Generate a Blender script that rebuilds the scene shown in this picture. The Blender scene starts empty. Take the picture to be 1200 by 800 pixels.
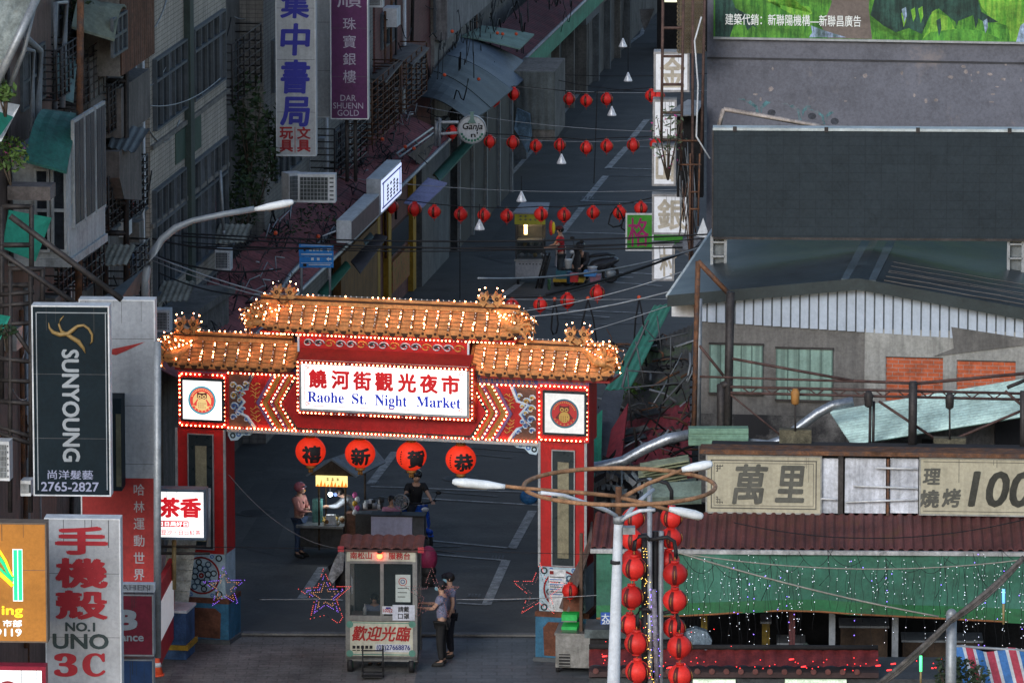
import bpy, math, random
from math import sin, cos, tan, atan, pi, radians, sqrt
from mathutils import Vector, Matrix
random.seed(7)
scene = bpy.context.scene
COL = scene.collection
F = 7800.0; H = 28.9; PIT = atan(1350 / F)
CP, SP = cos(PIT), sin(PIT)
CAM = Vector((0, 0, H))
Z3 = Vector((0, 0, 1))
def ray(px, py):
 u = (px - 600) / F; v = (py - 400) / F
 return Vector((u, CP - v * SP, -SP - v * CP))
def at(px, py, Y):
 d = ray(px, py); return CAM + d * (Y / d.y)
def gnd(px, py, z=0.0):
 d = ray(px, py); return CAM + d * ((z - H) / d.z)
class Fr:
 """local frame: x along the face, y outward, z up"""
 def __init__(s, o, X):
  s.o = Vector(o); s.X = Vector(X).normalized(); s.N = s.X.cross(Z3)
 def pt(s, x, y, z):
  return s.o + s.X * x + s.N * y + Z3 * z
 def pix(s, px, py, y=0.0):
  d = ray(px, py); a = (s.o + s.N * y - CAM).dot(s.N) / d.dot(s.N)
  p = CAM + d * a - s.o
  return p.dot(s.X), p.z
 def rect(s, px0, px1, pyt, pyb, y=0.0):
  m = (px0 + px1) / 2
  return s.pix(px0, (pyt + pyb) / 2, y)[0], s.pix(px1, (pyt + pyb) / 2, y)[0], s.pix(m, pyb, y)[1], s.pix(m, pyt, y)[1]
def FF(phi, o):
 a = radians(phi); return Fr(o, (cos(a), -sin(a), 0))
def SF(deg, o):           # frame whose x runs along the street direction, facing right
 a = radians(deg); return Fr(o, (sin(a), cos(a), 0))
MATS = {}
def M(name, col=(.5, .5, .5), rough=.7, var=.15, scale=3.0, streak=0.0, metal=0.0, bump=0.0, emit=None, es=0.0,
      alt=None, altamt=0.0, altscale=1.5, alpha=1.0, trans=0.0, kind=None, k=(1, 1), spec=.28):
 if name in MATS: return MATS[name]
 m = bpy.data.materials.new(name); m.use_nodes = True
 nt = m.node_tree; N = nt.nodes; L = nt.links; N.clear()
 out = N.new('ShaderNodeOutputMaterial'); b = N.new('ShaderNodeBsdfPrincipled')
 L.new(b.outputs[0], out.inputs[0])
 c4 = lambda c: (c[0], c[1], c[2], 1)
 b.inputs['Roughness'].default_value = rough; b.inputs['Metallic'].default_value = metal
 b.inputs['Specular IOR Level'].default_value = spec
 b.inputs['Base Color'].default_value = c4(col)
 geo = N.new('ShaderNodeTexCoord')
 def noise(sc, det=6, vec=None, ro=.6):
  n = N.new('ShaderNodeTexNoise'); n.inputs['Scale'].default_value = sc; n.inputs['Detail'].default_value = det
  n.inputs['Roughness'].default_value = ro
  L.new(vec or geo.outputs['Object'], n.inputs['Vector']); return n.outputs['Fac']
 def mix(a, bb, fac, mode='MIX'):
  x = N.new('ShaderNodeMix'); x.data_type = 'RGBA'; x.blend_type = mode
  if isinstance(fac, float): x.inputs[0].default_value = fac
  else: L.new(fac, x.inputs[0])
  for i, v in ((6, a), (7, bb)):
   if isinstance(v, tuple): x.inputs[i].default_value = v
   else: L.new(v, x.inputs[i])
  return x.outputs[2]
 def ramp(fac, p0, p1, c0=(0, 0, 0, 1), c1=(1, 1, 1, 1)):
  r = N.new('ShaderNodeValToRGB'); r.color_ramp.elements[0].position = p0; r.color_ramp.elements[1].position = p1
  r.color_ramp.elements[0].color = c0; r.color_ramp.elements[1].color = c1
  L.new(fac, r.inputs[0]); return r.outputs[0]
 cur = c4(col)
 if kind == 'brick' or kind == 'tile':
  uv = N.new('ShaderNodeUVMap')
  t = N.new('ShaderNodeTexBrick'); L.new(uv.outputs[0], t.inputs['Vector'])
  t.inputs['Scale'].default_value = 1.0
  t.inputs['Brick Width'].default_value = k[0]; t.inputs['Row Height'].default_value = k[1]
  t.inputs['Mortar Size'].default_value = min(k) * (.07 if kind == 'brick' else .06); t.inputs['Mortar Smooth'].default_value = .2
  a2 = alt or tuple(x * .6 for x in col)
  t.inputs['Color1'].default_value = c4(col); t.inputs['Color2'].default_value = c4(tuple(x * (.82 if kind == 'brick' else .93) for x in col))
  t.inputs['Mortar'].default_value = c4(a2)
  if kind == 'tile': t.offset = 0.0
  cur = t.outputs['Color']
  bfac = t.outputs['Fac']
 if kind == 'rows':      # horizontal fine courses
  uv = N.new('ShaderNodeUVMap'); w = N.new('ShaderNodeTexWave'); w.bands_direction = 'Y'
  L.new(uv.outputs[0], w.inputs['Vector']); w.inputs['Scale'].default_value = k[0]
  cur = mix(c4(col), c4(tuple(x * .72 for x in col)), ramp(w.outputs['Fac'], .55, .8))
 if kind == 'cols':
  uv = N.new('ShaderNodeUVMap'); w = N.new('ShaderNodeTexWave'); w.bands_direction = 'X'
  L.new(uv.outputs[0], w.inputs['Vector']); w.inputs['Scale'].default_value = k[0]
  cur = mix(c4(col), c4(tuple(x * .7 for x in col)), ramp(w.outputs['Fac'], .6, .9))
 if kind == 'brush':
  mp = N.new('ShaderNodeMapping'); L.new(geo.outputs['Object'], mp.inputs['Vector']); mp.inputs['Scale'].default_value = (7, 7, .9)
  cur = mix(c4(col), c4(alt), ramp(noise(1.3, 7, mp.outputs[0], .7), .42, .58)); alt = None
 if var > 0:
  f = noise(scale)
  lo = tuple([max(0, 1 - var * 1.6)] * 3 + [1]); hi = tuple([1 + var] * 3 + [1])
  cur = mix(cur, ramp(f, .3, .7, lo, hi), 1.0, 'MULTIPLY')
  g = min(.5, .08 + var * .8)       # fine grime at centimetre scale and broader soiled patches
  cur = mix(cur, ramp(noise(max(14, scale * 5), 5, None, .75), .35, .62, (1 - g, 1 - g, 1 - g, 1), (1 + g * .4, 1 + g * .4, 1 + g * .4, 1)), 1.0, 'MULTIPLY')
  cur = mix(cur, ramp(noise(1.7, 9, None, .72), .34, .5, (1 - g * 1.1, 1 - g * 1.1, 1 - g * 1.15, 1), (1, 1, 1, 1)), 1.0, 'MULTIPLY')
  if kind == 'rand':
   oi = N.new('ShaderNodeObjectInfo'); cur = mix(cur, ramp(oi.outputs['Random'], 0, 1, (.62, .5, .5, 1), (1.15, 1.1, 1, 1)), 1.0, 'MULTIPLY')
 if alt and altamt > 0 and kind not in ('brick', 'tile'):
  f = ramp(noise(altscale, 8, None, .7), 1 - altamt - .08, 1 - altamt + .08)
  cur = mix(cur, c4(alt), f)
 if streak > 0:
  mp = N.new('ShaderNodeMapping'); L.new(geo.outputs['Object'], mp.inputs['Vector'])
  mp.inputs['Scale'].default_value = (5, 5, .45)
  f = ramp(noise(1.6, 5, mp.outputs[0]), .42, .75)
  s2 = N.new('ShaderNodeMath'); s2.operation = 'MULTIPLY'; L.new(f, s2.inputs[0]); s2.inputs[1].default_value = streak
  cur = mix(cur, (.02, .02, .022, 1), s2.outputs[0])
 if not isinstance(cur, tuple): L.new(cur, b.inputs['Base Color'])
 if bump > 0:
  bn = N.new('ShaderNodeBump'); bn.inputs['Strength'].default_value = bump; bn.inputs['Distance'].default_value = .02
  L.new(noise(scale * 6, 4), bn.inputs['Height']); L.new(bn.outputs[0], b.inputs['Normal'])
 if rough < .95 and var > 0:
  rr = N.new('ShaderNodeMapRange'); L.new(noise(scale * 2, 3), rr.inputs[0])
  rr.inputs[3].default_value = max(.05, rough - .12); rr.inputs[4].default_value = min(1, rough + .12)
  L.new(rr.outputs[0], b.inputs['Roughness'])
 if emit:
  b.inputs['Emission Color'].default_value = c4(emit); b.inputs['Emission Strength'].default_value = es
 if alpha < 1: b.inputs['Alpha'].default_value = alpha
 if trans > 0: b.inputs['Transmission Weight'].default_value = trans
 MATS[name] = m; return m
TXT = {}
def glyphs(s, bold=0.0):
 key = (s, bold)
 if key not in TXT:
  c = bpy.data.curves.new('t', 'FONT'); c.body = s; c.size = 1; c.offset = bold; c.resolution_u = 3
  o = bpy.data.objects.new('t', c); COL.objects.link(o)
  dg = bpy.context.evaluated_depsgraph_get(); dg.update()
  m = bpy.data.meshes.new_from_object(o.evaluated_get(dg))
  vs = [(v.co.x, v.co.y) for v in m.vertices]; fs = [tuple(p.vertices) for p in m.polygons]
  bpy.data.meshes.remove(m); bpy.data.objects.remove(o); bpy.data.curves.remove(c)
  xs = [v[0] for v in vs]; ys = [v[1] for v in vs]
  TXT[key] = (vs, fs, min(xs), max(xs), min(ys), max(ys))
 return TXT[key]
ORG = {}
class MB:
 def __init__(s): s.v = []; s.f = []; s.m = []; s.mats = []; s.sm = []
 def mi(s, mat):
  if mat not in s.mats: s.mats.append(mat)
  return s.mats.index(mat)
 def raw(s, vs, fs, mat, smooth=False):
  b = len(s.v); s.v += [Vector(p) for p in vs]; i = s.mi(mat)
  for f in fs: s.f.append([b + k for k in f]); s.m.append(i); s.sm.append(smooth)
  return s
 def poly(s, pts, mat): return s.raw(pts, [list(range(len(pts)))], mat)
 def slab(s, pts, th, mat, d=None):
  """polygon given thickness th along its own normal (or d)"""
  pts = [Vector(p) for p in pts]
  n = (pts[1] - pts[0]).cross(pts[2] - pts[0]).normalized() if d is None else Vector(d).normalized()
  k = len(pts); q = [p - n * th for p in pts]
  fs = [list(range(k)), [k + i for i in reversed(range(k))]] + [[i, k + i, k + (i + 1) % k, (i + 1) % k] for i in range(k)]
  return s.raw(pts + q, fs, mat)
 def box(s, fr, x0, x1, y0, y1, z0, z1, mat):
  p = [fr.pt(x, y, z) for z in (z0, z1) for y in (y0, y1) for x in (x0, x1)]
  return s.raw(p, [(0, 1, 3, 2), (4, 6, 7, 5), (0, 4, 5, 1), (2, 3, 7, 6), (0, 2, 6, 4), (1, 5, 7, 3)], mat)
 def prism(s, fr, pts, y0, y1, mat):
  k = len(pts); vs = [fr.pt(x, y1, z) for x, z in pts] + [fr.pt(x, y0, z) for x, z in pts]
  return s.raw(vs, [list(range(k)), [k + i for i in reversed(range(k))]] + [[i, (i + 1) % k, k + (i + 1) % k, k + i] for i in range(k)], mat)
 def tube(s, pts, r, mat, n=6, closed=False, smooth=True):
  pts = [Vector(p) for p in pts]
  if not isinstance(r, (list, tuple)): r = [r] * len(pts)
  vs = []; fs = []; K = len(pts)
  for i, p in enumerate(pts):
   a = pts[(i - 1) % K] if (i or closed) else p; b = pts[(i + 1) % K] if (i < K - 1 or closed) else p
   t = (b - a).normalized()
   up = Z3 if abs(t.z) < .9 else Vector((1, 0, 0))
   u = t.cross(up).normalized(); w = t.cross(u)
   for j in range(n):
    q = 2 * pi * j / n; vs.append(p + (u * cos(q) + w * sin(q)) * r[i])
  for i in range(K if closed else K - 1):
   for j in range(n):
    a = i * n + j; b = i * n + (j + 1) % n; i2 = (i + 1) % K; c = i2 * n + (j + 1) % n; d = i2 * n + j
    fs.append((a, b, c, d))
  if not closed: fs.append(tuple(range(n))[::-1]); fs.append(tuple((K - 1) * n + j for j in range(n)))
  return s.raw(vs, fs, mat, smooth)
 def ball(s, c, r, mat, nu=10, nv=7, sx=1, sy=1, sz=1, smooth=True, rib=0):
  vs = []; c = Vector(c)
  for i in range(1, nv):
   a = pi * i / nv
   for j in range(nu):
    q = 2 * pi * j / nu; rr = r * (1 + (rib if j % 2 else 0))
    vs.append(c + Vector((sin(a) * cos(q) * rr * sx, sin(a) * sin(q) * rr * sy, cos(a) * r * sz)))
  vs += [c + Vector((0, 0, r * sz)), c - Vector((0, 0, r * sz))]; T = len(vs) - 2
  fs = []
  for i in range(nv - 2):
   for j in range(nu):
    fs.append((i * nu + j, (i + 1) * nu + j, (i + 1) * nu + (j + 1) % nu, i * nu + (j + 1) % nu))
  for j in range(nu):
   fs.append((T, j, (j + 1) % nu)); fs.append((T + 1, (nv - 2) * nu + (j + 1) % nu, (nv - 2) * nu + j))
  return s.raw(vs, fs, mat, smooth)
 def bulbs(s, pts, mat, r=.022):
  for p in pts:
   p = Vector(p)
   vs = [p + Vector(d) * r for d in ((1, 0, 0), (-1, 0, 0), (0, 1, 0), (0, -1, 0), (0, 0, 1), (0, 0, -1))]
   s.raw(vs, [(0, 2, 4), (2, 1, 4), (1, 3, 4), (3, 0, 4), (2, 0, 5), (1, 2, 5), (3, 1, 5), (0, 3, 5)], mat, True)
  return s
 def disc(s, fr, cx, cz, r, y0, y1, mat, n=24, rx=1.0):
  return s.prism(fr, [(cx + r * rx * cos(2 * pi * i / n), cz + r * sin(2 * pi * i / n)) for i in range(n)], y0, y1, mat)
 def ringf(s, fr, cx, cz, r0, r1, y0, y1, mat, n=28):
  for i in range(n):
   a = 2 * pi * i / n; b = 2 * pi * (i + 1) / n
   s.prism(fr, [(cx + r0 * cos(a), cz + r0 * sin(a)), (cx + r1 * cos(a), cz + r1 * sin(a)), (cx + r1 * cos(b), cz + r1 * sin(b)), (cx + r0 * cos(b), cz + r0 * sin(b))], y0, y1, mat)
  return s
 def text(s, fr, string, cx, cz, w, h, y, mat, bold=0.0, rot=0, shear=0.0, curve=None):
  vs, fs, x0, x1, y0, y1 = glyphs(string, 0.0)
  if bold > 0:      # embolden with slightly shifted, slightly stacked copies of the outline
   k = 4 if bold < .02 else 6
   for i in range(k):
    dx = bold * cos(2 * pi * (i + .5) / k); dy = bold * sin(2 * pi * (i + .5) / k) * .8
    o2 = []
    for a, b in vs:
     a = (a + dx - (x0 + x1) / 2) / (x1 - x0); b = (b + dy - (y0 + y1) / 2) / (y1 - y0)
     a += shear * b
     if rot: a, b = b, -a
     o2.append(fr.pt(cx + a * w, y + .0008 * (i + 1), cz + b * h))
    s.raw(o2, fs, mat)
  out = []
  for a, b in vs:
   a = (a - (x0 + x1) / 2) / (x1 - x0); b = (b - (y0 + y1) / 2) / (y1 - y0)
   a += shear * b
   if rot: a, b = b, -a       # top to bottom
   out.append(fr.pt(cx + a * w, y, cz + b * h))
  return s.raw(out, fs, mat)
 def corr(s, p00, p10, p11, p01, mat, pitch=.25, amp=.03, th=0.0, box=False):
  """corrugated sheet: waves across p00->p10, ribs run p00->p01"""
  p00, p10, p11, p01 = map(Vector, (p00, p10, p11, p01))
  n = (p10 - p00).cross(p01 - p00).normalized()
  if n.z < 0: n = -n
  L = (p10 - p00).length; k = max(2, int(L / pitch * 4))
  vs = []
  for i in range(k + 1):
   t = i / k
   a = amp * (1 if (i % 4) in (1, 2) else -1) if box else amp * sin(i * pi / 2)
   for r in range(3):
    q = r / 2
    vs.append(p00.lerp(p10, t).lerp(p01.lerp(p11, t), q) + n * a)
  fs = []
  for i in range(k):
   for r in range(2):
    fs.append((i * 3 + r, (i + 1) * 3 + r, (i + 1) * 3 + r + 1, i * 3 + r + 1))
  s.raw(vs, fs, mat, not box)
  if th:
   s.raw([v - n * th for v in vs], [f[::-1] for f in fs], mat, not box)
   for (a, b) in ((0, 0), (2, 2)):
    s.raw([v for i in range(k + 1) for v in (vs[i * 3 + a], vs[i * 3 + a] - n * th)],
                      [(2 * i, 2 * i + 1, 2 * i + 3, 2 * i + 2) for i in range(k)], mat)
  return s
 def build(s, name, parent=None, label=None, cat=None, group=None, kind=None, origin=None):
  me = bpy.data.meshes.new(name)
  if parent is not None: org = ORG[parent.name]
  elif origin is not None: org = Vector(origin)
  else:
   xs = [v.x for v in s.v]; ys = [v.y for v in s.v]; zs = [v.z for v in s.v]
   org = Vector(((min(xs) + max(xs)) / 2, (min(ys) + max(ys)) / 2, min(zs)))
  me.from_pydata([v - org for v in s.v], [], s.f)
  for m in s.mats: me.materials.append(m)
  me.polygons.foreach_set('material_index', s.m); me.polygons.foreach_set('use_smooth', s.sm)
  uvl = me.uv_layers.new(name='UVMap'); d = [0.0] * (2 * len(me.loops)); V = me.vertices
  for p in me.polygons:
   n = p.normal
   if abs(n.z) < .93 and n.length > 0:
    u = Vector((-n.y, n.x, 0)).normalized(); w = n.cross(u)
    if w.z < 0: w = -w
   else: u = Vector((1, 0, 0)); w = Vector((0, 1, 0))
   for li in p.loop_indices:
    c = V[me.loops[li].vertex_index].co + org
    d[2 * li] = c.dot(u); d[2 * li + 1] = c.dot(w)
  uvl.data.foreach_set('uv', d)
  me.update()
  o = bpy.data.objects.new(name, me); COL.objects.link(o)
  if parent is not None: o.parent = parent
  else: o.location = org
  ORG[o.name] = org
  tag(o, label, cat, group, kind)
  return o
def bulb_tube(mb, pts, lit, un, wire, r=.016, skip=.12, rnd=random):
 """one connected string: thin wire swelling into bulbs at every point"""
 pts = [Vector(p) for p in pts]; P = []; R = []; K = []
 for i, p in enumerate(pts):
  a = pts[max(0, i - 1)]; b = pts[min(len(pts) - 1, i + 1)]; t = (b - a).normalized()
  mt = un if rnd.random() < skip else lit
  for d, q, kk in ((-r, r * .25, mt), (-r * .5, r, mt), (r * .5, r, mt), (r, r * .25, wire)):
   P.append(p + t * d); R.append(q); K.append(kk)
 n = 5; vs = []; fs = []; ms = []
 for i, p in enumerate(P):
  t = (P[min(i + 1, len(P) - 1)] - P[max(0, i - 1)]).normalized()
  up = Z3 if abs(t.z) < .9 else Vector((1, 0, 0))
  u = t.cross(up).normalized(); w = t.cross(u)
  for j in range(n): vs.append(p + (u * cos(2 * pi * j / n) + w * sin(2 * pi * j / n)) * R[i])
 b0 = len(mb.v); mb.v += vs
 for i in range(len(P) - 1):
  for j in range(n):
   mb.f.append([b0 + i * n + j, b0 + i * n + (j + 1) % n, b0 + (i + 1) * n + (j + 1) % n, b0 + (i + 1) * n + j]); mb.m.append(mb.mi(K[i])); mb.sm.append(True)
 return mb
def wrap_text(mb, ch, c, R, th, el0, sx, sy, mat, bold=.03):
 import bmesh
 vs, fs, q0, q1, w0, w1 = glyphs(ch, 0.0)
 bm = bmesh.new(); bv = [bm.verts.new((a - (q0 + q1) / 2, b - (w0 + w1) / 2, 0)) for a, b in vs]
 for f in fs:
  try: bm.faces.new([bv[i] for i in f])
  except ValueError: pass
 for _ in range(3):
  ed = [e for e in bm.edges if e.calc_length() > .09]
  if ed: bmesh.ops.subdivide_edges(bm, edges=ed, cuts=1)
 bmesh.ops.triangulate(bm, faces=bm.faces)
 bm.verts.index_update(); V = [(v.co.x, v.co.y) for v in bm.verts]; Fs = [[v.index for v in f.verts] for f in bm.faces]; bm.free()
 k = 6
 for i in range(k + 1):
  dx, dy = (bold * cos(2 * pi * i / k), bold * sin(2 * pi * i / k)) if i < k else (0, 0)
  out = []
  for a, b in V:
   az = (a + dx) * sx + th; el = (b + dy) * sy + el0
   out.append(c + Vector((sin(az) * cos(el), -cos(az) * cos(el), sin(el))) * (R * (1.012 + .002 * i)))
  mb.raw(out, Fs, mat)
def tag(o, label=None, cat=None, group=None, kind=None):
 if label: o['label'] = label
 if cat: o['category'] = cat
 if group: o['group'] = group
 if kind: o['kind'] = kind
 return o
def thing(name, label, cat, loc, group=None):
 o = bpy.data.objects.new(name, None); COL.objects.link(o); o.location = Vector(loc); o.empty_display_size = .2
 ORG[o.name] = Vector(loc); return tag(o, label, cat, group)
def copy_tree(o, parent=None):
 c = o.copy(); COL.objects.link(c); c.parent = parent
 for ch in list(o.children): copy_tree(ch, c)
 return c
ORD = ['first', 'second', 'third', 'fourth', 'fifth', 'sixth', 'seventh', 'eighth', 'ninth', 'tenth', 'eleventh', 'twelfth', 'thirteenth', 'fourteenth']
def sag(a, b, d, n=14):
 a = Vector(a); b = Vector(b)
 return [a.lerp(b, i / n) - Z3 * (4 * d * (i / n) * (1 - i / n)) for i in range(n + 1)]
def leaves(mb, c, r, n, mat, size=.09, sz=1.0, rnd=random):
 for _ in range(n):
  while True:
   q = Vector((rnd.uniform(-1, 1), rnd.uniform(-1, 1), rnd.uniform(-1, 1)))
   if q.length < 1: break
  p = Vector(c) + Vector((q.x * r[0], q.y * r[1], q.z * r[2]))
  a = Vector((rnd.gauss(0, 1), rnd.gauss(0, 1), rnd.gauss(0, .6))).normalized(); b = a.cross(Vector((rnd.gauss(0, 1), rnd.gauss(0, 1), rnd.gauss(0, 1)))).normalized()
  L = size * rnd.uniform(.6, 1.3)
  mb.raw([p - a * L, p + b * L * .4, p + a * L, p - b * L * .4], [(0, 1, 2, 3)], mat)
STEEL = M('dark_steel', (.05, .045, .045), .6, .3, 4, metal=.3)
RUST = M('rusty_steel', (.16, .075, .04), .85, .35, 6, alt=(.07, .05, .045), altamt=.45, altscale=5, bump=.3)
GREYM = M('grey_metal', (.30, .32, .34), .5, .15, 3, metal=.4)
WHITEM = M('white_enamel', (.62, .64, .66), .5, .1, 2, streak=.2)
BLACK = M('black_rubber', (.018, .018, .02), .6, .2, 5)
CABLE = M('cable_black', (.012, .012, .014), .7, 0)
GLASS = M('dark_window_glass', (.03, .04, .05), .15, .2, 2)
EXPO = 0.33
ASPH = M('asphalt', (.098, .098, .096), .8, .22, 1.1, alt=(.070, .071, .071), altamt=.48, altscale=.28, bump=.4)
ASPH2 = M('asphalt_patch', (.075, .077, .078), .85, .15, .6)
LINE = M('road_paint_worn', (.38, .39, .39), .8, .3, 5, alt=(.14, .145, .15), altamt=.42, altscale=4)
LINE2 = M('road_paint_faint', (.19, .20, .205), .8, .3, 5, alt=(.08, .085, .09), altamt=.5, altscale=4)
PAVB = M('brown_paving', (.20, .19, .18), .85, .3, .8, kind='brick', k=(.42, .21), alt=(.13, .122, .115))
PAVG = M('slate_paving', (.125, .14, .155), .7, .2, .8, kind='brick', k=(.6, .3), alt=(.085, .095, .105))
m = MB(); m.poly([(-900, -300, -.02), (900, -300, -.02), (900, 2500, -.02), (-900, 2500, -.02)], ASPH); m.build('ground', kind='structure')
def gp(pts, z): return [gnd(x, y, z) for x, y in pts]
m = MB(); m.poly(gp([(-700, 1500), (2600, 1500), (1500, -40), (620, -30), (480, 330), (160, 745), (-900, 745)], -.012), ASPH); m.build('road', kind='structure')
m = MB(); m.poly(gp([(-200, 742), (640, 745), (720, 746), (720, 1100), (-200, 1100)], -.006), PAVB); m.build('pavement', kind='structure')
m = MB(); m.poly(gp([(498, 743), (640, 745), (700, 746), (700, 1100), (420, 1100)], -.002), PAVG); m.build('pavement', kind='structure')
m = MB()
for pts in ([(0, 740), (640, 743.2), (640, 745.6), (0, 742.5)],): m.slab([gnd(x, y, .02) for x, y in pts], .04, M('kerb_stone', (.15, .15, .15), .8, .2, 3))
m.build('kerb', kind='structure')
NM = [0]
def stripe(a, b, wpx=None, w=.12, mat=LINE, z=.003):
 A = gnd(*a, z); B = gnd(*b, z); d = (B - A).normalized(); n = Vector((-d.y, d.x, 0)) * w / 2
 MK.poly([A - n, B - n, B + n, A + n], mat)
MK = MB()
for a, b in (((500, 317), (520, 294)), ((528, 285), (560, 250)), ((561, 249), (590, 216)), ((592, 212), (640, 158)), ((642, 155), (684, 102)), ((684, 102), (722, 62)), ((722, 62), (752, 40)), ((752, 40), (756, 26))): stripe(a, b, w=.14)
for a, b in (((353.5, 701), (378, 664)), ((434, 567), (463, 529)), ((658, 273), (682, 243)), ((685, 236), (710, 206)), ((712, 197.5), (735, 172)), ((738.5, 164.5), (758, 140))): stripe(a, b, w=.2)
for a, b in (((570, 708), (593, 656)), ((600, 642), (624, 598)), ((641, 571), (668, 528)), ((582, 352), (612, 330))): stripe(a, b, w=.2)
for a, b, mt in (((300, 700), (354, 701), LINE2), ((353, 700), (402, 703), LINE), ((536, 706), (571, 708), LINE), ((500, 632.5), (597, 641.5), LINE), ((508, 649), (593, 656), LINE), ((500, 640), (540, 639.5), LINE2), ((508, 644), (533, 647), LINE2), ((571, 704), (640, 701), LINE2),
             ((434, 569.5), (640, 577), LINE), ((505, 575), (583, 581), LINE2), ((488, 583), (640, 592), LINE), ((420, 583), (488, 582), LINE2), ((540, 523), (640, 531), LINE2), ((538, 530), (600, 536), LINE2),
             ((590, 345), (700, 350), LINE2), ((620, 361), (762, 367), LINE), ((640, 366), (714, 371.5), LINE), ((612, 372), (712, 373), LINE2), ((700, 380), (760, 378), LINE2),
             ((660, 272), (770, 275), LINE), ((700, 287), (766, 285), LINE), ((700, 318), (765, 321), LINE), ((702, 329), (776, 335), LINE), ((700, 324), (742, 325), LINE),
             ((680, 235), (766, 238), LINE), ((708, 206), (764, 206), LINE2), ((712, 197), (765, 198), LINE), ((733, 171.5), (765, 172), LINE), ((740, 163), (766, 163), LINE2), ((757, 140), (768, 140), LINE), ((745, 50), (772, 51), LINE2), ((470, 345), (500, 310), LINE2)):
 stripe(a, b, w=.11 if mt is LINE else .09, mat=mt)
for (x, y) in ((1170 / 4 + 300, 655), (565, 700), (446, 568), (698, 235)):   # bay numbers: little bars
 for i in range(4): stripe((x - 16 + i * 4, y - 1), (x - 14.5 + i * 4, y - 5), w=.05, mat=LINE2)
stripe((411, 800), (418, 757), w=.22, mat=M('paint_strip', (.17, .17, .165), .8)); stripe((415, 765), (418, 745), w=.16, mat=LINE2)
MK.build('road_markings', kind='structure')
m = MB(); g0 = gnd(500, 757); fr = FF(8, g0)
m.poly([gnd(496, 748, .004), (gnd(507, 748, .004)), gnd(505, 763, .004), gnd(494, 763, .004)], M('drain_iron', (.09, .1, .11), .6, .1, 3))
for i in range(6): stripe((497 + i * 1.8, 750), (496 + i * 1.8, 761), w=.012, mat=BLACK, z=.008)
tag(m.build('drain_grate'), 'square iron drain grate in the slate paving beside the police', 'drain grate')
m = MB()
for pts in ([(500, 470), (560, 400), (600, 402), (545, 480)], [(280, 640), (330, 560), (352, 562), (320, 650)], [(560, 300), (600, 250), (640, 250), (600, 310)], [(640, 150), (700, 80), (720, 82), (660, 160)]): m.poly(gp(pts, -.004), ASPH2)
m.build('road_patches', kind='structure')
RED = M('gate_red_paint', (.38, .011, .012), .45, .12, 3, streak=.25)
REDD = M('gate_dark_red', (.2, .012, .012), .5, .15, 3)
GOLDT = M('glazed_orange_tile', (.56, .235, .08), .35, .22, 7, bump=.25, alt=(.28, .13, .05), altamt=.3, altscale=4)
GOLDR = M('glazed_orange_rib', (.25, .105, .038), .35, .3, 9)
GOLDD = M('tile_joint', (.05, .022, .012), .8, .1, 3)
GOLDL = M('ornament_glaze', (.56, .26, .09), .4, .25, 14, bump=.5)
BLUEP = M('blue_paint', (.03, .13, .23), .6, .2, 4, alt=(.16, .06, .035), altamt=.3, altscale=4)
BROWNP = M('brown_patch', (.13, .05, .03), .8, .3, 4)
SCR = M('scroll_pale_blue', (.45, .58, .68), .5, .08, 3)
SCRB = M('scroll_blue', (.05, .14, .40), .5, .1, 3)
SCRG = M('scroll_gold', (.55, .34, .08), .5, .1, 3)
DARKP = M('dark_green_stone', (.02, .03, .035), .3, .15, 4)
KHAKI = M('khaki_plaque', (.22, .20, .13), .6, .2, 8)
PURP = M('chevron_purple', (.10, .06, .16), .5, .1, 3)
OLIVE = M('chevron_olive', (.15, .10, .022), .5, .1, 3)
BULB = M('warm_bulb_lit', (1, .8, .6), .5, 0, emit=(1, .32, .12), es=36)
BULB0 = M('bulb_unlit', (.8, .75, .72), .2, 0)
BULBH = M('hot_bulb_lit', (1, .8, .6), .5, 0, emit=(1, .37, .15), es=36)
PANELLIT = M('lit_white_acrylic', (.85, .85, .85), .4, 0, emit=(1, .96, .93), es=1.05)
PANELDIM = M('dim_white_acrylic', (.75, .75, .72), .4, .05, 2, emit=(.95, .95, 1), es=.14)
REDTXT = M('sign_red_letter', (.35, .01, .012), .5, 0, emit=(.45, .004, .01), es=.45)
BLUETXT = M('sign_blue_letter', (.01, .03, .3), .5, 0, emit=(.015, .03, .4), es=.4)
INK = M('black_ink', (.012, .012, .014), .7, 0)
G = FF(14.0, gnd(450, 763))
gate = thing('market_gate', 'red gateway with bulb-studded orange tiled roofs and a lit name sign spanning the street', 'gateway', G.o)
rg = random.Random(3)
def bl(pts, step=.09, y=.0, mat=BULB, parent=None, r=.0125, skip=.12, off=True):
 """string of bulbs along local polyline pts [(x,z)...]; unlit ones too"""
 mb = MB(); q = []
 for (x0, z0), (x1, z1) in zip(pts, pts[1:]):
  L = sqrt((x1 - x0) ** 2 + (z1 - z0) ** 2); n = max(1, int(L / step))
  for i in range(n):
   t = (i + .5) / n
   q.append(G.pt(x0 + (x1 - x0) * t, y, z0 + (z1 - z0) * t))
 bulb_tube(mb, q, mat, BULB0, CABLE, r, skip, rg)
 return mb.build('bulb_string', parent or gate)
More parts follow.
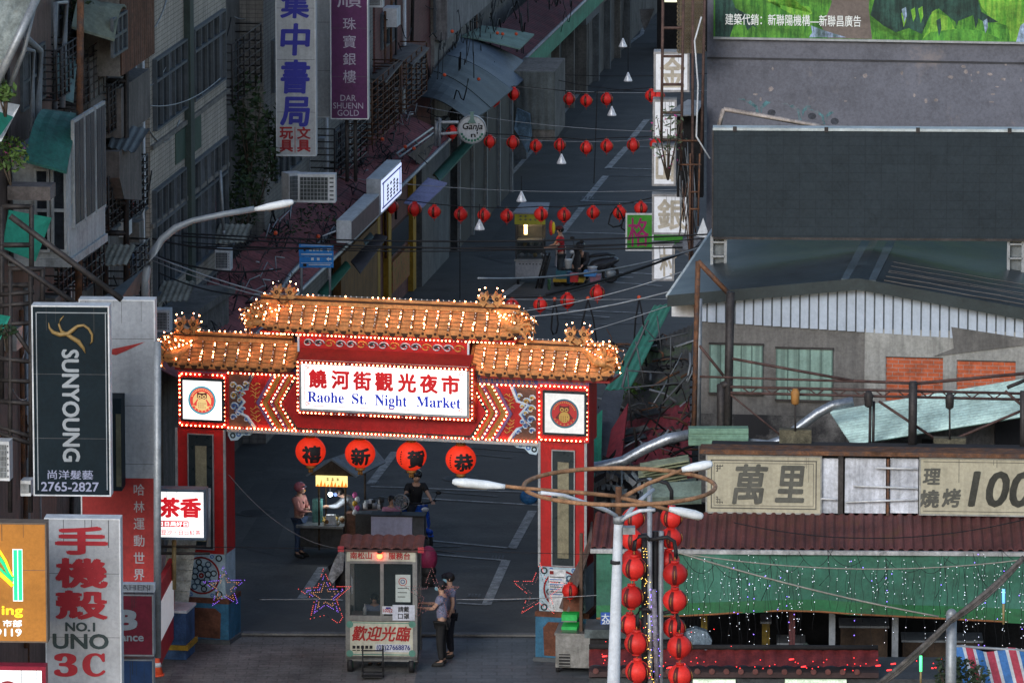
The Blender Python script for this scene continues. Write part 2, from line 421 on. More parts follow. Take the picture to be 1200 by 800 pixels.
def tile_roof(fr, x0, x1, yr, zr, ye, ze, nrib, name='roof', lift=.12, bulbs=True, back=True):
 mb = MB(); n = nrib * 2
 def prof(t, k):        # t 0 ridge..1 eave, concave ; k 0..1 along x
  e = max(0, abs(k - .5) * 2 - .8) / .2
  z = zr + (ze - zr) * (t ** .85) + lift * e * e * t
  return yr + (ye - yr) * t, z
 for sgn in ((1, -1) if back else (1,)):
  fs = []; vs = []
  for i in range(n + 1):
   k = i / n; x = x0 + (x1 - x0) * k
   for j in range(7):
    y, z = prof(j / 6, k)
    if sgn < 0: y = 2 * yr - y
    vs.append(fr.pt(x, y, z))
  b = len(vs); vs += [v - Z3 * .09 for v in vs]
  for i in range(n):
   for j in range(6):
    a = i * 7 + j
    fs.append((a, a + 7, a + 8, a + 1)); fs.append((b + a, b + a + 1, b + a + 8, b + a + 7))
   a = i * 7 + 6; fs.append((a, a + 7, b + a + 7, b + a))
  mb.raw(vs, fs, GOLDT)
  for r in range(nrib + 1):
   k = r / nrib; x = x0 + (x1 - x0) * k; pts = []
   for j in range(7):
    y, z = prof(j / 6, k)
    if sgn < 0: y = 2 * yr - y
    pts.append(fr.pt(x, y, z + .012))
   mb.tube(pts, .032, GOLDR, 6)
   e = pts[-1]
   y, z = prof(1, k); y = y if sgn > 0 else 2 * yr - y
   mb.disc(fr, x, z - .015, .06, y - .03, y + .035, GOLDT, 10); mb.disc(fr, x, z - .015, .03, y + .035, y + .04, GOLDD, 8)
   if r < nrib:
    xm = x + (x1 - x0) / nrib / 2; y, z = prof(1, (r + .5) / nrib); y = y if sgn > 0 else 2 * yr - y
    mb.prism(fr, [(xm - .07, z - .03), (xm + .07, z - .03), (xm + .04, z - .10), (xm, z - .125), (xm - .04, z - .10)], y - .01, y + .012, GOLDD)
  for j in range(1, 6):
   for i in range(nrib):
    ka = (i + .12) / nrib; kb = (i + .88) / nrib
    ya, za = prof(j / 6, ka); yb, zb = prof(j / 6, kb)
    if sgn < 0: ya = 2 * yr - ya; yb = 2 * yr - yb
    mb.tube([fr.pt(x0 + (x1 - x0) * ka, ya, za + .004), fr.pt(x0 + (x1 - x0) * kb, yb, zb + .004)], .0055, GOLDD, 4)
 mb.box(fr, x0 + .12, x1 - .12, yr - .09, yr + .09, zr - .03, zr + .06, GOLDL)
 mb.box(fr, x0 + .12, x1 - .12, yr - .12, yr + .12, zr + .06, zr + .08, GOLDD)
 mb.tube([fr.pt(x0 + .12, yr, zr + .10), fr.pt(x1 - .12, yr, zr + .10)], .04, GOLDT, 8)
 o = mb.build(name, gate)
 if bulbs:
  for r in range(nrib + 1):
   if r in (0, nrib): continue
   k = r / nrib; x = x0 + (x1 - x0) * k; m2 = MB(); q = []
   for j in range(8):
    t = .08 + .84 * j / 7 + rg.uniform(-.03, .03)
    y, z = prof(t, k)
    q.append(fr.pt(x + rg.uniform(-.012, .012), y + .012, z + .06))
   bulb_tube(m2, q, BULBH, BULB0, CABLE, .0125, .42, rg); m2.build('bulb_string', gate)
  m2 = MB(); QQ = []; L = (x1 - x0 - .3); q = int(L / .11)
  for i in range(q):
   QQ.append(fr.pt(x0 + .18 + L * i / q, yr, zr + .16))
  bulb_tube(m2, QQ, BULBH, BULB0, GREYM, .0125, .5, rg); m2.build('bulb_string', gate)
 return prof
def px2(x0, x1, y=0): pass
xl0, zb = G.pix(209, 757); xl1, _ = G.pix(265, 757); xr0, _ = G.pix(632, 770); xr1, _ = G.pix(686, 770)
ztop = G.pix(237, 432)[1]
def column(x0, x1, pz, left):
 c = MB()
 zc = G.pix(237, 502)[1] if left else G.pix(660, 517)[1]
 zbt = G.pix(237, 705)[1] if left else G.pix(655, 722)[1]
 zpt = G.pix(237, 648)[1] if left else G.pix(655, 664)[1]
 c.box(G, x0, x1, -.7, 0, zpt, zc, RED)
 for x in (x0, x1): c.box(G, x - .025, x + .025, -.02, .02, zpt, zc, GREYM)
 co = c.build('column', gate)
 b = MB(); b.box(G, x0 - .06, x1 + .08, -.78, .08, -.05, zbt, BLUEP)
 b.box(G, x0 - .07, x1 + .09, -.79, .09, zbt, zbt + .1, BROWNP)
 b.prism(G, [(x0 + .12, .12), (x1 - .1, .1), (x1 - .08, zbt - .2), (x1 - .2, zbt - .1), (x0 + .2, zbt - .1), (x0 + .1, zbt - .22)], .08, .088, BROWNP)
 b.box(G, x0 - .1, x1 + .12, -.82, .12, -.05, .08, M('stone_foot', (.08, .09, .1), .8))
 b.build('plinth', gate)
 t = MB(); za, zz = zbt + .1, zpt
 t.box(G, x0, x1, -.7, .01, za, zz, M('pale_blue_tile', (.34, .45, .52), .5, .15, 6))
 cx = (x0 + x1) / 2; cz = (za + zz) / 2; hh = (zz - za) / 2
 t.ringf(G, cx, cz, hh * .78, hh * .86, .01, .02, REDD)
 for i in range(8):
  a = 2 * pi * i / 8
  for rr, r0 in ((hh * .34, hh * .17), (hh * .62, hh * .15)):
   t.ringf(G, cx + rr * cos(a + .2) * .95, cz + rr * sin(a + .2), r0 * .65, r0, .012, .024, M('tile_dark', (.03, .07, .12), .5) if i % 2 else DARKP, 10)
 for sx in (-1, 1):
  for sz in (-1, 1):
   t.ringf(G, cx + sx * hh * .82, cz + sz * hh * .82, hh * .1, hh * .16, .012, .024, DARKP, 10)
   t.ringf(G, cx + sx * hh * .5, cz + sz * hh * .88, hh * .05, hh * .09, .012, .024, SCRB, 10)
 t.ringf(G, cx, cz, 0.02, hh * .12, .012, .026, REDD, 12)
 t.build('patterned_panel', gate)
 return zc, zpt
zcl, zpl = column(xl0, xl1, 0, True)
zcr, zpr = column(xr0, xr1, 0, False)
for (pa, pb, pt_, pb_, ia, ib, it, left) in ((222, 250, 509, 642, 230, 243, 522, True), (648, 673, 528, 662, 654, 667, 541, False)):
 a, b2, z0, z1 = G.rect(pa, pb, pt_, pb_); c0, c1, _, zi = G.rect(ia, ib, it, pb_)
 m = MB(); m.box(G, a, b2, 0, .03, z0, z1, DARKP); m.build('inset_panel', gate)
 m = MB(); m.box(G, c0, c1, .03, .045, z0 + .15, zi, KHAKI)
 z = zi
 while z < zi - .1:
  m.box(G, (c0 + c1) / 2 - .05, (c0 + c1) / 2 + .05, .045, .05, z, z + .015, DARKP); m.box(G, (c0 + c1) / 2 - .01, (c0 + c1) / 2 + .01, .045, .05, z - .04, z + .06, DARKP); z += .2
 m.build('calligraphy_plaque', gate)
 m = MB()
 for (q0, q1, w0, w1) in ((a - .02, a, z0, z1), (b2, b2 + .02, z0, z1)): m.box(G, q0, q1, 0, .05, w0, w1, GREYM)
 m.box(G, a - .02, b2 + .02, 0, .05, z1, z1 + .02, GREYM); m.box(G, a - .02, b2 + .02, 0, .05, z0 - .02, z0, GREYM)
 m.build('panel_frame', gate)
m = MB(); a, b2, z0, z1 = G.rect(643, 663, 667, 716, .03); m.box(G, a, b2, .02, .028, z0, z1, M('poster_paper', (.6, .62, .65), .7, .25, 14, alt=(.3, .06, .05), altamt=.3, altscale=9)); m.box(G, a + .02, a + .1, .03, .034, z1 - .1, z1 - .03, REDD)
for i in range(8): m.box(G, a + .02, b2 - .03 - .04 * (i % 3), .03, .034, z1 - .16 - .05 * i, z1 - .145 - .05 * i, SCRB if i % 2 else INK)
m.build('poster', gate)
TEAL = M('emblem_teal', (.05, .35, .42), .5, 0, emit=(.05, .4, .5), es=.45)
EMR = M('emblem_red', (.6, .05, .05), .5, 0, emit=(.8, .07, .05), es=.6)
EMC = M('emblem_cream', (.7, .5, .2), .5, 0, emit=(.9, .6, .25), es=.6)
EMB = M('emblem_brown', (.1, .02, .02), .5, 0, emit=(.12, .02, .02), es=.4)
TEAL2 = M('emblem_teal_dim', (.03, .12, .16), .5, 0); EMR2 = M('emblem_red_dim', (.42, .03, .03), .5, 0); EMC2 = M('emblem_gold_dim', (.45, .28, .07), .5, 0); EMB2 = M('emblem_brown_dim', (.12, .02, .02), .5, 0)
def headbox(p0, p1, pt_, pb_, l0, l1, lt, lb, lit):
 a, b2, z0, z1 = G.rect(p0, p1, pt_, pb_)
 m = MB(); m.box(G, a, b2, -.62, .06, z0, z1, RED); m.box(G, a, b2, -.63, .07, z1, z1 + .1, SCRB if False else PURP)
 m.box(G, a - .03, b2 + .03, -.65, .10, z1 + .1, z1 + .16, GOLDR)
 n = int((b2 - a) / .1)
 for i in range(n):  # painted fret
  x = a + .02 + i * .1; m.box(G, x, x + .06, .07, .078, z1 + .02, z1 + .035, GOLDR); m.box(G, x, x + .015, .07, .078, z1 + .035, z1 + .08, GOLDR); m.box(G, x + .03, x + .045, .07, .078, z1 + .035, z1 + .08, GOLDR)
 m.build('column_head', gate)
 c0, c1, y0, y1 = G.rect(l0, l1, lt, lb, .1)
 m = MB(); m.box(G, c0 - .05, c1 + .05, .06, .12, y0 - .05, y1 + .05, DARKP); fo = m.build('lightbox', gate)
 m = MB(); m.box(G, c0, c1, .12, .14, y0, y1, PANELLIT if lit else PANELDIM); m.build('lit_panel', fo)
 cx = (c0 + c1) / 2; cz = (y0 + y1) / 2; R = (y1 - y0) * .37
 T, E_, C_, B_ = (TEAL, EMR, EMC, EMB) if lit else (TEAL2, EMR2, EMC2, EMB2)
 m = MB(); m.ringf(G, cx, cz, R * .88, R, .14, .146, T); m.disc(G, cx, cz, R * .88, .14, .144, E_ )
 m.disc(G, cx, cz - R * .05, R * .66, .144, .148, C_ if lit else E_)
 m.prism(G, [(cx - R * .36, cz + R * .2), (cx - R * .34, cz + R * .58), (cx - R * .12, cz + R * .5), (cx + R * .12, cz + R * .5), (cx + R * .34, cz + R * .58), (cx + R * .36, cz + R * .2), (cx, cz - R * .05)], .148, .152, B_)
 m.disc(G, cx, cz - R * .25, R * .38, .148, .154, C_, 16)
 for s_ in (-1, 1):
  m.prism(G, [(cx + s_ * R * .3, cz + R * .12), (cx + s_ * R * .62, cz - R * .3), (cx + s_ * R * .42, cz - R * .42), (cx + s_ * R * .25, cz - R * .1)], .148, .153, B_ if not lit else E_)
  m.disc(G, cx + s_ * R * .16, cz + R * .27, R * .14, .152, .157, C_, 12); m.disc(G, cx + s_ * R * .16, cz + R * .27, R * .07, .157, .16, B_, 8)
 for r_ in range(3):
  for i in range(4 - r_ % 2): m.box(G, cx - R * .24 + i * R * .15, cx - R * .2 + i * R * .15, .154, .158, cz - R * (.25 + .14 * r_), cz - R * (.17 + .14 * r_), B_)
 for i in range(15):
  aa = pi * (.12 + .76 * i / 14); q = .77 * R
  m.disc(G, cx + q * cos(aa), cz + q * sin(aa), R * .045, .144, .15, C_, 6)
  if i % 2: m.disc(G, cx + q * cos(-aa), cz + q * sin(-aa), R * .05, .144, .15, C_, 6)
 m.build('owl_emblem', fo)
 e = .035
 bl([(a + e, z1 - e), (b2 - e, z1 - e)], .085, .085); bl([(a + e, z0 + e), (b2 - e, z0 + e)], .085, .085)
 bl([(a + e, z0 + e), (a + e, z1 - e)], .085, .085); bl([(b2 - e, z0 + e), (b2 - e, z1 - e)], .085, .085)
 return a, b2, z0, z1
hl = headbox(210, 266, 436, 500, 215, 260, 446, 491, True)
hr = headbox(631, 691, 450, 517, 639, 685, 461, 507, False)
bx0, bx1 = hl[1], hr[0]
bz0 = (G.pix(300, 506)[1] + G.pix(600, 519)[1]) / 2; bz1 = (G.pix(300, 437)[1] + G.pix(600, 449)[1]) / 2
m = MB(); m.box(G, bx0, bx1, -.6, 0, bz0 + .04, bz1, RED); m.box(G, bx0, bx1, -.64, .05, bz0 - .02, bz0 + .04, GREYM)
m.box(G, bx0, bx1, -.62, .04, bz1, bz1 + .12, M('frieze_navy', (.03, .04, .13), .5)); 
n = int((bx1 - bx0) / .11)
for i in range(n):
 x = bx0 + .02 + i * .11; m.box(G, x, x + .07, .04, .05, bz1 + .03, bz1 + .045, GOLDR); m.box(G, x, x + .015, .04, .05, bz1 + .045, bz1 + .1, GOLDR); m.box(G, x + .035, x + .05, .04, .05, bz1 + .045, bz1 + .1, GOLDR)
m.build('beam', gate)
cxm = (G.pix(331, 470)[0] + G.pix(570, 477)[0]) / 2; zc_ = (bz0 + bz1) / 2
hx = (G.pix(570, 477)[0] - G.pix(331, 470)[0]) / 2; hi_ = (G.pix(552, 500)[0] - G.pix(350, 500)[0]) / 2
zt_, zl_ = bz1 - .03, bz0 + .09
m = MB(); m.prism(G, [(cxm - hx - .05, zc_), (cxm - hi_ - .05, zt_), (cxm + hi_ + .05, zt_), (cxm + hx + .05, zc_), (cxm + hi_ + .05, zl_), (cxm - hi_ - .05, zl_)], .0, .03, DARKP)
m.prism(G, [(cxm - hx, zc_), (cxm - hi_, zt_ - .04), (cxm + hi_, zt_ - .04), (cxm + hx, zc_), (cxm + hi_, zl_ + .04), (cxm - hi_, zl_ + .04)], .03, .05, RED)
m.build('centre_board', gate)
for s_ in (-1, 1):
 for i, (mat_, o0, o1) in enumerate(((OLIVE, .10, .17), (PURP, .20, .26), (OLIVE, .31, .41), (PURP, .47, .54))):
  m = MB()
  def cz(o): return [(cxm + s_ * (hi_ + o), zt_ + .01), (cxm + s_ * (hx + o), zc_), (cxm + s_ * (hi_ + o), zl_ - .03)]
  A = cz(o0); B = cz(o1)
  for k in (0, 1): m.prism(G, [A[k], B[k], B[k + 1], A[k + 1]], 0, .02 + .006 * i, mat_)
  m.build('chevron_band', gate)
 for o in (.04, .235, .445):
  bl([(cxm + s_ * (hi_ + o), zt_), (cxm + s_ * (hx + o), zc_), (cxm + s_ * (hi_ + o), zl_ - .02)], .08, .055, r=.0125)
 xe = bx0 + .03 if s_ < 0 else bx1 - .03; w = .62
 m = MB(); x_in = xe - s_ * w
 cols = [SCR, SCRB]
 pts = [(xe - s_ * .02, zt_ - .02), (xe - s_ * .52, zt_ - .02), (xe - s_ * .40, zc_ + .26), (xe - s_ * .18, zc_ + .2), (xe - s_ * .34, zc_), (xe - s_ * .18, zc_ - .2), (xe - s_ * .40, zc_ - .3), (xe - s_ * .56, zl_), (xe - s_ * .02, zl_)]
 m.prism(G, pts if s_ > 0 else pts[::-1], 0, .012, M('panel_brown', (.10, .05, .035), .6))
 m.tube([G.pt(x, .02, z) for x, z in pts[1:-1]], .032, SCR, 5)
 m.tube([G.pt(x + s_ * .05, .02, z) for x, z in pts[1:-1]], .014, SCRB, 5)
 for (qx, qz, r_) in ((.1, .42, .06), (.22, .32, .075), (.36, .46, .05), (.12, .14, .08), (.12, -.14, .08), (.24, .03, .05), (.22, -.3, .075), (.1, -.42, .06), (.38, -.46, .05), (.3, .2, .045), (.3, -.2, .045)):
  for rr, mt in ((r_ * 1.25, SCR), (r_ * .7, SCRG if qz > 0 else SCRB)):
   sp = [G.pt(xe - s_ * qx + rr * (1 - t / 14) * cos(t * .6), .022, zc_ + qz * .78 + rr * (1 - t / 14) * sin(t * .6) ) for t in range(12)]
   m.tube(sp, .016, mt, 4)
 rs = random.Random(5)
 for i in range(10):
  qz = -.36 + .08 * i; x0 = xe - s_ * (.45 + .06 * abs(qz))
  p = [G.pt(x0 - s_ * (.05 * k) , .012, zc_ + qz + .035 * sin(k * 1.7 + i)) for k in range(5)]
  if abs(qz) > .08: m.tube(p, .008, SCRG, 4)
  m.tube([p[2], p[2] + Z3 * .05 + G.X * .02], .007, SCRG, 4)
 m.build('scroll_panel', gate)
 m = MB(); xc = bx0 if s_ < 0 else bx1
 pr = [(xc, bz0 - .02), (xc - s_ * .55, bz0 - .02), (xc - s_ * .46, bz0 - .09), (xc - s_ * .3, bz0 - .1), (xc - s_ * .2, bz0 - .2), (xc - s_ * .06, bz0 - .22), (xc, bz0 - .12)]
 m.prism(G, pr if s_ > 0 else pr[::-1], -.1, -.06, SCR)
 for (qx, qz, r_) in ((.1, .11, .06), (.22, .08, .05), (.38, .05, .03)): m.ringf(G, xc - s_ * qx, bz0 - .0 - qz, r_ * .5, r_, -.06, -.05, SCRB if r_ < .055 else DARKP, 10)
 m.build('corner_bracket', gate)
bl([(bx0, bz0 + .07), (bx1, bz0 + .07)], .078, .06); bl([(bx0, bz1 - .02), (G.pix(345, 440)[0], bz1 - .02)], .085, .06); bl([(G.pix(556, 445)[0], bz1 - .02), (bx1, bz1 - .02)], .085, .06)
sy = .38
a, b2, z0, z1 = G.rect(353.5, 546.5, 428.5, 482.5, sy)
m = MB(); m.box(G, a - .05, b2 + .05, .05, sy - .01, z0 - .05, z1 + .05, GREYM); sg = m.build('name_sign', gate)
m = MB(); m.box(G, a, b2, sy - .01, sy, z0, z1, PANELLIT); m.build('lit_panel', sg)
m = MB()
for e, t in ((.055, .012),):
 for (q0, q1, w0, w1) in ((a + e + .1, b2 - e - .1, z0 + e, z0 + e + t), (a + e + .1, b2 - e - .1, z1 - e - t, z1 - e), (a + e, a + e + t, z0 + e + .1, z1 - e - .1), (b2 - e - t, b2 - e, z0 + e + .1, z1 - e - .1)):
  m.box(G, q0, q1, sy, sy + .004, w0, w1, REDTXT)
 for cx_ in (a + .1, b2 - .1):
  for cz__ in (z0 + .1, z1 - .1): m.ringf(G, cx_, cz__, .025, .04, sy, sy + .005, REDTXT, 8); m.ringf(G, cx_ + (.05 if cx_ < 0 else -.05), cz__, .012, .024, sy, sy + .005, REDTXT, 8)
m.build('border', sg)
m = MB()
xs = [G.pix(p, 450, sy)[0] for p in (372.5, 399, 424.5, 450, 477, 502.5, 528)]
zt = z0 + (z1 - z0) * .655
for ch, x in zip('饒河街觀光夜市', xs): m.text(G, ch, x, zt, .35, .36, sy + .006, REDTXT, bold=.05)
m.build('lettering', sg)
m = MB(); zt2 = z0 + (z1 - z0) * .26
for wd, pa, pb in (('𝐑𝐚𝐨𝐡𝐞', 360.5, 403), ('𝐒𝐭.', 412.5, 429.5), ('𝐍𝐢𝐠𝐡𝐭', 439.5, 477), ('𝐌𝐚𝐫𝐤𝐞𝐭', 488, 540)):
 x0 = G.pix(pa, 465, sy)[0]; x1 = G.pix(pb, 465, sy)[0]
 hh = .21; dz = 0
 if 'g' in wd or wd == '𝐍𝐢𝐠𝐡𝐭': hh = .28; dz = -.035
 m.text(G, wd, (x0 + x1) / 2, zt2 + dz, x1 - x0, hh, sy + .006, BLUETXT, bold=.014)
m.build('lettering', sg)
e = .1
for ln in ([(a - e, z0 - e), (b2 + e, z0 - e)], [(a - e, z0 - e), (a - e, z1 + .02)], [(b2 + e, z0 - e), (b2 + e, z1 + .02)]):
 mm = MB(); mm.box(G, min(ln[0][0], ln[1][0]) - .03, max(ln[0][0], ln[1][0]) + .03, .05, .3, min(ln[0][1], ln[1][1]) - .03, max(ln[0][1], ln[1][1]) + .03, REDD); mm.build('sign_surround', gate)
 bl(ln, .08, .32)
a, b2, z0, z1 = G.rect(349, 551, 414, 427, .3)
m = MB(); p = [(a, .42, z0), (b2, .42, z0), (b2, .05, z1), (a, .05, z1)]
m.slab([G.pt(*q) for q in p], .05, REDD); m.build('hood_board', gate)
bl([(a, z0 + .0), (b2, z0 + .0)], .085, .46)
zh1 = z1 + .07
a2, b3, z2, z3 = G.rect(350, 549, 395, 413, .0)
m = MB(); m.box(G, a2, b3, -.6, 0, bz1 + .1, z3 + .08, RED)
pc = (z2 + z3) / 2
rs = random.Random(9)
for i in range(15):
 x = a2 + .2 + i * (b3 - a2 - .4) / 14
 mt = SCRG if i % 3 == 2 else SCR
 sp = [G.pt(x + (.1 - .006 * t) * cos(t * .62) * 1.2, .012, pc - .02 + (.085 - .005 * t) * sin(t * .62)) for t in range(13)]
 m.tube(sp, .012, mt, 4)
 if mt is SCR: m.prism(G, [(x - .09, pc - .05), (x, pc + .07), (x + .09, pc - .05), (x, pc - .02)], 0, .008, DARKP)
for x in (a2, b3): m.box(G, x - .02, x + .02, 0, .02, z2 - .05, z3 + .05, SCR)
m.build('painted_strip', gate)
def eave_ridge(pe0, pe1, ye_px, yr_px):
 x0 = G.pix(pe0, ye_px, .15)[0]; x1 = G.pix(pe1, ye_px, .15)[0]; m_ = (pe0 + pe1) / 2
 return x0, x1, G.pix(m_, yr_px, -.16)[1], G.pix(m_, ye_px, .15)[1]
x0, x1, zr, ze = eave_ridge(295, 612, 388, 357)
pm = tile_roof(G, x0, x1, -.16, zr - .03, .15, ze, 22, lift=.17)
xl_, xh_, zrl, zel = eave_ridge(193, 346, 428, 396)
pl = tile_roof(G, xl_, xh_, -.16, zrl - .03, .15, zel, 11, lift=.12)
xa_, xb_, zrr, zer = eave_ridge(551, 716, 438, 405)
pr_ = tile_roof(G, xa_, xb_, -.16, zrr - .03, .15, zer, 12, lift=.12)
m = MB(); m.box(G, x0 + .4, x1 - .4, -.6, -.25, zer, ze - .02, M('shaded_navy_soffit', (.02, .022, .06), .6)); m.build('roof_wall', gate)  # blue-black colour holds the shadow between upper and lower roofs
m = MB(); m.box(G, x0 + .15, x1 - .15, -.5, .09, ze - .15, ze - .1, REDD); m.build('eave_board', gate)
bl([(x0 + .15, ze - .15), (x1 - .15, ze - .15)], .08, .12, r=.013)
for (p_, q_, z_) in ((xl_, xh_, zel), (xa_, xb_, zer)):
 m = MB(); m.box(G, p_ + .2, q_ - .03, -.75, .12, z_ - .14, z_ - .095, REDD); m.build('eave_board', gate)
def finial(cx, cz, s=1.0, y=-.16):
 m = MB()
 R_ = [(.17, 0), (.19, .13), (.29, .17), (.22, .22), (.30, .30), (.20, .29), (.23, .40), (.14, .35), (.10, .44), (.07, .34), (.02, .36), (.05, .27), (.10, .23), (.05, .19)]; pts = [(-a_, b_) for a_, b_ in R_[:1]] + R_ + [(0, .16)] + [(-a_, b_) for a_, b_ in R_[:0:-1]]
 m.prism(G, [(cx + a_ * s, cz + b_ * s) for a_, b_ in pts], y - .09, y + .09, GOLDL)
 for s_ in (-1, 1):
  m.ringf(G, cx + s_ * .15 * s, cz + .28 * s, .02 * s, .045 * s, y + .09, y + .11, GOLDD, 8)
  m.tube([G.pt(cx + s_ * .02, y + .1, cz + .03), G.pt(cx + s_ * .12, y + .1, cz + .1), G.pt(cx + s_ * .06, y + .1, cz + .17)], .02, GOLDR, 5)
 m.build('ridge_finial', gate)
 k = MB(); o_ = []
 for a_, b_ in ((-.25, .30), (-.23, .42), (-.12, .46), (.12, .46), (.23, .42), (.27, .30), (-.22, .16), (.24, .15), (.3, .05), (-.28, .05)):
  o_.append(G.pt(cx + a_ * s * 1.12, y, cz + b_ * s * 1.1))
 bulb_tube(k, [o_[i] for i in (9, 6, 0, 1, 2, 3, 4, 5, 7, 8)], BULBH, BULB0, CABLE, .0135, .15, rg); k.build('bulb_string', gate)
def dragon(cx, cz, s_, y=.2, big=1.0):
 m = MB(); k = MB(); lit = []; rr = random.Random(int(cx * 100))
 m.tube([G.pt(cx - s_ * .55, -.25, cz + .36), G.pt(cx - s_ * .36, -.1, cz + .2), G.pt(cx - s_ * .15, .05, cz + .06), G.pt(cx + s_ * .08, .15, cz + .06)], [.07, .08, .1, .08], GOLDL, 7)
 m.ball(G.pt(cx, .02, cz + .1), .17, GOLDL, 10, 7, 1.1, .8, .9)
 m.ball(G.pt(cx + s_ * .12, .08, cz + .02), .12, GOLDL, 8, 6, 1.2, .8, .8)
 for i in range(17):
  a_ = radians(-35 + 165 * i / 16); L = (.22 + .16 * rr.random()) * big
  b = Vector((s_ * cos(a_), sin(a_)))
  yy = .02 + rr.uniform(-.18, .18); p0 = (cx + b.x * .1, cz + .08 + b.y * .1)
  pts = []
  for t in range(5):
   q = t / 4; c = a_ + s_ * 0 + (q * q) * .9 * (1 if i % 2 else -1)
   pts.append(G.pt(p0[0] + s_ * cos(c) * L * q, yy, p0[1] + sin(c) * L * q))
  m.tube(pts, [.05, .042, .03, .02, .006], GOLDL, 5)
  if i % 3 == 1:
   lit.append(pts[-1] + Z3 * .03)
  lit.append(pts[3] + G.N * .06)
 for i in range(10):
  t = i / 9; lit.append(G.pt(cx - s_ * (.62 - .6 * t), -.25 + .4 * t + .08, cz + .44 - .36 * t + .12 * t * t))
 m.build('corner_dragon', gate)
 bulb_tube(k, lit, BULBH, BULB0, CABLE, .0135, .25, rr); k.build('bulb_string', gate)
for (fx, fy) in ((335, 350), (577, 358), (222, 387), (679, 399)):
 cx, cz = G.pix(fx, fy + 4, -.25); finial(cx, cz - .03, .92)
for (dx, dy, s_) in ((303, 380, -1), (607, 388, 1), (199, 419, -1), (708, 428, 1)):
 cx, cz = G.pix(dx, dy, .02); dragon(cx, cz, s_)
LRED = M('big_lantern_paper', (.70, .04, .02), .6, .15, 3, emit=(1, .035, .008), es=.36)
LCAP = M('lantern_cap', (.25, .12, .03), .5, .2, 6)
for i, (px, py, ch, nm, ord_) in enumerate(((364, 528.5, '禧', 'xi', 'leftmost'), (422, 531, '新', 'xin', 'second from left'), (482, 534, '賀', 'he', 'third from left'), (540, 538, '恭', 'gong', 'rightmost'))):
 x, z = G.pix(px, py, -.3); c = G.pt(x, -.3, z)
 t = thing('big_lantern', f'large glowing red lantern with black character {ch}, {ord_} of four under the gate beam', 'lantern', c - Z3 * .38, 'glowing lanterns under the gate beam')
 R = .305
 m = MB(); m.ball(c, R, LRED, 32, 16, 1, 1, .97, rib=-.025); m.build('shade', t)
 m = MB()
 for sz in (1, -1): m.tube([c + Z3 * sz * R * .93, c + Z3 * sz * (R + .03)], .1, LCAP, 12)
 m.tube([c + Z3 * R, G.pt(x, -.3, bz0 + .02)], .008, CABLE, 4); m.build('cap', t)
 m = MB()
 for q in range(6): m.tube([c - Z3 * (R + .02) + Vector((.03 * cos(q), .03 * sin(q), 0)), c - Z3 * (R + .13) + Vector((.04 * cos(q), .04 * sin(q), 0))], .012, LCAP, 4)
 m.build('tassel', t)
 m = MB()
 th = radians(14 if i else -2) if i != 3 else radians(22); th = {0: .12, 1: .06, 2: .42, 3: .25}[i]
 wrap_text(m, ch, c, R, th, -.08, 1.38, 1.25, INK, .045)
 if i in (2, 3):
  for q in range(6): 
   az = -.75; el = .45 - q * .16
   dd = lambda az, el: c + Vector((sin(az) * cos(el), -cos(az) * cos(el), sin(el))) * R * 1.015
   m.raw([dd(az - .05, el), dd(az + .05, el), dd(az + .05, el - .09), dd(az - .05, el - .09)], [(0, 1, 2, 3)], INK)
 m.build('lettering', t)
LF = SF(7.7, (-26.4, 0, 0))
def spx(px, py=200): return LF.pix(px, py)[0]
CONC = M('old_concrete', (.27, .255, .24), .85, .2, 1.2, streak=.55, alt=(.10, .10, .10), altamt=.35, altscale=.8, bump=.3)
DCONC = M('dark_render', (.165, .155, .145), .9, .25, 1.0, streak=.6)
BROWNW = M('brown_render', (.16, .115, .10), .85, .15, .9, streak=.5, alt=(.12, .09, .085), altamt=.3)
TANT = M('tan_tile_wall', (.46, .40, .34), .7, .12, .7, streak=.5, kind='tile', k=(.22, .10), alt=(.13, .115, .10))
GREYT = M('grey_small_tile', (.25, .24, .225), .7, .12, .8, streak=.6, kind='tile', k=(.2, .1), alt=(.10, .10, .10))
MAROONW = M('maroon_tile_wall', (.2, .075, .07), .7, .15, .9, streak=.6, kind='brick', k=(.25, .08), alt=(.08, .05, .05))
WFR = M('window_frame_dark', (.10, .12, .14), .5, .15, 3, metal=.4)
WPANE = M('window_pane_dusk', (.02, .026, .034), .12, .3, 1.5)
CURT = M('curtain_behind', (.12, .12, .13), .8, .3, 2)
CANM = M('maroon_corrugated', (.25, .075, .075), .7, .3, 1.4, streak=.3, alt=(.06, .04, .04), altamt=.35, altscale=1.2)
rl = random.Random(11)
def window(parent, fr, pxs, y=.0, cols=4, rows=(.35,), depth=.08, frame=WFR, pane=WPANE):
 """pxs = (px0, px1, top y at centre, bottom y at centre)"""
 x0, x1, z0, z1 = fr.rect(*pxs, y)
 f = MB(); t = .05
 f.box(fr, x0 - t, x1 + t, y, y + depth, z0 - t, z0, frame); f.box(fr, x0 - t, x1 + t, y, y + depth, z1, z1 + t, frame)
 f.box(fr, x0 - t, x0, y, y + depth, z0, z1, frame); f.box(fr, x1, x1 + t, y, y + depth, z0, z1, frame)
 for i in range(1, cols): q = x0 + (x1 - x0) * i / cols; f.box(fr, q - .03, q + .03, y + .01, y + depth - .01, z0, z1, frame)
 for r in rows: q = z1 - (z1 - z0) * r; f.box(fr, x0, x1, y + .012, y + depth - .008, q - .03, q + .03, frame)
 o = f.build('window', parent)
 p = MB()
 for i in range(cols):
  a = x0 + (x1 - x0) * i / cols; b = x0 + (x1 - x0) * (i + 1) / cols
  p.box(fr, a, b, y + .005, y + .02 + .006 * (i % 2), z0, z1, pane if rl.random() < .7 else CURT)
 p.build('pane', o)
 return o
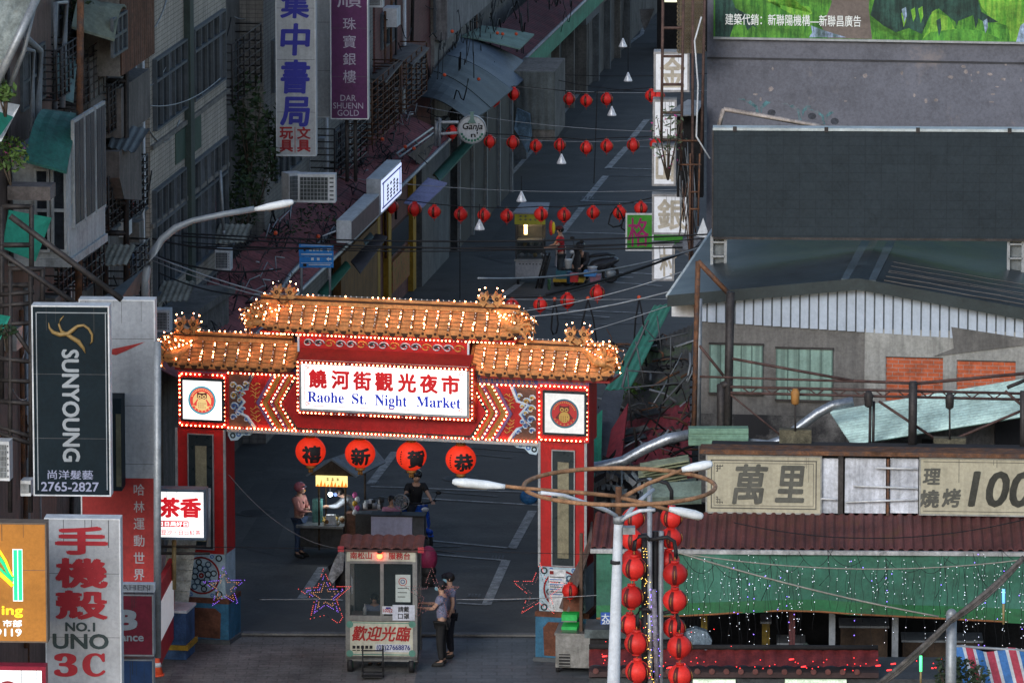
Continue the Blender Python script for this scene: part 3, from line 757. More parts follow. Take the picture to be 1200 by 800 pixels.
def bld(px0, px1, mat, zt, label, y0=-7, y1=0, z0=-.1, name='row_building', cat='building', fr=LF):
 a = fr.pix(px0, 200)[0]; b = fr.pix(px1, 200)[0]
 t = thing(name, label, cat, fr.pt((a + b) / 2, y0 / 2, z0), None)
 m = MB(); m.box(fr, a + .01, b - .01, y0, y1, z0, zt, mat); m.build('wall', t)
 return t, a, b
BA, s0, s1 = bld(-75, 62, BROWNW, 15.5, 'brown rendered apartment building with drainpipes at the left edge of the photo')
BB, s2, s3 = bld(62, 124, DCONC, 15.2, 'dark narrow building with caged windows beside the brown rendered building', y1=-.25)
BC, s4, s5 = bld(124, 176, DCONC, 15.0, 'dark building clad in rusty brown sheets behind the ladder-like steel frame', y1=-.1)
BD, s6, s7 = bld(176, 266, TANT, 15.8, 'tan tiled office building with long ribbon windows on the left side')
BE, s8, s9 = bld(266, 312, DCONC, 14, 'dark recessed building overgrown with hanging vines beside the tan office building', y1=-.6)
BF, s10, s11 = bld(312, 440, GREYT, 14, 'grey tiled building behind the bookshop and jewellery signs', y1=-.05)
BG_, s12, s13 = bld(440, 505, MAROONW, 13, 'maroon tiled building with rusty window cages right of the purple sign')
BH, s14, s15 = bld(505, 556, CONC, 12, 'weathered concrete building beyond the maroon tiled building', y1=.1)
BI, s16, s17 = bld(556, 700, DCONC, 10, 'low dark building under the maroon and green canopies far up the street', y1=-.6)
BJ, s18, s19 = bld(700, 790, DCONC, 10, 'farthest dark building at the top end of the street', y1=-.3)
E1 = FF(12, at(150, 650, 137)); 
m = MB(); x0, x1, z0, z1 = E1.rect(-140, 232, 380, 800); 
tE = thing('corner_building', 'dark corner building directly behind the left shop signs', 'building', E1.pt((x0 + x1) / 2, -2, 0))
x0 = E1.pix(-160, 600)[0]; x1 = E1.pix(186, 600)[0]
m.box(E1, x0, x1, -6, -.4, -.1, 4.6, DCONC); m.build('wall', tE)
m = MB(); m.box(E1, x0, x1 + .1, -6.2, .3, 4.6, 4.75, DCONC); m.build('roof', tE)
for w in ((179, 215, 60, 138), (224.5, 260, 25, 104)): window(BD, LF, w, 0, 5, (.3,), .1)
for w in ((179, 214, 212, 330), (223, 263, 178, 296)): window(BD, LF, w, 0, 5, (.33,), .1)
m = MB()
for (p0, p1, a, b) in ((205, 219, 152, 188), (220, 235, 138, 178)):
 x0, x1, z0, z1 = LF.rect(p0, p1, a, b); m.box(LF, x0, x1, 0, .02, z0, z1, M('patched_green_tile', (.05, .085, .065), .7, .1, 3))
m.build('wall_patch', BD)
m = MB(); x0, x1, z0, z1 = LF.rect(217, 221.5, 40, 420); m.box(LF, x0, x1, 0, .14, 0, 15.5, M('downpipe_green', (.04, .06, .055), .6)); m.build('corner_strip', BD)
m = MB()
for (pa, pb, ya, yb) in ((176, 266, 178, 102), (176, 266, 262, 196)):
 A = LF.pix(pa, ya); B = LF.pix(pb, yb); z = (A[1] + B[1]) / 2
 m.box(LF, A[0], B[0], 0, .07, z - .04, z + .05, M('ledge_concrete', (.22, .20, .18), .8, .2, 2, streak=.5))
m.build('ledge', BD)
for (px0, px1, a, b) in ((184, 214, 355, 415), (226, 262, 325, 385)): window(BD, LF, (px0, px1, a, b), 0, 3, (.4,), .08)
window(BA, LF, (22, 50, 215, 300), 0, 3, (.4,), .1, WHITEM)
for (pts, r, mt, nm) in (([(28, 42), (47, 60), (45, 120), (43, 262)], .07, 'p', 'drainpipe'), ([(30, 58), (39, 60), (38, 120), (36, 240)], .05, 'p', 'drainpipe'), ([(64, 128), (65, 4), (77, 3), (75, 60), (73, 126)], .06, 'p', 'drainpipe')):
 m = MB(); m.tube([LF.pt(*((lambda q: (q[0], .22, q[1]))(LF.pix(x, y, .22)))) for x, y in pts], r, M('pipe_grey_pvc', (.20, .22, .24), .5, .15, 2), 8); m.build(nm, BA if pts[0][0] < 60 else BB)
def cage(parent, fr, px0, px1, yt, yb, y0, dep, name='window_cage', nb=7, mt=None):
 mt = mt or STEEL
 x0, x1, z0, z1 = fr.rect(px0, px1, yt, yb, y0 + dep); m = MB()
 nz = nb
 for i in range(nz + 1):
  z = z0 + (z1 - z0) * i / nz
  m.tube([fr.pt(x0, y0, z), fr.pt(x0, y0 + dep, z), fr.pt(x1, y0 + dep, z), fr.pt(x1, y0, z)], .016, mt, 4)
 for i in range(6):
  x = x0 + (x1 - x0) * i / 5; m.tube([fr.pt(x, y0 + dep, z0), fr.pt(x, y0 + dep, z1)], .02, mt, 4)
  m.tube([fr.pt(x, y0, z0), fr.pt(x, y0 + dep, z0)], .02, mt, 4)
 return m.build(name, parent)
for (a, b, t, u) in ((66, 90, 52, 110), (92, 121, 55, 118), (94, 121, 160, 225), (66, 92, 175, 240), (96, 122, 250, 330), (68, 92, 262, 335)):
 window(BB, LF, (a + 3, b - 3, t, u), -.25, 3, (.5,), .06)
 cage(BB, LF, a, b, t, u, -.25, .55)
for (a, b, t, u) in ((128, 146, 95, 150), (150, 172, 190, 250), (128, 148, 200, 262), (150, 174, 290, 350)):
 window(BC, LF, (a, b, t, u), -.1, 3, (.5,), .06)
 cage(BC, LF, a - 1, b + 1, t, u, -.1, .5)
m = MB(); x0, x1, z0, z1 = LF.rect(106, 124, 62, 150, .3); m.box(LF, x0, x1, -.25, .3, z0, z1, M('lattice_screen', (.13, .125, .12), .8, .2, 3, kind='tile', k=(.16, .16), alt=(.045, .045, .045))); m.build('lattice_screen', BB)
m = MB(); x0, x1, z0, z1 = LF.rect(142, 181, -30, 76, .8)
m.corr(LF.pt(x0, .8, z0), LF.pt(x1, .8, z0), LF.pt(x1, .8, z1), LF.pt(x0, .8, z1), M('rusty_brown_sheet', (.17, .085, .055), .8, .3, 2, streak=.6, alt=(.08, .05, .04), altamt=.4, altscale=2), .22, .02, .02)
m.box(LF, x0, x1, -.1, .77, z0 - .02, z1, DCONC); m.build('rusty_cladding', BC)
m = MB(); x0, x1, z0, z1 = LF.rect(142, 176, 92, 150, .5); m.box(LF, x0, x1, -.1, .5, z0, z1, M('grey_brown_render', (.16, .14, .13), .85, .2, 1.5, streak=.6)); m.build('balcony', BC)
m = MB(); x0, x1, z0, z1 = LF.rect(140, 166, 168, 245, .6); m.prism(LF, [(x0, z0 + .8), (x0 + .5, z0 + .3), (x1, z0), (x1, z1), (x0, z1)], -.1, .6, M('grey_brown_render', (.2, .2, .2))); m.build('balcony', BC)
def awning(name, label, pts, mat, th=.04, bulge=.0, cat='awning', corr=False, parent=None, pitch=.2):
 """pts: four 3D corners: back-left, back-right, front-right, front-left"""
 P = [Vector(p) for p in pts]; m = MB()
 if corr: m.corr(P[0], P[1], P[2], P[3], mat, pitch, .018, .015)
 else:
  nr = 8; vs = []
  for i in range(nr + 1):
   t = i / nr
   for j in range(7):
    q = j / 6; c = P[0].lerp(P[1], q).lerp(P[3].lerp(P[2], q), t)
    vs.append(c + Z3 * bulge * (sin(pi * t * .5 + 0) * (1 - t) * 2 + .12 * sin(q * 19 + t * 3) * .3))
  k = len(vs); vs += [v - Z3 * th for v in vs]
  fs = []
  for i in range(nr):
   for j in range(6):
    a = i * 7 + j; fs += [(a, a + 1, a + 8, a + 7), (k + a, k + a + 7, k + a + 8, k + a + 1)]
  for j in range(6): a = nr * 7 + j; fs.append((a, a + 1, k + a + 1, k + a)); fs.append((j, k + j, k + j + 1, j + 1))
  for i in range(nr): a = i * 7; fs.append((a, a + 7, k + a + 7, k + a)); a += 6; fs.append((a, k + a, k + a + 7, a + 7))
  m.raw(vs, fs, mat)
 o = m.build(name, parent)
 if parent is None: tag(o, label, cat)
 return o
def fpt(px, py, y): q = LF.pix(px, py, y); return LF.pt(q[0], y, q[1])
OLIV = M('olive_awning', (.14, .165, .13), .7, .15, 2, streak=.3); TEALA = M('teal_awning', (.025, .13, .105), .6, .2, 2, streak=.35, alt=(.015, .07, .06), altamt=.3)
TEALB = M('teal_sheet', (.02, .24, .17), .7, .12, 2)
awning('window_awning', 'rounded olive awning above a caged window at the top left', [at(97, 3, 131.5), at(148, 8, 131.9), at(134, 46, 130.4), at(84, 31, 130)], OLIV, .05, .35)
awning('window_awning', 'long teal awning below the drainpipes at the left edge', [at(54, 128, 126), at(99, 134, 126.4), at(78, 201, 123.9), at(28, 187, 123.6)], TEALA, .05, .35)
awning('window_awning', 'small pale teal awning under the olive awning', [at(68, 62, 130), at(93, 68, 130.3), at(86, 118, 129), at(67, 112, 128.8)], M('pale_teal', (.12, .19, .19), .6, .15, 2), .05, .3)
CORD = M('dark_corrugated', (.075, .085, .09), .6, .25, 2, streak=.3)
CORB = M('beige_corrugated', (.26, .26, .22), .7, .25, 2, streak=.3)
awning('window_awning', 'dark corrugated awning beside the lower end of the rusty cladding', [at(136, 145, 134), at(176, 151, 134.5), at(158, 179, 132.8), at(126, 172, 132.6)], CORD, corr=True)
for (L_, px, py, w, hh) in (('beige corrugated awning over the air conditioner at the edge of the vines', 268, 280, 20, 8), ('beige corrugated awning low on the tan building above its lowest windows', 200, 348, 20, 9), ('weathered beige awning between the ladder frame and the tan building', 128, 306, 20, 9), ('short grey awning beside the rusty pole', 104, 260, 12, 8)):
 A = fpt(px - w, py + hh * .3, 0); B = fpt(px + w * .3, py - hh * 1.3, 0)
 c = fpt(px + w, py - hh * .2, .75); d = fpt(px - w * .6, py + hh * 1.2, .75)
 fr = FF(4, at(px, py, A.y)); x0, x1, z0, z1 = fr.rect(px - w, px + w, py - hh * .7, py + hh * .7)
 awning('window_awning', L_, [fr.pt(x0 + .1, -.7, z1 + .12), fr.pt(x1 + .1, -.7, z1 + .12), fr.pt(x1, .0, z0 + .05), fr.pt(x0, .0, z0)], CORB if 'grey' not in L_ else GREYM, corr=True, pitch=.12)
WB = FF(9, at(70, 300, 124.5)); x0, x1, z0, z1 = WB.rect(40, 80, 186, 300)
WHW = M('white_painted_wall', (.40, .42, .43), .7, .15, 1.5, streak=.4)
tb = thing('bay_window', 'white painted bay with tall sash windows projecting at the left behind a green sheet', 'bay window', WB.pt((x0 + x1) / 2, -1, z0))
m = MB(); m.box(WB, x0 - 1.2, x1, -3.2, 0, z0 - .05, z1 + .1, WHW); m.box(WB, x0 - 1.2, x1 + .05, -3.2, .06, z0 - .2, z0 - .05, WHW); m.build('wall', tb)
window(tb, WB, (44, 56, 200, 292), 0, 1, (.5,), .08, WHW); window(tb, WB, (64, 76, 200, 292), 0, 1, (.5,), .08, WHW)
WS = Fr(WB.pt(x1, 0, 0), -WB.N)
for i in range(3):
 a = .35 + i * .95; f = MB(); f.box(WS, a - .06, a + .8, .0, .06, z0 + .5, z1 + .7, WHW); o = f.build('window', tb)
 p = MB(); p.box(WS, a, a + .34, .06, .07, z0 + .56, z1 + .64, WPANE); p.box(WS, a + .4, a + .74, .06, .07, z0 + .56, z1 + .64, WPANE); p.build('pane', o)
m = MB(); fr = FF(6, at(38, 225, 123)); x0, x1, z0, z1 = fr.rect(12, 62, 216, 232); m.box(fr, x0, x1, -.3, .3, z0, z1, M('flower_trough', (.16, .14, .135), .85, .25, 4)); tag(m.build('planter_box'), 'brown rectangular flower trough above the green sheet at the left edge', 'planter')
m = MB(); m.slab([at(10, 246, 122.2), at(60, 255, 122.6), at(41, 306, 122.4), at(2, 291, 122)], .03, TEALB); tag(m.build('shade_sheet'), 'bright teal sheet hung behind the steel sign frame at the left edge', 'tarpaulin')
m = MB(); m.corr(at(-40, -60, 121), at(48, -15, 121), at(-6, 95, 119.5), at(-90, 40, 119.5), M('pale_roof_sheet', (.28, .31, .29), .6, .3, .9, alt=(.22, .16, .08), altamt=.35, altscale=.8), .22, .02, .02)
m2 = m.build('roof_sheet'); tag(m2, 'patchy pale corrugated roof in the top left corner', 'roof')
m = MB(); m.tube([at(46, -8, 119.6), at(-4, 98, 119.2)], .08, GREYM, 8); m.tube([at(40, 8, 119.6), at(28, 60, 119.6), at(8, 110, 119.6)], .05, GREYM, 6); tag(m.build('roof_gutter'), 'grey gutter along the roof edge in the top left corner', 'gutter')
m = MB(); m.slab([at(-5, 118, 120), at(22, 123, 120.5), at(0, 166, 120), at(-12, 166, 120)], .03, WHITEM); m.slab([at(-5, 130, 119.9), at(14, 137, 120.3), at(-2, 160, 119.9), at(-12, 160, 120)], .03, TEALB); tag(m.build('shade_sheet'), 'white and green sheet corner poking in at the left edge', 'tarpaulin')
m = MB(); m.slab([at(-20, 366, 117), at(11, 371, 117.4), at(-2, 400, 117), at(-20, 400, 117)], .03, TEALB); tag(m.build('shade_sheet'), 'small green sheet corner left of the black hair salon sign', 'tarpaulin')
FOL1 = M('foliage_bright', (.075, .14, .03), .6, .35, 6); FOL2 = M('foliage_dark', (.03, .055, .022), .7, .35, 6)
FLOW = M('pink_petals', (.5, .06, .25), .6, .1, 3)
def plant(label, cpx, Y, r, n, mat, size=.09, flowers=0, name='potted_plant', cat='plant', stem=.5, px=None):
 c = at(*cpx, Y); t = thing(name, label, cat, c - Z3 * (r[2] + stem * .5)); m = MB(); leaves(m, c, r, n, mat, size); m.build('foliage', t)
 m = MB()
 for i in range(5): m.tube([c - Z3 * (r[2] + stem * .5), c + Vector((rl.uniform(-1, 1) * r[0] * .7, rl.uniform(-1, 1) * r[1] * .5, rl.uniform(-.3, .8) * r[2]))], [.025, .008], M('twig', (.08, .06, .045), .8), 4)
 m.build('stem', t)
 if flowers:
  m = MB(); leaves(m, c, r, flowers, FLOW, size * .7); m.build('blossom', t)
plant('bright green leafy twig at the left edge under the corner roof', (6, 108), 119.4, (.22, .2, .2), 60, FOL1)
plant('bright green bush with pink flowers above the flower trough', (12, 180), 120.5, (.38, .3, .34), 260, FOL1, .07, 10)
plant('small green plant hanging over the sheet left of the black sign', (8, 388), 116.6, (.2, .2, .12), 40, FOL2)
plant('dark green plant on the ledge above the olive awning', (92, 12), 131, (.35, .3, .4), 220, FOL2, .08)
for i, (px, py, rx, rz, n) in enumerate(((292, 140, .45, 1.1, 420), (300, 190, .55, .9, 420), (283, 235, .5, .7, 320), (318, 160, .4, .8, 260))):
 Y = LF.pt(spx(px, py), 0, 0).y - .4
 plant(['dark creeper hanging high in the recess right of the tan building', 'dark leafy creeper behind the curved street lamp', 'lowest dark creeper just above the curved street lamp arm', 'dark creeper beside the lower left edge of the bookshop sign'][i], (px, py), Y, (rx, .4, rz), n, FOL2, .085, name='creeper', cat='creeper')
def ac(label, px, py, w, h, Y, phi=6, dep=.35, group=None):
 fr = FF(phi, at(px, py + h / 2, Y)); x0, x1, z0, z1 = fr.rect(px - w / 2, px + w / 2, py - h / 2, py + h / 2)
 t = thing('air_conditioner', label, 'air conditioner', fr.pt((x0 + x1) / 2, -dep / 2, z0)); m = MB()
 m.box(fr, x0, x1, -dep, 0, z0, z1, WHITEM); m.build('casing', t)
 m = MB(); c = x0 + (x1 - x0) * .42; zz = (z0 + z1) / 2; g0 = x0 + (x1 - x0) * .06; g1 = x0 + (x1 - x0) * .8
 m.box(fr, g0, g1, 0, .012, z0 + .06, z1 - .06, M('ac_dark_grille', (.05, .06, .065), .6))
 for i in range(7): z = z0 + .06 + (z1 - z0 - .12) * i / 6; m.box(fr, g0, g1, .012, .022, z - .006, z + .006, GREYM)
 for i in range(9): x = g0 + (g1 - g0) * i / 8; m.box(fr, x - .006, x + .006, .012, .02, z0 + .06, z1 - .06, GREYM)
 m.build('fan_grille', t)
 m = MB()
 for i in range(6): z = z0 + .08 + (z1 - z0 - .16) * i / 5; m.box(fr, g1 + .04, x1 - .04, 0, .01, z - .018, z + .012, M('ac_dark_grille', (0, 0, 0)))
 m.build('side_vent', t)
ac('large white outdoor air conditioner on the canopy under the bookshop sign', 371, 221, 44, 33, 149, 4)
ac('second white air conditioner standing end-on left of the large one', 347, 220, 17, 34, 149.8, -30)
ac('white air conditioner under the beige awning near the vines', 261, 305, 18, 24, 145)
ac('white air conditioner on a bracket at the very top right of the purple sign', 440, 1, 17, 16, 166)
ac('small air conditioner behind the black sign near the tan building', 190, 376, 18, 26, 137)
ac('white air conditioner low at the left edge beside the black sign', 2, 540, 18, 46, 119)
ac('white cabinet-like air conditioner below the left lattice frames', 30, 572, 12, 18, 119.5)
def lattice(label, pts_pairs, Y, r=.05, mat=None, name='scaffold', cat='scaffold'):
 m = MB()
 for (a, b) in pts_pairs: m.tube([at(*a, Y), at(*b, Y)], r, mat or STEEL, 5)
 return tag(m.build(name), label, cat)
lattice('tall dark ladder-like steel frame rising beside the rusty cladding', [((124, 0), (124, 345)), ((148, 0), (148, 345))] + [((124, y), (148, y)) for y in (-2, 60, 95, 168, 203, 238, 273, 308, 341)], 133.5, .06)
lattice('black square steel frame in front of the teal sheet at the left edge', [((2, 242), (38, 242)), ((37, 240), (37, 334)), ((0, 287), (37, 287)), ((0, 334), (38, 334)), ((2, 242), (2, 470))], 120.5, .05)
lattice('lower black scaffold behind the left edge of the black sign', [((10, 315), (52, 315)), ((12, 315), (12, 600)), ((0, 345), (40, 342)), ((0, 358), (40, 355)), ((0, 380), (40, 378)), ((0, 420), (40, 424)), ((0, 445), (40, 447)), ((0, 470), (40, 473)), ((14, 382), (40, 420)), ((50, 315), (50, 352)), ((36, 316), (36, 600)), ((0, 500), (38, 512)), ((0, 508), (38, 520))], 120.2, .045)
lattice('long rusty pole standing left of the ladder-like frame', [((94.5, -10), (92, 352))], 126, .07, RUST, 'steel_pole', 'pole')
lattice('long dark diagonal brace reaching down to the white sports sign', [((12, 253), (143, 351))], 119.8, .06, None, 'steel_brace', 'brace')
lattice('lower dark diagonal brace behind the black sign', [((-10, 288), (88, 355))], 119.6, .05, None, 'steel_brace', 'brace')
lattice('thin white-grey mast between the black sign and the gate', [((184.5, 400), (184.5, 770))], 117.5, .07, GREYM, 'steel_pole', 'pole')
lattice('wall-mounted grey pipe running down the brick recess beside the vines', [((258, 200), (262, 270)), ((262, 270), (262, 275))], 146, .04, GREYM, 'steel_pole', 'pole')
m = MB(); m.slab([at(118, 350, 128), at(166, 316, 131), at(160, 345, 131), at(140, 352, 128)], .04, CORD); tag(m.build('window_awning'), 'dark sloping awning directly above the white sports sign', 'awning')
def ep(px, py, y): q = LF.pix(px, py, y); return q
def canopy(name, label, pxa, pxb, mat, yo=0., w=1.35, zi=5.0, ze=4.35, corr=True, pitch=.28, cat='canopy', th=.02, z0=None):
 a = LF.pix(pxa, 300)[0]; b = LF.pix(pxb, 300)[0]
 m = MB(); 
 if corr: m.corr(LF.pt(a, yo, zi), LF.pt(b, yo, zi), LF.pt(b, yo + w, ze), LF.pt(a, yo + w, ze), mat, pitch, .022, .02)
 else: m.slab([LF.pt(a, yo, zi), LF.pt(b, yo, zi), LF.pt(b, yo + w, ze), LF.pt(a, yo + w, ze)], .04, mat)
 m.tube([LF.pt(a, yo + w + .03, ze - .04), LF.pt(b, yo + w + .03, ze - .04)], .05, GREYM, 6)
 return tag(m.build(name), label, cat)
canopy('street_canopy', 'long maroon corrugated canopy strewn with cables behind the gate on the left', 150, 385, CANM, 0, 1.45, 5.05, 4.35)
canopy('street_canopy', 'maroon corrugated canopy strip behind the lit white box sign', 386, 470, CANM, 0, 1.35, 5.0, 4.4)
canopy('street_canopy', 'far maroon roof with pale gutter at the top centre of the street', 560, 745, M('maroon_roof_far', (.11, .03, .035), .7, .35, 1.4, streak=.4, alt=(.05, .035, .035), altamt=.4, altscale=1), 0, 1.15, 4.9, 4.4)
m = MB(); a = LF.pix(572, 300)[0]; b = LF.pix(745, 300)[0]; m.box(LF, a, b, 1.02, 1.08, 3.7, 4.32, M('mint_fascia', (.06, .26, .17), .6, .2, 2)); m.box(LF, a, b, .0, 1.02, 3.7, 3.74, DCONC); tag(m.build('shop_fascia'), 'mint green fascia under the pale gutter of the far maroon roof', 'fascia')
TARP = M('blue_grey_tarp', (.075, .10, .135), .6, .2, 1.2, bump=.2); TARP2 = M('slate_tarp', (.075, .095, .105), .65, .2, 1.2, bump=.2)
for i, (pts, mt) in enumerate((([(523, 64), (541, 44), (628, 80), (600, 105)], TARP), ([(508, 83), (522, 65), (600, 105), (575, 126)], TARP2), ([(493, 113), (507, 84), (575, 127), (551, 142)], TARP2))):
 P = [fpt(*pts[0], .2), fpt(*pts[1], .2), fpt(*pts[2], 1.95), fpt(*pts[3], 1.95)]
 awning('shop_awning', ['bluest sagging tarp awning nearest the pale green sheet', 'middle slate tarp awning between the two others', 'lowest slate tarp awning just above the round hanging sign'][i], P, mt, .03, .20)
awning('shop_awning', 'pale green sheet roof above the sagging tarps', [fpt(541, 42, .2), fpt(565, 30, .2), fpt(626, 40, 1.7), fpt(609, 57, 1.7)], M('pale_green_sheet', (.16, .25, .21), .7, .2, 1.5, streak=.2), .04, .03)
m = MB(); m.corr(fpt(640, 80, .9), fpt(657, 62, .9), fpt(657, 62, .9) - Z3 * 3.0, fpt(640, 80, .9) - Z3 * 3.0, M('grey_shutter', (.10, .12, .125), .6, .2, 2, streak=.4), .2, .02, .02)
fs = FF(6, at(632, 150, 183)); x0, x1, z0, z1 = fs.rect(602, 650, 84, 152)
m = MB(); m.corr(fs.pt(x0, 0, z0), fs.pt(x1, 0, z0), fs.pt(x1, 0, z1), fs.pt(x0, 0, z1), M('grey_shutter', (.1, .1, .1)), .22, .02, .02); m.box(fs, x0, x1, -3, -.05, z0 - .3, z1, DCONC); tag(m.build('stall_shed'), 'grey corrugated shed end wall under the blue tarps', 'shed')
m = MB(); vs = [fs.pt(fs.pix(x, y)[0], .12 + .05 * sin(y * .3 + x), fs.pix(x, y)[1]) for x, y in ((607, 126), (622, 132), (624, 158), (619, 178), (610, 160), (604, 150))]; m.slab(vs, .05, M('blue_plastic', (.12, .20, .28), .4, .3, 5)); tag(m.build('plastic_sheet'), 'crumpled pale blue plastic sheet hanging from the grey shed', 'plastic sheet')
for (a, b, t, u, L_) in ((436, 468, 84, 155, 0), (470, 500, 62, 120, 0)): window(BG_, LF, (a + 3, b - 3, t + 4, u - 4), 0, 4, (.5,), .06); cage(BG_, LF, a, b, t, u, 0, .7, nb=9, mt=RUST)
window(BG_, LF, (446, 462, 12, 50), 0, 2, (.5,), .06); window(BH, LF, (508, 524, -20, 30), .1, 2, (.5,), .06); window(BH, LF, (532, 550, -40, 4), .1, 2, (.5,), .06)
for (w) in ((318, 345, 40, 96), (356, 384, 5, 60), (395, 425, -20, 40), (322, 350, 150, 200), (392, 428, 140, 190)): window(BF, LF, w, -.05, 4, (.4,), .08); 
cage(BF, LF, 392, 430, 135, 195, -.05, .6, nb=8); cage(BE, LF, 272, 306, 40, 110, -.6, .6); window(BE, LF, (276, 302, 45, 105), -.6, 3, (.5,), .06); window(BE, LF, (272, 304, 300, 350), -.6, 3, (.5,), .06)
for i, (A, B_, c_, d_) in enumerate((((434, 92), (446, 76), (472, 72), (452, 96)), ((458, 68), (474, 50), (503, 56), (484, 76)))):
 awning('window_awning', ['lower beige board awning right of the purple sign', 'upper beige board awning right of the purple sign'][i], [fpt(*A, 0), fpt(*B_, 0), fpt(*c_, .8), fpt(*d_, .8)], M('beige_board', (.17, .16, .15), .8, .2, 3), .04, .02)
m = MB(); A = LF.pix(505, 60); m.box(LF, A[0], LF.pix(556, 60)[0], .1, .45, 6.2, 8.6, M('pale_concrete', (.25, .24, .24), .85, .2, 1.5, streak=.6)); m.build('parapet', BH)
yo = 1.45
t = thing('lightbox_sign', 'lit white box sign with blue border angled along the left canopy edge', 'sign', fpt(458, 240, yo))
x0, x1, z0, z1 = LF.rect(447.5, 470.5, 201.5, 237.5, yo + .32)
m = MB(); m.box(LF, x0 - .04, x1 + .04, yo - .05, yo + .3, z0 - .06, z1 + .06, WHITEM); m.build('case', t)
BLIT = M('lit_bluish_panel', (.7, .75, .9), .4, 0, emit=(.62, .70, 1), es=.85)
m = MB(); m.box(LF, x0, x1, yo + .3, yo + .32, z0, z1, BLIT); m.build('lit_panel', t)
m = MB(); e = .1
for (a, b, c, d) in ((x0 + .06, x1 - .06, z0 + .06, z0 + .1), (x0 + .06, x1 - .06, z1 - .1, z1 - .06), (x0 + .2, x0 + .3, z0 + .06, z1 - .06), (x1 - .3, x1 - .2, z0 + .06, z1 - .06)): m.box(LF, a, b, yo + .32, yo + .325, c, d, M('sign_blue_violet', (.1, .1, .5), .5, 0))
rr = random.Random(4)
for k in range(4):
 x = x0 + (x1 - x0) * (.28 + .16 * k)
 for j in range(5):
  z = z1 - .2 - (z1 - z0 - .35) * (j + .5) / 5
  if rr.random() < .85: m.box(LF, x - .1, x + .16, yo + .325, yo + .33, z - .02, z + .02, INK); m.box(LF, x, x + .05, yo + .325, yo + .33, z - .05, z + .05, INK)
m.build('lettering', t)
t = thing('box_sign', 'unlit grey box sign with a dark red face below the lit white one', 'sign', fpt(430, 275, yo))
x0, x1, z0, z1 = LF.rect(412.5, 445, 243, 269, yo + .32)
m = MB(); m.box(LF, x0, x1, yo - .05, yo + .3, z0, z1, WHITEM); m.build('case', t)
m = MB(); m.box(LF, x0 + .05, x1 - .05, yo + .3, yo + .31, z0 + .04, z1 - .04, M('dull_red_face', (.16, .11, .12), .5, .2, 4)); m.build('face', t)
m = MB(); a, b, c, d = LF.rect(500, 548, 130, 170, 1.2)
awning('shop_awning', 'small lavender corrugated awning right of the lit box sign', [fpt(473, 238, 1.4), fpt(501, 209, 1.4), fpt(524, 215, 1.95), fpt(495, 243, 1.95)], M('lavender_sheet', (.36, .36, .56), .5, .12, 2), corr=True)
awning('shop_awning', 'dark brown sheet awning low above the yellow shopfront', [fpt(411, 306, 1.4), fpt(440, 274, 1.4), fpt(454, 277, 1.9), fpt(422, 320, 1.9)], M('brown_sheet', (.10, .085, .085), .7, .2, 2), .03, .02)
awning('shop_awning', 'green rolled tarp awning directly above the gate roof', [fpt(372, 342, 1.4), fpt(404, 306, 1.4), fpt(411, 312, 1.85), fpt(380, 350, 1.85)], M('green_tarp', (.03, .17, .10), .5, .2, 2), .03, .05)
awning('shop_awning', 'long green rolled awning below the round hanging sign', [fpt(507, 204, 1.3), fpt(552, 156, 1.3), fpt(560, 162, 1.7), fpt(515, 212, 1.7)], M('green_roll', (.03, .13, .09), .5, .2, 2), .05, .06)
awning('shop_awning', 'small grey-green tarp scrap beside the grey box sign', [fpt(425, 281, 1.5), fpt(434, 272, 1.5), fpt(438, 277, 1.8), fpt(428, 287, 1.8)], M('greygreen', (.14, .2, .19), .6), .02, .01)
YEL = M('yellow_paint', (.42, .25, .025), .55, .2, 3, streak=.2); 
t = thing('shopfront', 'yellow framed shopfront with a painted panel on the left street side', 'shopfront', LF.pt(LF.pix(465, 300)[0], 0, 0))
for (p0, p1) in ((441, 444), (453.5, 457), (482.5, 486)):
 a = LF.pix(p0, 300, .1)[0]; b = LF.pix(p1, 300, .1)[0]; m = MB(); m.box(LF, a, b, 0, .14, 0, 3.6, YEL); m.build('post', t)
m = MB(); a = LF.pix(441, 300, .1)[0]; b = LF.pix(486, 300, .1)[0]; m.box(LF, a, b, 0, .16, 3.35, 3.62, YEL); m.build('lintel', t)
x0, x1, z0, z1 = LF.rect(461, 481, 297, 333, .12); m = MB(); m.box(LF, x0, x1, 0, .1, z0, z1, M('painted_panel', (.35, .2, .04), .6, .4, 6, alt=(.3, .04, .04), altamt=.45, altscale=6)); m.build('painted_panel', t)
x0, x1, z0, z1 = LF.rect(461, 481, 262, 290, .12); m = MB(); m.box(LF, x0, x1, 0, .08, z0, z1, WPANE); m.build('window', t)
m = MB(); a = LF.pix(488, 300, .1)[0]; b = LF.pix(520, 300, .1)[0]; m.box(LF, a, b, 0, .25, -.05, 3.9, M('grey_shopwall', (.13, .14, .15), .8, .2, 2, streak=.4)); tag(m.build('wall_panel'), 'plain grey wall panel right of the yellow shopfront', 'wall')
m = MB(); a = LF.pix(395, 300, .1)[0]; b = LF.pix(438, 300, .1)[0]; m.box(LF, a, b, 0, .2, -.05, 2.9, M('orange_brown_shutter', (.22, .11, .035), .7, .2, 2, streak=.5)); tag(m.build('wall_panel'), 'orange-brown shutter left of the yellow shopfront', 'shutter')
m = MB(); a = LF.pix(528, 300, .1)[0]; b = LF.pix(590, 300, .1)[0]; m.box(LF, a, b, 0, .3, -.05, 3.9, M('dark_shopfront', (.05, .055, .06), .5, .4, 1.2)); 
for i in range(5): q = a + (b - a) * i / 4; m.box(LF, q - .06, q + .06, .3, .38, -.05, 3.9, GREYM)
tag(m.build('shop_front_row'), 'row of dark closed shopfronts below the sagging tarps', 'shopfront')
fr = FF(3, at(553, 152, 168)); S = 168 / F
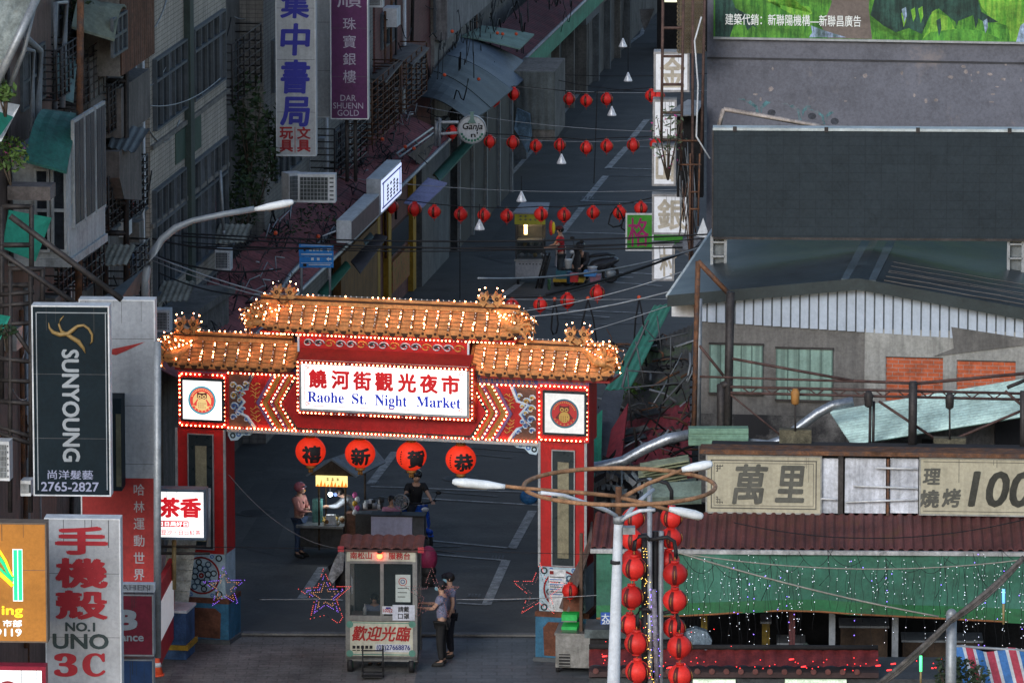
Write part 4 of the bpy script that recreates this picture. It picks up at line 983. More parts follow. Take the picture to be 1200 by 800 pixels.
t = thing('round_sign', 'round white hanging sign with a green bottle and dark cursive name', 'sign', fr.pt(0, 0, -17 * S))
m = MB(); m.disc(fr, 0, 0, 17 * S, -.12, 0, WHITEM, 28); m.ringf(fr, 0, 0, 15.4 * S, 17 * S, 0, .012, GREYM); m.build('disc', t)
m = MB(); m.text(fr, 'Ganja', 1 * S, 3 * S, 24 * S, 10 * S, .01, INK, .02, shear=.1); m.text(fr, "n'", 3 * S, -6 * S, 8 * S, 6 * S, .01, INK, .02); m.build('lettering', t)
m = MB()
for i in range(9): a_ = radians(205 + 130 * i / 8); m.box(fr, 13.2 * S * cos(a_) - .03, 13.2 * S * cos(a_) + .03, 0, .01, 13.2 * S * sin(a_) - .03, 13.2 * S * sin(a_) + .03, M('sign_green', (.05, .22, .14), .6))
m.build('small_lettering', t)
m = MB(); m.prism(fr, [(-5.5 * S, 8 * S), (5 * S, 8 * S), (2.5 * S, 13 * S), (2 * S, 20 * S), (3.5 * S, 21.5 * S), (-3 * S, 21.5 * S), (-1.5 * S, 20 * S), (-2 * S, 13 * S)], .01, .05, M('sign_green_pale', (.2, .32, .28), .5)); m.build('bottle_emblem', t)
m = MB()
for dy in (-7, 7): m.tube([fr.pt(-16 * S, -.06, -dy * S * .9 + 2 * S), fr.pt(-40 * S, -.06, -dy * S + 1 * S)], .04, WHITEM, 6)
m.tube([fr.pt(-38 * S, -.06, 12 * S), fr.pt(-39 * S, -.06, -20 * S)], .05, GREYM, 6); m.tube([fr.pt(-43 * S, -.3, 10 * S), fr.pt(-44 * S, -.3, -22 * S)], .05, GREYM, 6); m.tube([fr.pt(-43 * S, -.3, 10 * S), fr.pt(-38 * S, -.06, 12 * S)], .04, GREYM, 5); m.build('bracket', t)
m = MB(); m.slab([fpt(477, 182, 1.3), fpt(508, 158, 1.3), fpt(508, 166, 1.3), fpt(494, 196, 1.3)], .04, M('brown_board', (.13, .105, .09), .8, .3, 3)); tag(m.build('board_panel'), 'brown board propped beside the round hanging sign', 'board')
m = MB()
for (a, b) in (((465, 180), (507, 150)), ((468, 184), (508, 156)), ((465, 180), (468, 184)), ((487, 165), (489, 170))): m.tube([fpt(*a, 1.25), fpt(*b, 1.25)], .03, GREYM, 5)
tag(m.build('ladder'), 'pale metal ladder lying behind the brown board', 'ladder')
fr = FF(2, at(370.5, 300, 147)); S = 147 / F; BLS = M('road_sign_blue', (.02, .20, .55), .45, .08, 3); WLT = M('road_sign_white', (.55, .6, .65), .5, .05)
t = thing('direction_sign', 'blue street direction sign with white arrows left above the gate roof', 'road sign', fr.pt(0, 0, -14 * S - .9))
m = MB(); m.box(fr, -20.5 * S, 20.5 * S, -.03, 0, -.5 * S, 14 * S, BLS); m.box(fr, -20 * S, 20.5 * S, -.03, 0, -14 * S, -1.2 * S, BLS); m.build('plate', t)
m = MB()
for z in (7.5, -0.5 - 3):
 for (a, b, c, d) in ((-18, 19, z + 5, z + 5.6), (-18, 19, z - 5.3, z - 4.7)): m.box(fr, a * S, b * S, 0, .006, c * S, d * S, WLT)
 m.prism(fr, [(12 * S, z * S), (15 * S, (z + 2.6) * S), (15 * S, (z + 1) * S), (18 * S, (z + 1) * S), (18 * S, (z - 1) * S), (15 * S, (z - 1) * S), (15 * S, (z - 2.6) * S)], 0, .008, WLT)
m.text(fr, '饒河街', 0, 8 * S, 13 * S, 4.5 * S, .006, WLT, .02) if False else None
for i in range(4): m.box(fr, (-8 + i * 4.2) * S, (-5.2 + i * 4.2) * S, 0, .006, 6.2 * S, 9.6 * S, WLT); 
for i in range(2): m.box(fr, (-6 + i * 7) * S, (-3 + i * 7) * S, 0, .006, -5.2 * S, -2 * S, WLT)
m.box(fr, -9 * S, 17 * S, 0, .006, -11 * S, -10 * S, WLT); m.box(fr, -15 * S, -12.5 * S, 0, .006, 6 * S, 10 * S, INK); m.box(fr, -15.5 * S, -11.5 * S, 0, .006, -12.5 * S, -9 * S, INK)
m.build('markings', t)
m = MB(); m.tube([fr.pt(-18 * S, -.06, 14 * S), fr.pt(-18 * S, -.06, -14 * S - .85)], .035, GREYM, 6); m.tube([fr.pt(16 * S, -.06, 12 * S), fr.pt(16 * S, -.06, -14 * S - .85)], .03, GREYM, 6); m.build('post', t)
m = MB(); m.tube([fpt(300, 385, 1.2), fpt(340, 322, 1.15), fpt(398, 262, 1.1)], .06, GREYM, 6); tag(m.build('conduit_pipe'), 'grey conduit pipe lying along the maroon canopy edge', 'pipe')
m = MB(); rr = random.Random(21); a = LF.pix(165, 300)[0]; b = LF.pix(470, 300)[0]
for i in range(105):
 s_ = rr.uniform(a, b); L = rr.uniform(.8, 5); y0 = rr.uniform(-.0, 1.4); y1 = min(1.5, max(-.05, y0 + rr.gauss(0, .5))); h = rr.uniform(.02, .35)
 zz = lambda y: 5.06 - .48 * y + .04
 pts = [LF.pt(s_ + L * q / 8, y0 + (y1 - y0) * q / 8 + .08 * sin(q * 2.2 + i), zz(y0 + (y1 - y0) * q / 8) + .25 * h + h * sin(q * 1.3 + i) ** 2) for q in range(9)]
 m.tube(pts, rr.choice((.008, .012, .018)), CABLE if rr.random() < .85 else GREYM, 4)
for i in range(22):
 s_ = rr.uniform(a, b); y0 = rr.uniform(.1, 1.35); c = LF.pt(s_, y0, 5.1 - .48 * y0 + .03)
 d = Vector((rr.gauss(0, 1), rr.gauss(0, 1), rr.uniform(0, .5))).normalized() * rr.uniform(.1, .5); m.tube([c, c + d], .02, rr.choice((DCONC, RUST, GREYM, WHITEM)), 4)
m.build('cable_tangle', label='tangle of black cables and litter lying on the left canopies', cat='cables', kind='stuff')
m = MB(); a = LF.pix(470, 300)[0]; b = LF.pix(690, 300)[0]
for i in range(70):
 s_ = rr.uniform(a, b); L = rr.uniform(.8, 6); y0 = rr.uniform(.1, 1.9); z0 = 5.2 + rr.uniform(-.2, 1.1)
 m.tube([LF.pt(s_ + L * q / 8, y0 * (1 - .05 * q), z0 + .25 * sin(q * 1.1 + i) - .1 * q * (i % 3 - 1)) for q in range(9)], rr.choice((.01, .014, .02)), CABLE, 4)
m.build('cable_tangle', label='tangle of black cables over the far canopies and tarps', cat='cables', kind='stuff')
m = MB()
for i in range(5): leaves(m, LF.pt(LF.pix(310 + i * 9, 300)[0], .5 + .2 * (i % 3), 5.05), (.5, .4, .08), 40, FOL2, .06)
tag(m.build('weeds', kind='stuff'), 'green weeds growing on the maroon canopy near the blue sign', 'weeds')
m = MB()
for (x, y) in ((323, 273), (373, 277), (400, 281), (448, 163), (475, 172), (485, 174), (521, 88), (561, 93), (583, 39), (589, 40), (605, 40), (530, 37)):
 q = fpt(x, y, 1.5); m.ball(q, .05, M('orange_plastic', (.6, .08, .03), .4, 0), 6, 5)
m.build('cable_clip', label='small orange plastic clips dotted along the left canopies', cat='cable clips', kind='stuff')
m = MB()
m.tube([at(170.5, 356, 128), at(170.5, 330, 128), at(172, 315, 128), at(178, 298, 128), at(190, 280, 128), at(206, 267, 128), at(226, 258.5, 128), at(262, 251, 128), at(298, 245, 128)], [.085] * 3 + [.075] * 3 + [.06] * 3, M('lamp_post_grey', (.22, .25, .28), .5, .1, 2, metal=.2), 10)
t = thing('street_lamp', 'grey street lamp with a curved arm reaching over the left canopies', 'street lamp', at(170.5, 356, 128)); 
ORG[t.name] = at(170.5, 356, 128); m.tube([at(170.5, 356, 128), Vector((at(170.5, 356, 128).x, at(170.5, 356, 128).y, 0))], .09, GREYM, 10); m.build('post', t)
LAMPW = M('lamp_housing', (.68, .72, .75), .4, .05)
def lamp_head(t, a, b, Y, w=.14, th=.06, nm='lamp_head'):
 A = at(*a, Y); B = at(*b, Y); d = (B - A); m = MB()
 P = [A, A + d * .12, A + d * .35, A + d * .75, A + d * .95, B]; m.tube(P, [.04, .05, w * .75, w * .8, w * .6, .03], LAMPW, 10)
 o = m.build(nm, t); m = MB(); m.tube([A + d * .35 - Z3 * w * .45, A + d * .9 - Z3 * w * .45], [w * .45, w * .4], M('lamp_diffuser', (.4, .34, .28), .3), 8); m.build('diffuser', o)
lamp_head(t, (298, 245.5), (344, 236.5), 128, .095)
def sign(name, label, fr, px, thick=.28, face=None, frame=None, lip=.025, parts=(), y=0.0, lit=False):
 x0, x1, z0, z1 = fr.rect(*px, y)
 t = thing(name, label, 'sign', fr.pt((x0 + x1) / 2, y - thick / 2, z0))
 m = MB(); m.box(fr, x0, x1, y - thick, y - .012, z0, z1, frame or WHITEM)
 for (a, b, c, d) in ((x0, x1, z0, z0 + lip), (x0, x1, z1 - lip, z1), (x0, x0 + lip, z0 + lip, z1 - lip), (x1 - lip, x1, z0 + lip, z1 - lip)): m.box(fr, a, b, y - .012, y + .012, c, d, frame or WHITEM)
 m.build('case', t)
 m = MB(); m.box(fr, x0 + lip, x1 - lip, y - .012, y, z0 + lip, z1 - lip, face or WHITEM)
 zz = z0 + rl.uniform(.9, 1.3)
 while zz < z1 - .4: m.box(fr, x0 + lip, x1 - lip, y, y + .0015, zz, zz + .008, M('sign_seam_dark', (.09, .09, .095), .8)); zz += rl.uniform(1.0, 1.3)  # thin dark joints between the sign's face panels
 for _ in range(4): q = rl.uniform(x0 + .1, x1 - .1); w_ = rl.uniform(.004, .012); m.box(fr, q, q + w_, y, y + .001, z1 - lip - rl.uniform(.1, .5), z1 - lip, M('drip_grime', (.05, .05, .05), .9))
 m.build('face', t)
 return t, x0, x1, z0, z1
def put(mb, fr, s_, px, py, pw, ph, mat, y=.004, **k):
 x0, x1, z0, z1 = fr.rect(px - pw / 2, px + pw / 2, py - ph / 2, py + ph / 2, y)
 mb.text(fr, s_, (x0 + x1) / 2, (z0 + z1) / 2, (x1 - x0), (z1 - z0), y, mat, **k)
def pbox(mb, fr, px0, px1, pyt, pyb, mat, y0=0, y1=.004):
 x0, x1, z0, z1 = fr.rect(px0, px1, pyt, pyb, y1); mb.box(fr, x0, x1, y0, y1, z0, z1, mat)
def pprism(mb, fr, pts, mat, y0=0, y1=.006): mb.prism(fr, [fr.pix(x, y, y1) for x, y in pts], y0, y1, mat)
NAVY = M('sign_near_black', (.008, .016, .022), .6, .1, 3, spec=.1); SILV = M('silver_letter', (.30, .33, .36), .35, .05); PALEL = M('pale_violet_letter', (.28, .30, .42), .5, 0)
GOLDS = M('dull_gold', (.26, .17, .06), .4, .1)
fr = FF(3, at(84, 470, 118))
t, *_ = sign('shop_sign', 'tall black hair salon sign with gold swirl and silver sideways lettering', fr, (38, 129, 358, 581), .35, NAVY)
m = MB(); put(m, fr, 'SUNYOUNG', 83, 475, 19, 130, SILV, rot=1, bold=.035); m.build('lettering', t)
m = MB(); put(m, fr, '尚洋髮藝', 82.5, 556, 53, 10.5, PALEL, bold=.01); put(m, fr, '2765-2827', 82, 570, 67, 10.5, PALEL, bold=.02); m.build('small_lettering', t)
m = MB()
def arc(mb, pts, r, mat): mb.tube([fr.pt(*((lambda q: (q[0], .012, q[1]))(fr.pix(x, y, .01)))) for x, y in pts], r, mat, 6)
arc(m, [(57, 378), (58, 384), (62, 389), (70, 392), (80, 391), (86, 386), (91, 382), (98, 381), (104, 385), (108, 392), (108, 400), (104, 405)], [.006, .02, .035, .045, .045, .04, .03, .025, .025, .025, .02, .006], GOLDS)
arc(m, [(75, 370), (71, 374), (69, 380), (72, 388), (82, 394), (92, 400), (98, 408), (100, 414)], [.006, .016, .02, .03, .04, .045, .03, .006], GOLDS); m.build('swirl_emblem', t)
m = MB(); pbox(m, fr, 43, 44, 366, 574, SILV, 0, .008); pbox(m, fr, 124, 125, 366, 574, SILV, 0, .008); pbox(m, fr, 43, 125, 366, 367, SILV, 0, .008); m.build('border', t)
GREYS = M('faded_white_sign', (.34, .36, .39), .5, .08, 1.5, streak=.15); REDS = M('faded_red_sign', (.30, .025, .025), .5, .12, 2)
fr = FF(3, at(140, 518, 121)); t, x0, x1, z0, z1 = sign('shop_sign', 'tall white and red sports sign behind the black hair salon sign', fr, (94, 183, 351, 686), .35, GREYS)
m = MB(); pbox(m, fr, 95.5, 181.5, 560, 685, REDS, 0, .006); m.build('red_band', t)
m = MB(); pprism(m, fr, [(131, 409), (150, 405), (170, 400.5), (150, 410), (136, 416), (131, 415)], M('swoosh_red', (.32, .03, .03), .5), 0, .008); m.build('swoosh_emblem', t)
m = MB()
for i, ch in enumerate('哈林運動世界'): put(m, fr, ch, 163, 573.5 + i * 19.9, 12.5, 13, GREYS, .009, bold=.01)
m.build('lettering', t)
m = MB(); pbox(m, fr, 124, 142.5, 467, 575, NAVY, .0, .6); 
pbox(m, fr, 136, 142, 485, 570, M('olive_strip', (.09, .09, .06), .6), .6, .61); tag(m.build('sign_case'), 'dark narrow sign case wedged between the black and the white-red signs', 'sign case')
fr = FF(3, at(160, 740, 117)); 
t, *_ = sign('shop_sign', 'narrow grey sign strip with thin capital letters above the dark red sign', fr, (120, 181, 684, 693), .2, GREYS, lip=.008)
m = MB(); put(m, fr, 'AHEN', 159, 688, 34, 6, M('grey_letter', (.10, .11, .13), .5), .006); m.build('lettering', t)
t, *_ = sign('shop_sign', 'dark red sneaker shop sign with white emblem partly hidden by the phone case sign', fr, (118, 180, 696, 768), .3, M('dark_red_face', (.16, .012, .03), .5, .1, 3), GREYM)
m = MB(); put(m, fr, 'balance', 147, 746, 42, 9, SILV, .006, bold=.03); m.build('lettering', t)
m = MB(); put(m, fr, 'B', 149, 726, 20, 21, SILV, .006, bold=.07, shear=.15)
for i in range(4): pbox(m, fr, 133, 140 + i, 717 + i * 5, 719 + i * 5, SILV, 0, .007)
m.build('emblem', t)
t, *_ = sign('shop_sign', 'plain dark blue sign at the bottom beside the phone case sign', fr, (118, 180, 772, 830), .3, M('dark_blue_face', (.02, .06, .16), .5, .1, 3), GREYM)
fr = FF(3, at(95, 710, 114)); PHW = M('phone_sign_white', (.38, .39, .41), .5, .07, 1.5, streak=.12); PHR = M('phone_sign_red', (.36, .02, .03), .5, .05)
t, *_ = sign('shop_sign', 'tall white phone case shop sign with red Chinese characters', fr, (53, 142, 607, 830), .35, PHW)
m = MB()
for ch, y, h in (('手', 633, 31), ('機', 671, 33), ('殼', 708.5, 32)): put(m, fr, ch, 95.5, y, 57, h, PHR, .006, bold=.045)
m.build('lettering', t)
m = MB(); DG = M('dark_teal_letter', (.03, .05, .055), .5); put(m, fr, 'NO.1', 94, 734, 34, 10, DG, .006, bold=.04); put(m, fr, 'UNO', 94.5, 751, 64, 17, DG, .006, bold=.035); m.build('small_lettering', t)
m = MB(); put(m, fr, '𝟑', 77, 778.5, 25, 26, PHR, .006, bold=.03); put(m, fr, '𝐂', 110, 778.5, 25, 26, PHR, .006, bold=.03); m.build('lettering', t)
fr = FF(3, at(20, 680, 112)); ORNG = M('orange_sign', (.42, .17, .03), .5, .08, 2, emit=(.5, .18, .02), es=.13)
t, *_ = sign('shop_sign', 'orange sign with green and yellow emblem cut off by the left edge', fr, (-60, 55, 612, 752), .35, ORNG, M('bronze_case', (.16, .12, .09), .5))
m = MB(); GL = M('neon_green', (.02, .5, .2), .5, 0, emit=(.01, .7, .25), es=.7); WL = M('neon_white', (.8, .9, .9), .5, 0, emit=(.8, .95, 1), es=.6); YL = M('neon_yellow', (.8, .65, .03), .5, 0, emit=(1, .8, .02), es=.8)
pbox(m, fr, 15, 26.5, 643, 704, WL, 0, .008); pbox(m, fr, 16, 20.3, 644, 703, GL, .008, .014); pbox(m, fr, 21.5, 25.8, 644, 703, GL, .008, .014)
def arc2(mb, pts, r, mat, yy=.02): mb.tube([fr.pt(*((lambda q: (q[0], yy, q[1]))(fr.pix(x, y, yy)))) for x, y in pts], r, mat, 6)
arc2(m, [(-6, 640), (0, 646), (7, 657), (11, 668), (15, 676)], .022, YL); arc2(m, [(-6, 648), (0, 654), (6, 663), (10, 671), (15, 677)], .03, GL); arc2(m, [(-6, 668), (2, 674), (9, 680), (15, 686)], .035, YL); arc2(m, [(-6, 660), (2, 668), (9, 675), (15, 680)], .022, GL)
m.build('emblem', t)
m = MB(); put(m, fr, 'ing', 14.5, 716.5, 24, 13, YL, .008, bold=.02); m.build('lettering', t)
m = MB(); put(m, fr, '市部', 14.5, 730, 22, 8, WL, .008, bold=.02); put(m, fr, '9119', 10, 740.5, 30, 8.5, WL, .008, bold=.02); m.build('small_lettering', t)
t, *_ = sign('shop_sign', 'red framed white sign peeking in at the bottom left corner', fr, (-40, 54, 780, 860), .3, M('lit_white_face', (.8, .8, .8), .4, 0, emit=(.9, .95, 1), es=.6), M('red_frame', (.3, .015, .04), .4), .07)
m = MB(); x0, z0 = fr.pix(9, 812, .01); m.ringf(fr, x0, z0, .18, .22, 0, .01, PHR); m.build('emblem', t)
fr = FF(3, at(346, 90, 152)); BKB = M('book_blue', (.03, .035, .30), .5, .05); BKW = M('book_white', (.42, .44, .46), .5, .08, 1.2, streak=.2)
t, *_ = sign('shop_sign', 'tall white bookshop sign with large blue characters and small red ones', fr, (323, 370, -60, 183), .4, BKW)
m = MB()
for ch, y, h in (('集', 6, 30), ('中', 46.5, 36), ('書', 90, 38), ('局', 131, 33)): put(m, fr, ch, 346, y, 32, h, BKB, .006, bold=.035, shear=.06)
m.build('lettering', t)
m = MB()
for ch, x, y in (('玩', 335.5, 156), ('具', 335.5, 171), ('文', 356, 156), ('具', 356, 171)): put(m, fr, ch, x, y, 15, 13.5, M('book_red', (.32, .02, .03), .5), .006, bold=.04)
pbox(m, fr, 345.3, 346.1, 149, 179, PHR, 0, .006); m.build('small_lettering', t)
fr = FF(3, at(380, 90, 156)); t, *_ = sign('shop_sign', 'blank pale side panel between the bookshop sign and the purple sign', fr, (370.5, 388, -60, 138), .3, BKW)
fr = FF(3, at(410, 70, 155)); t, *_ = sign('shop_sign', 'purple jewellery sign with pale Chinese and Latin lettering', fr, (387, 431.5, -60, 140), .4, M('purple_face', (.085, .018, .085), .5, .08, 2))
m = MB()
for ch, y, h, w in (('順', 0, 18, 28), ('珠', 28, 14, 15), ('寶', 49, 15, 15), ('銀', 69.5, 14, 15), ('樓', 90, 15, 15)): put(m, fr, ch, 409.5, y, w, h, PALEL if False else M('pale_letter', (.36, .33, .42), .5), .006, bold=.008)
m.build('lettering', t)
m = MB()
for wd, y, w in (('DAR', 115, 18), ('SHUENN', 124, 35), ('GOLD', 132.5, 25)): put(m, fr, wd, 408, y, w, 7, MATS['pale_letter'], .006, bold=.008)
m.build('small_lettering', t)
m = MB(); [m.tube([fr.pt(a, -.3, fr.pix(400, 140)[1]), fr.pt(a, -.3, fr.pix(400, 215)[1])], .05, STEEL, 6) for a in (-.1, .1)]; tag(m.build('sign_post'), 'pair of dark steel posts under the purple jewellery sign', 'posts')
fr = FF(5, at(213, 602, 129)); TEAW = M('tea_lit', (.85, .85, .85), .4, 0, emit=(1, 1, 1), es=.85); TEAR = M('tea_red', (.5, .01, .02), .5, 0, emit=(.7, .01, .02), es=.5)
t, *_ = sign('shop_sign', 'lit white tea shop sign with red characters left of the gate column', fr, (170, 241.5, 573, 632), .35, TEAW, M('blue_grey_case', (.08, .12, .17), .5), .05)
m = MB(); put(m, fr, '茶香', 211, 594.5, 48, 22, TEAR, .006, bold=.05); m.build('lettering', t)
m = MB(); pbox(m, fr, 184, 221, 610, 617, TEAR, 0, .006); put(m, fr, '日日風好日', 203, 613.5, 34, 5, TEAW, .008, bold=.03); put(m, fr, '豆沙・日日紅茶', 212, 623.5, 46, 6, TEAR, .006, bold=.01); m.build('small_lettering', t)
m = MB(); 
for x in (244.5,): m.tube([at(x, 572, 129.5), at(x, 640, 129.5)], .05, GREYM, 6)
for y in (640, 648): m.tube([at(186, y, 129.5), at(246, y, 129.5)], .03, STEEL, 5)
m.tube([at(204, 632, 129.5), at(204, 690, 129.5)], .05, M('brass', (.3, .22, .1), .5), 6); tag(m.build('sign_bracket'), 'grey metal bracket holding the lit tea shop sign', 'bracket')
fs = Fr(at(186, 790, 127), Vector((.055, 1, 0)))
t = thing('side_sign', 'red edged sign seen almost edge-on with a glowing white face beside the gate foot', 'sign', at(186, 790, 126.5))
z0 = at(186, 790, 127).z; m = MB(); m.box(fs, 0, 3.0, -.1, .0, z0 - fs.o.z + .1, z0 - fs.o.z + 1.7, M('side_red', (.4, .02, .03), .5)); m.build('case', t)
m = MB(); m.box(fs, .3, 2.7, .0, .02, z0 - fs.o.z + .6, z0 - fs.o.z + 1.35, PANELDIM); m.build('lit_panel', t)
m = MB(); fr = FF(4, at(196, 690, 130)); m.slab([at(186, 650, 130.5), at(199, 648, 131.5), at(198, 712, 131), at(184, 735, 129)], .06, GREYS); tag(m.build('wall_panel'), 'plain pale panel behind the red edged side sign', 'panel')
m = MB(); fr = FF(10, gnd(198, 772)); x0 = -.3
t = thing('snack_stall', 'small snack stall with stacked folded boards at the foot of the gate left', 'stall', fr.o)
m.box(fr, -.35, .35, -.8, 0, .0, .95, M('stall_blue', (.04, .09, .2), .6, .3, 4)); m.box(fr, -.4, .4, -.85, .05, .2, .3, YEL); m.box(fr, -.38, .38, -.82, .02, .95, 1.0, WHITEM); m.build('counter', t)
for i in range(6):
 m = MB(); a = radians(20); c = fr.pt(.05 + .03 * i, -.2, 1.1 + .22 * i)
 m.slab([c + Vector((-.25, 0, .05)), c + Vector((.3, .1, 0)), c + Vector((.33, .15, .2)), c + Vector((-.22, .05, .26))], .05, M('worn_white_board', (.34, .34, .30), .8, .3, 5)); m.build('board', t)
m = MB(); fr = FF(0, at(183, 782, 127)); 
c = at(184, 785, 127); m.tube([c - Z3 * .08, c + Z3 * .3], [.13, .03], M('cone_orange', (.6, .08, .03), .5, 0), 10); m.tube([c + Z3 * .08, c + Z3 * .16], [.095, .07], WHITEM, 10); m.tube([c - Z3 * .1, c - Z3 * .07], .16, M('cone_orange', (.6, .08, .03))); tag(m.build('traffic_cone'), 'orange traffic cone standing at the bottom beside the side sign', 'traffic cone')
DK_ = M('dark_recess', (.015, .015, .017), .9)
rr = random.Random(55)
for B_, (p0, p1), y_ in ((BA, (0, 60), 0), (BB, (64, 122), -.25), (BC, (126, 174), -.1), (BE, (268, 310), -.6), (BF, (314, 438), -.05), (BG_, (442, 503), 0), (BH, (507, 554), .1)):
 for i in range(5):
  x = LF.pix(rr.uniform(p0, p1), 200)[0]; z1 = rr.uniform(5, 13); z0 = z1 - rr.uniform(3, 8); m = MB()
  m.tube([LF.pt(x, y_ + .08, z1), LF.pt(x, y_ + .08, (z0 + z1) / 2), LF.pt(x + rr.uniform(-.2, .2), y_ + .08, (z0 + z1) / 2 - .2), LF.pt(x + rr.uniform(-.2, .2), y_ + .08, max(.1, z0))], rr.choice((.02, .035, .05)), rr.choice((GREYM, STEEL, WHITEM, RUST)), 5); m.build('conduit', B_)
 m = MB()
 for i in range(7):
  x = LF.pix(rr.uniform(p0, p1), 200)[0]; z = rr.uniform(4.5, 12); L = rr.uniform(1, 4); m.tube(sag(LF.pt(x, y_ + .12, z), LF.pt(x + L, y_ + .12, z + rr.uniform(-.6, .6)), rr.uniform(.1, .5), 8), .014, CABLE if i % 3 else GREYM, 4)
 m.build('facade_wiring', B_, kind='stuff')
 for i in range(3):
  x = LF.pix(rr.uniform(p0, p1), 200)[0]; z = rr.uniform(5.2, 11); m = MB(); m.box(LF, x, x + rr.uniform(.3, .7), y_, y_ + rr.uniform(.15, .4), z, z + rr.uniform(.25, .6), rr.choice((WHITEM, GREYM, DCONC))); m.build('meter_box', B_)
for (px, w_) in ((134, (130, 146, 20, 60)), (300, (276, 304, 190, 240)), (70, (66, 88, -10, 40)), (20, (24, 50, 60, 120))):
 window(BC if px == 134 else BE if px == 300 else BB if px == 70 else BA, LF, w_, {134: .82, 300: -.6, 70: -.25, 20: 0}[px], 3, (.5,), .06)
for i, px in enumerate((600, 622, 642, 660, 677, 692, 706, 719, 731, 742)):
 a = LF.pix(px, 200)[0]; b = LF.pix(px + 16, 200)[0]; t = thing('shopfront', f'{ORD[i]} dark arcade shopfront counted from the grey shed up the far left side', 'shopfront', LF.pt((a + b) / 2, -.4, 0), 'arcade shopfronts up the street')
 m = MB(); m.box(LF, a, b, -.6, -.5, -.05, 3.1, rr.choice((DK_, MATS['dull_red_face'], MATS['grey_shutter'], MATS['dark_shopfront'], YEL))); m.build('shutter', t)
 m = MB(); m.box(LF, a - .25, a, -.6, -.1, -.05, 3.6, rr.choice((DCONC, MATS['grey_shopwall'], DK_))); m.build('pillar', t)
 m = MB(); m.box(LF, a, b, -.6, .3 + rr.uniform(0, .5), 3.1, 3.5, rr.choice((MATS['green_roll'], MATS['brown_sheet'], DCONC, MATS['grey_shopwall'], REDD))); m.build('sign_band', t)
for i, (x, y) in enumerate(((300, 600), (540, 560), (640, 310), (590, 300))):
 c = gnd(x, y, .004); m = MB(); m.poly([c + Vector((.35 * cos(2 * pi * k / 20), .35 * sin(2 * pi * k / 20), 0)) for k in range(20)], M('manhole_iron', (.035, .037, .04), .6, .2, 8)); m.poly([c + Vector((.42 * cos(2 * pi * k / 20), .42 * sin(2 * pi * k / 20), -.002)) for k in range(20)], M('manhole_rim', (.11, .11, .11), .8, .2, 6))
 tag(m.build('manhole_cover'), ['round manhole cover near the left gate column', 'round manhole cover just behind the blue scooter', 'round manhole cover left of the far snack vendor group', 'round manhole cover left of the far snack cart'][i], 'manhole cover')
GWALL = M('stained_grey_wall', (.145, .148, .175), .85, .14, .5, streak=.06, alt=(.235, .205, .20), altamt=.33, altscale=.9, bump=.4)
SCREEN = M('dark_screen_back', (.028, .038, .046), .75, .1, 1.0, kind='tile', k=(.34, .19), alt=(.023, .031, .038), spec=.12)
ROOFD = M('dark_painted_roof', (.034, .048, .056), .4, .3, .5, alt=(.065, .088, .10), altamt=.32, altscale=.4, kind='rows', k=(1.3, 1))
ROOFE = M('dark_roof_edge', (.026, .036, .038), .6, .2, 1)
CORP = M('pale_corrugated_fascia', (.38, .44, .53), .5, .02, 1.2, streak=.15)
PLAST = M('grey_plaster', (.145, .14, .135), .85, .18, .9, streak=.4, bump=.3)
PLAST2 = M('light_plaster', (.30, .30, .285), .85, .18, .9, streak=.4, bump=.3)
BRICK = M('orange_brick', (.48, .11, .045), .85, .2, 3, kind='brick', k=(.24, .085), alt=(.25, .22, .2))
SHUT = M('mint_shutter', (.20, .31, .27), .6, .12, 1.5, kind='cols', k=(1.2, 1), streak=.2)
WL = FF(7.7, at(1015, 160, 152))
x0, x1, _, _ = WL.rect(828, 1290, 100, 300); z0 = -.1
t = thing('mural_building', 'tall stained grey building wall under the green painted hoarding', 'building', WL.pt((x0 + x1) / 2, -4, z0 - WL.o.z))
m = MB(); m.box(WL, x0, x1, -8, 0, -WL.o.z - .1, 4.5, GWALL)
zs = WL.pix(1015, 71)[1]; m.build('wall', t)
m = MB(); m.box(WL, x0, x1, 0, .03, zs - .02, zs + .02, M('seam_dark', (.05, .05, .055), .8)); m.build('seam', t)
m = MB()
for (cx, cy, s_) in ((889, 128, 1), (938, 132, .9), (966, 138, .8)):
 q = WL.pix(cx, cy, .004)
 for k, pg in enumerate((((-.3, .17), (-.2, .2), (-.02, .07), (.03, -.2), (-.04, -.2), (-.08, .03)), ((.03, .05), (.16, .2), (.28, .16), (.1, .03), (.06, -.1)), ((-.5, .22), (-.34, .24), (-.3, .19)))):
  m.prism(WL, [(q[0] + a * s_, q[1] + b * s_) for a, b in pg], 0, .003 + .002 * k, M('cyan_spray', (.09, .20, .22), .8, .4, 8, alt=(.16, .16, .18), altamt=.45, altscale=7))
 m.prism(WL, [(q[0] + .3 * s_ + .10 * cos(a * .7), q[1] - .08 + .08 * sin(a * .7)) for a in range(9)], 0, .0025, M('dark_spray', (.06, .065, .08), .8, .3, 8))
for (cx, cy, r_) in ((826, 250, 7), (826, 271, 6)):
 q = WL.pix(cx + 6, cy - 60, .0)
m.build('graffiti', t)
m = MB(); rr = random.Random(8)
for i in range(26):
 q = WL.pix(rr.choice((910, 1010, 1085, 1120, 1150, 1190)) + rr.uniform(-30, 30), rr.uniform(74, 120)); w_, h_ = rr.uniform(.02, .09), rr.uniform(.02, .08)
 m.prism(WL, [(q[0] + w_ * cos(a * 1.05) * rr.uniform(.5, 1), q[1] + h_ * sin(a * 1.05) * rr.uniform(.5, 1)) for a in range(6)], 0, .004, M('flaked_plaster', (.30, .26, .25), .9, .3, 6))
m.build('flaked_patch', t)
x0, x1, z0, z1 = WL.rect(837, 1290, -120, 47)
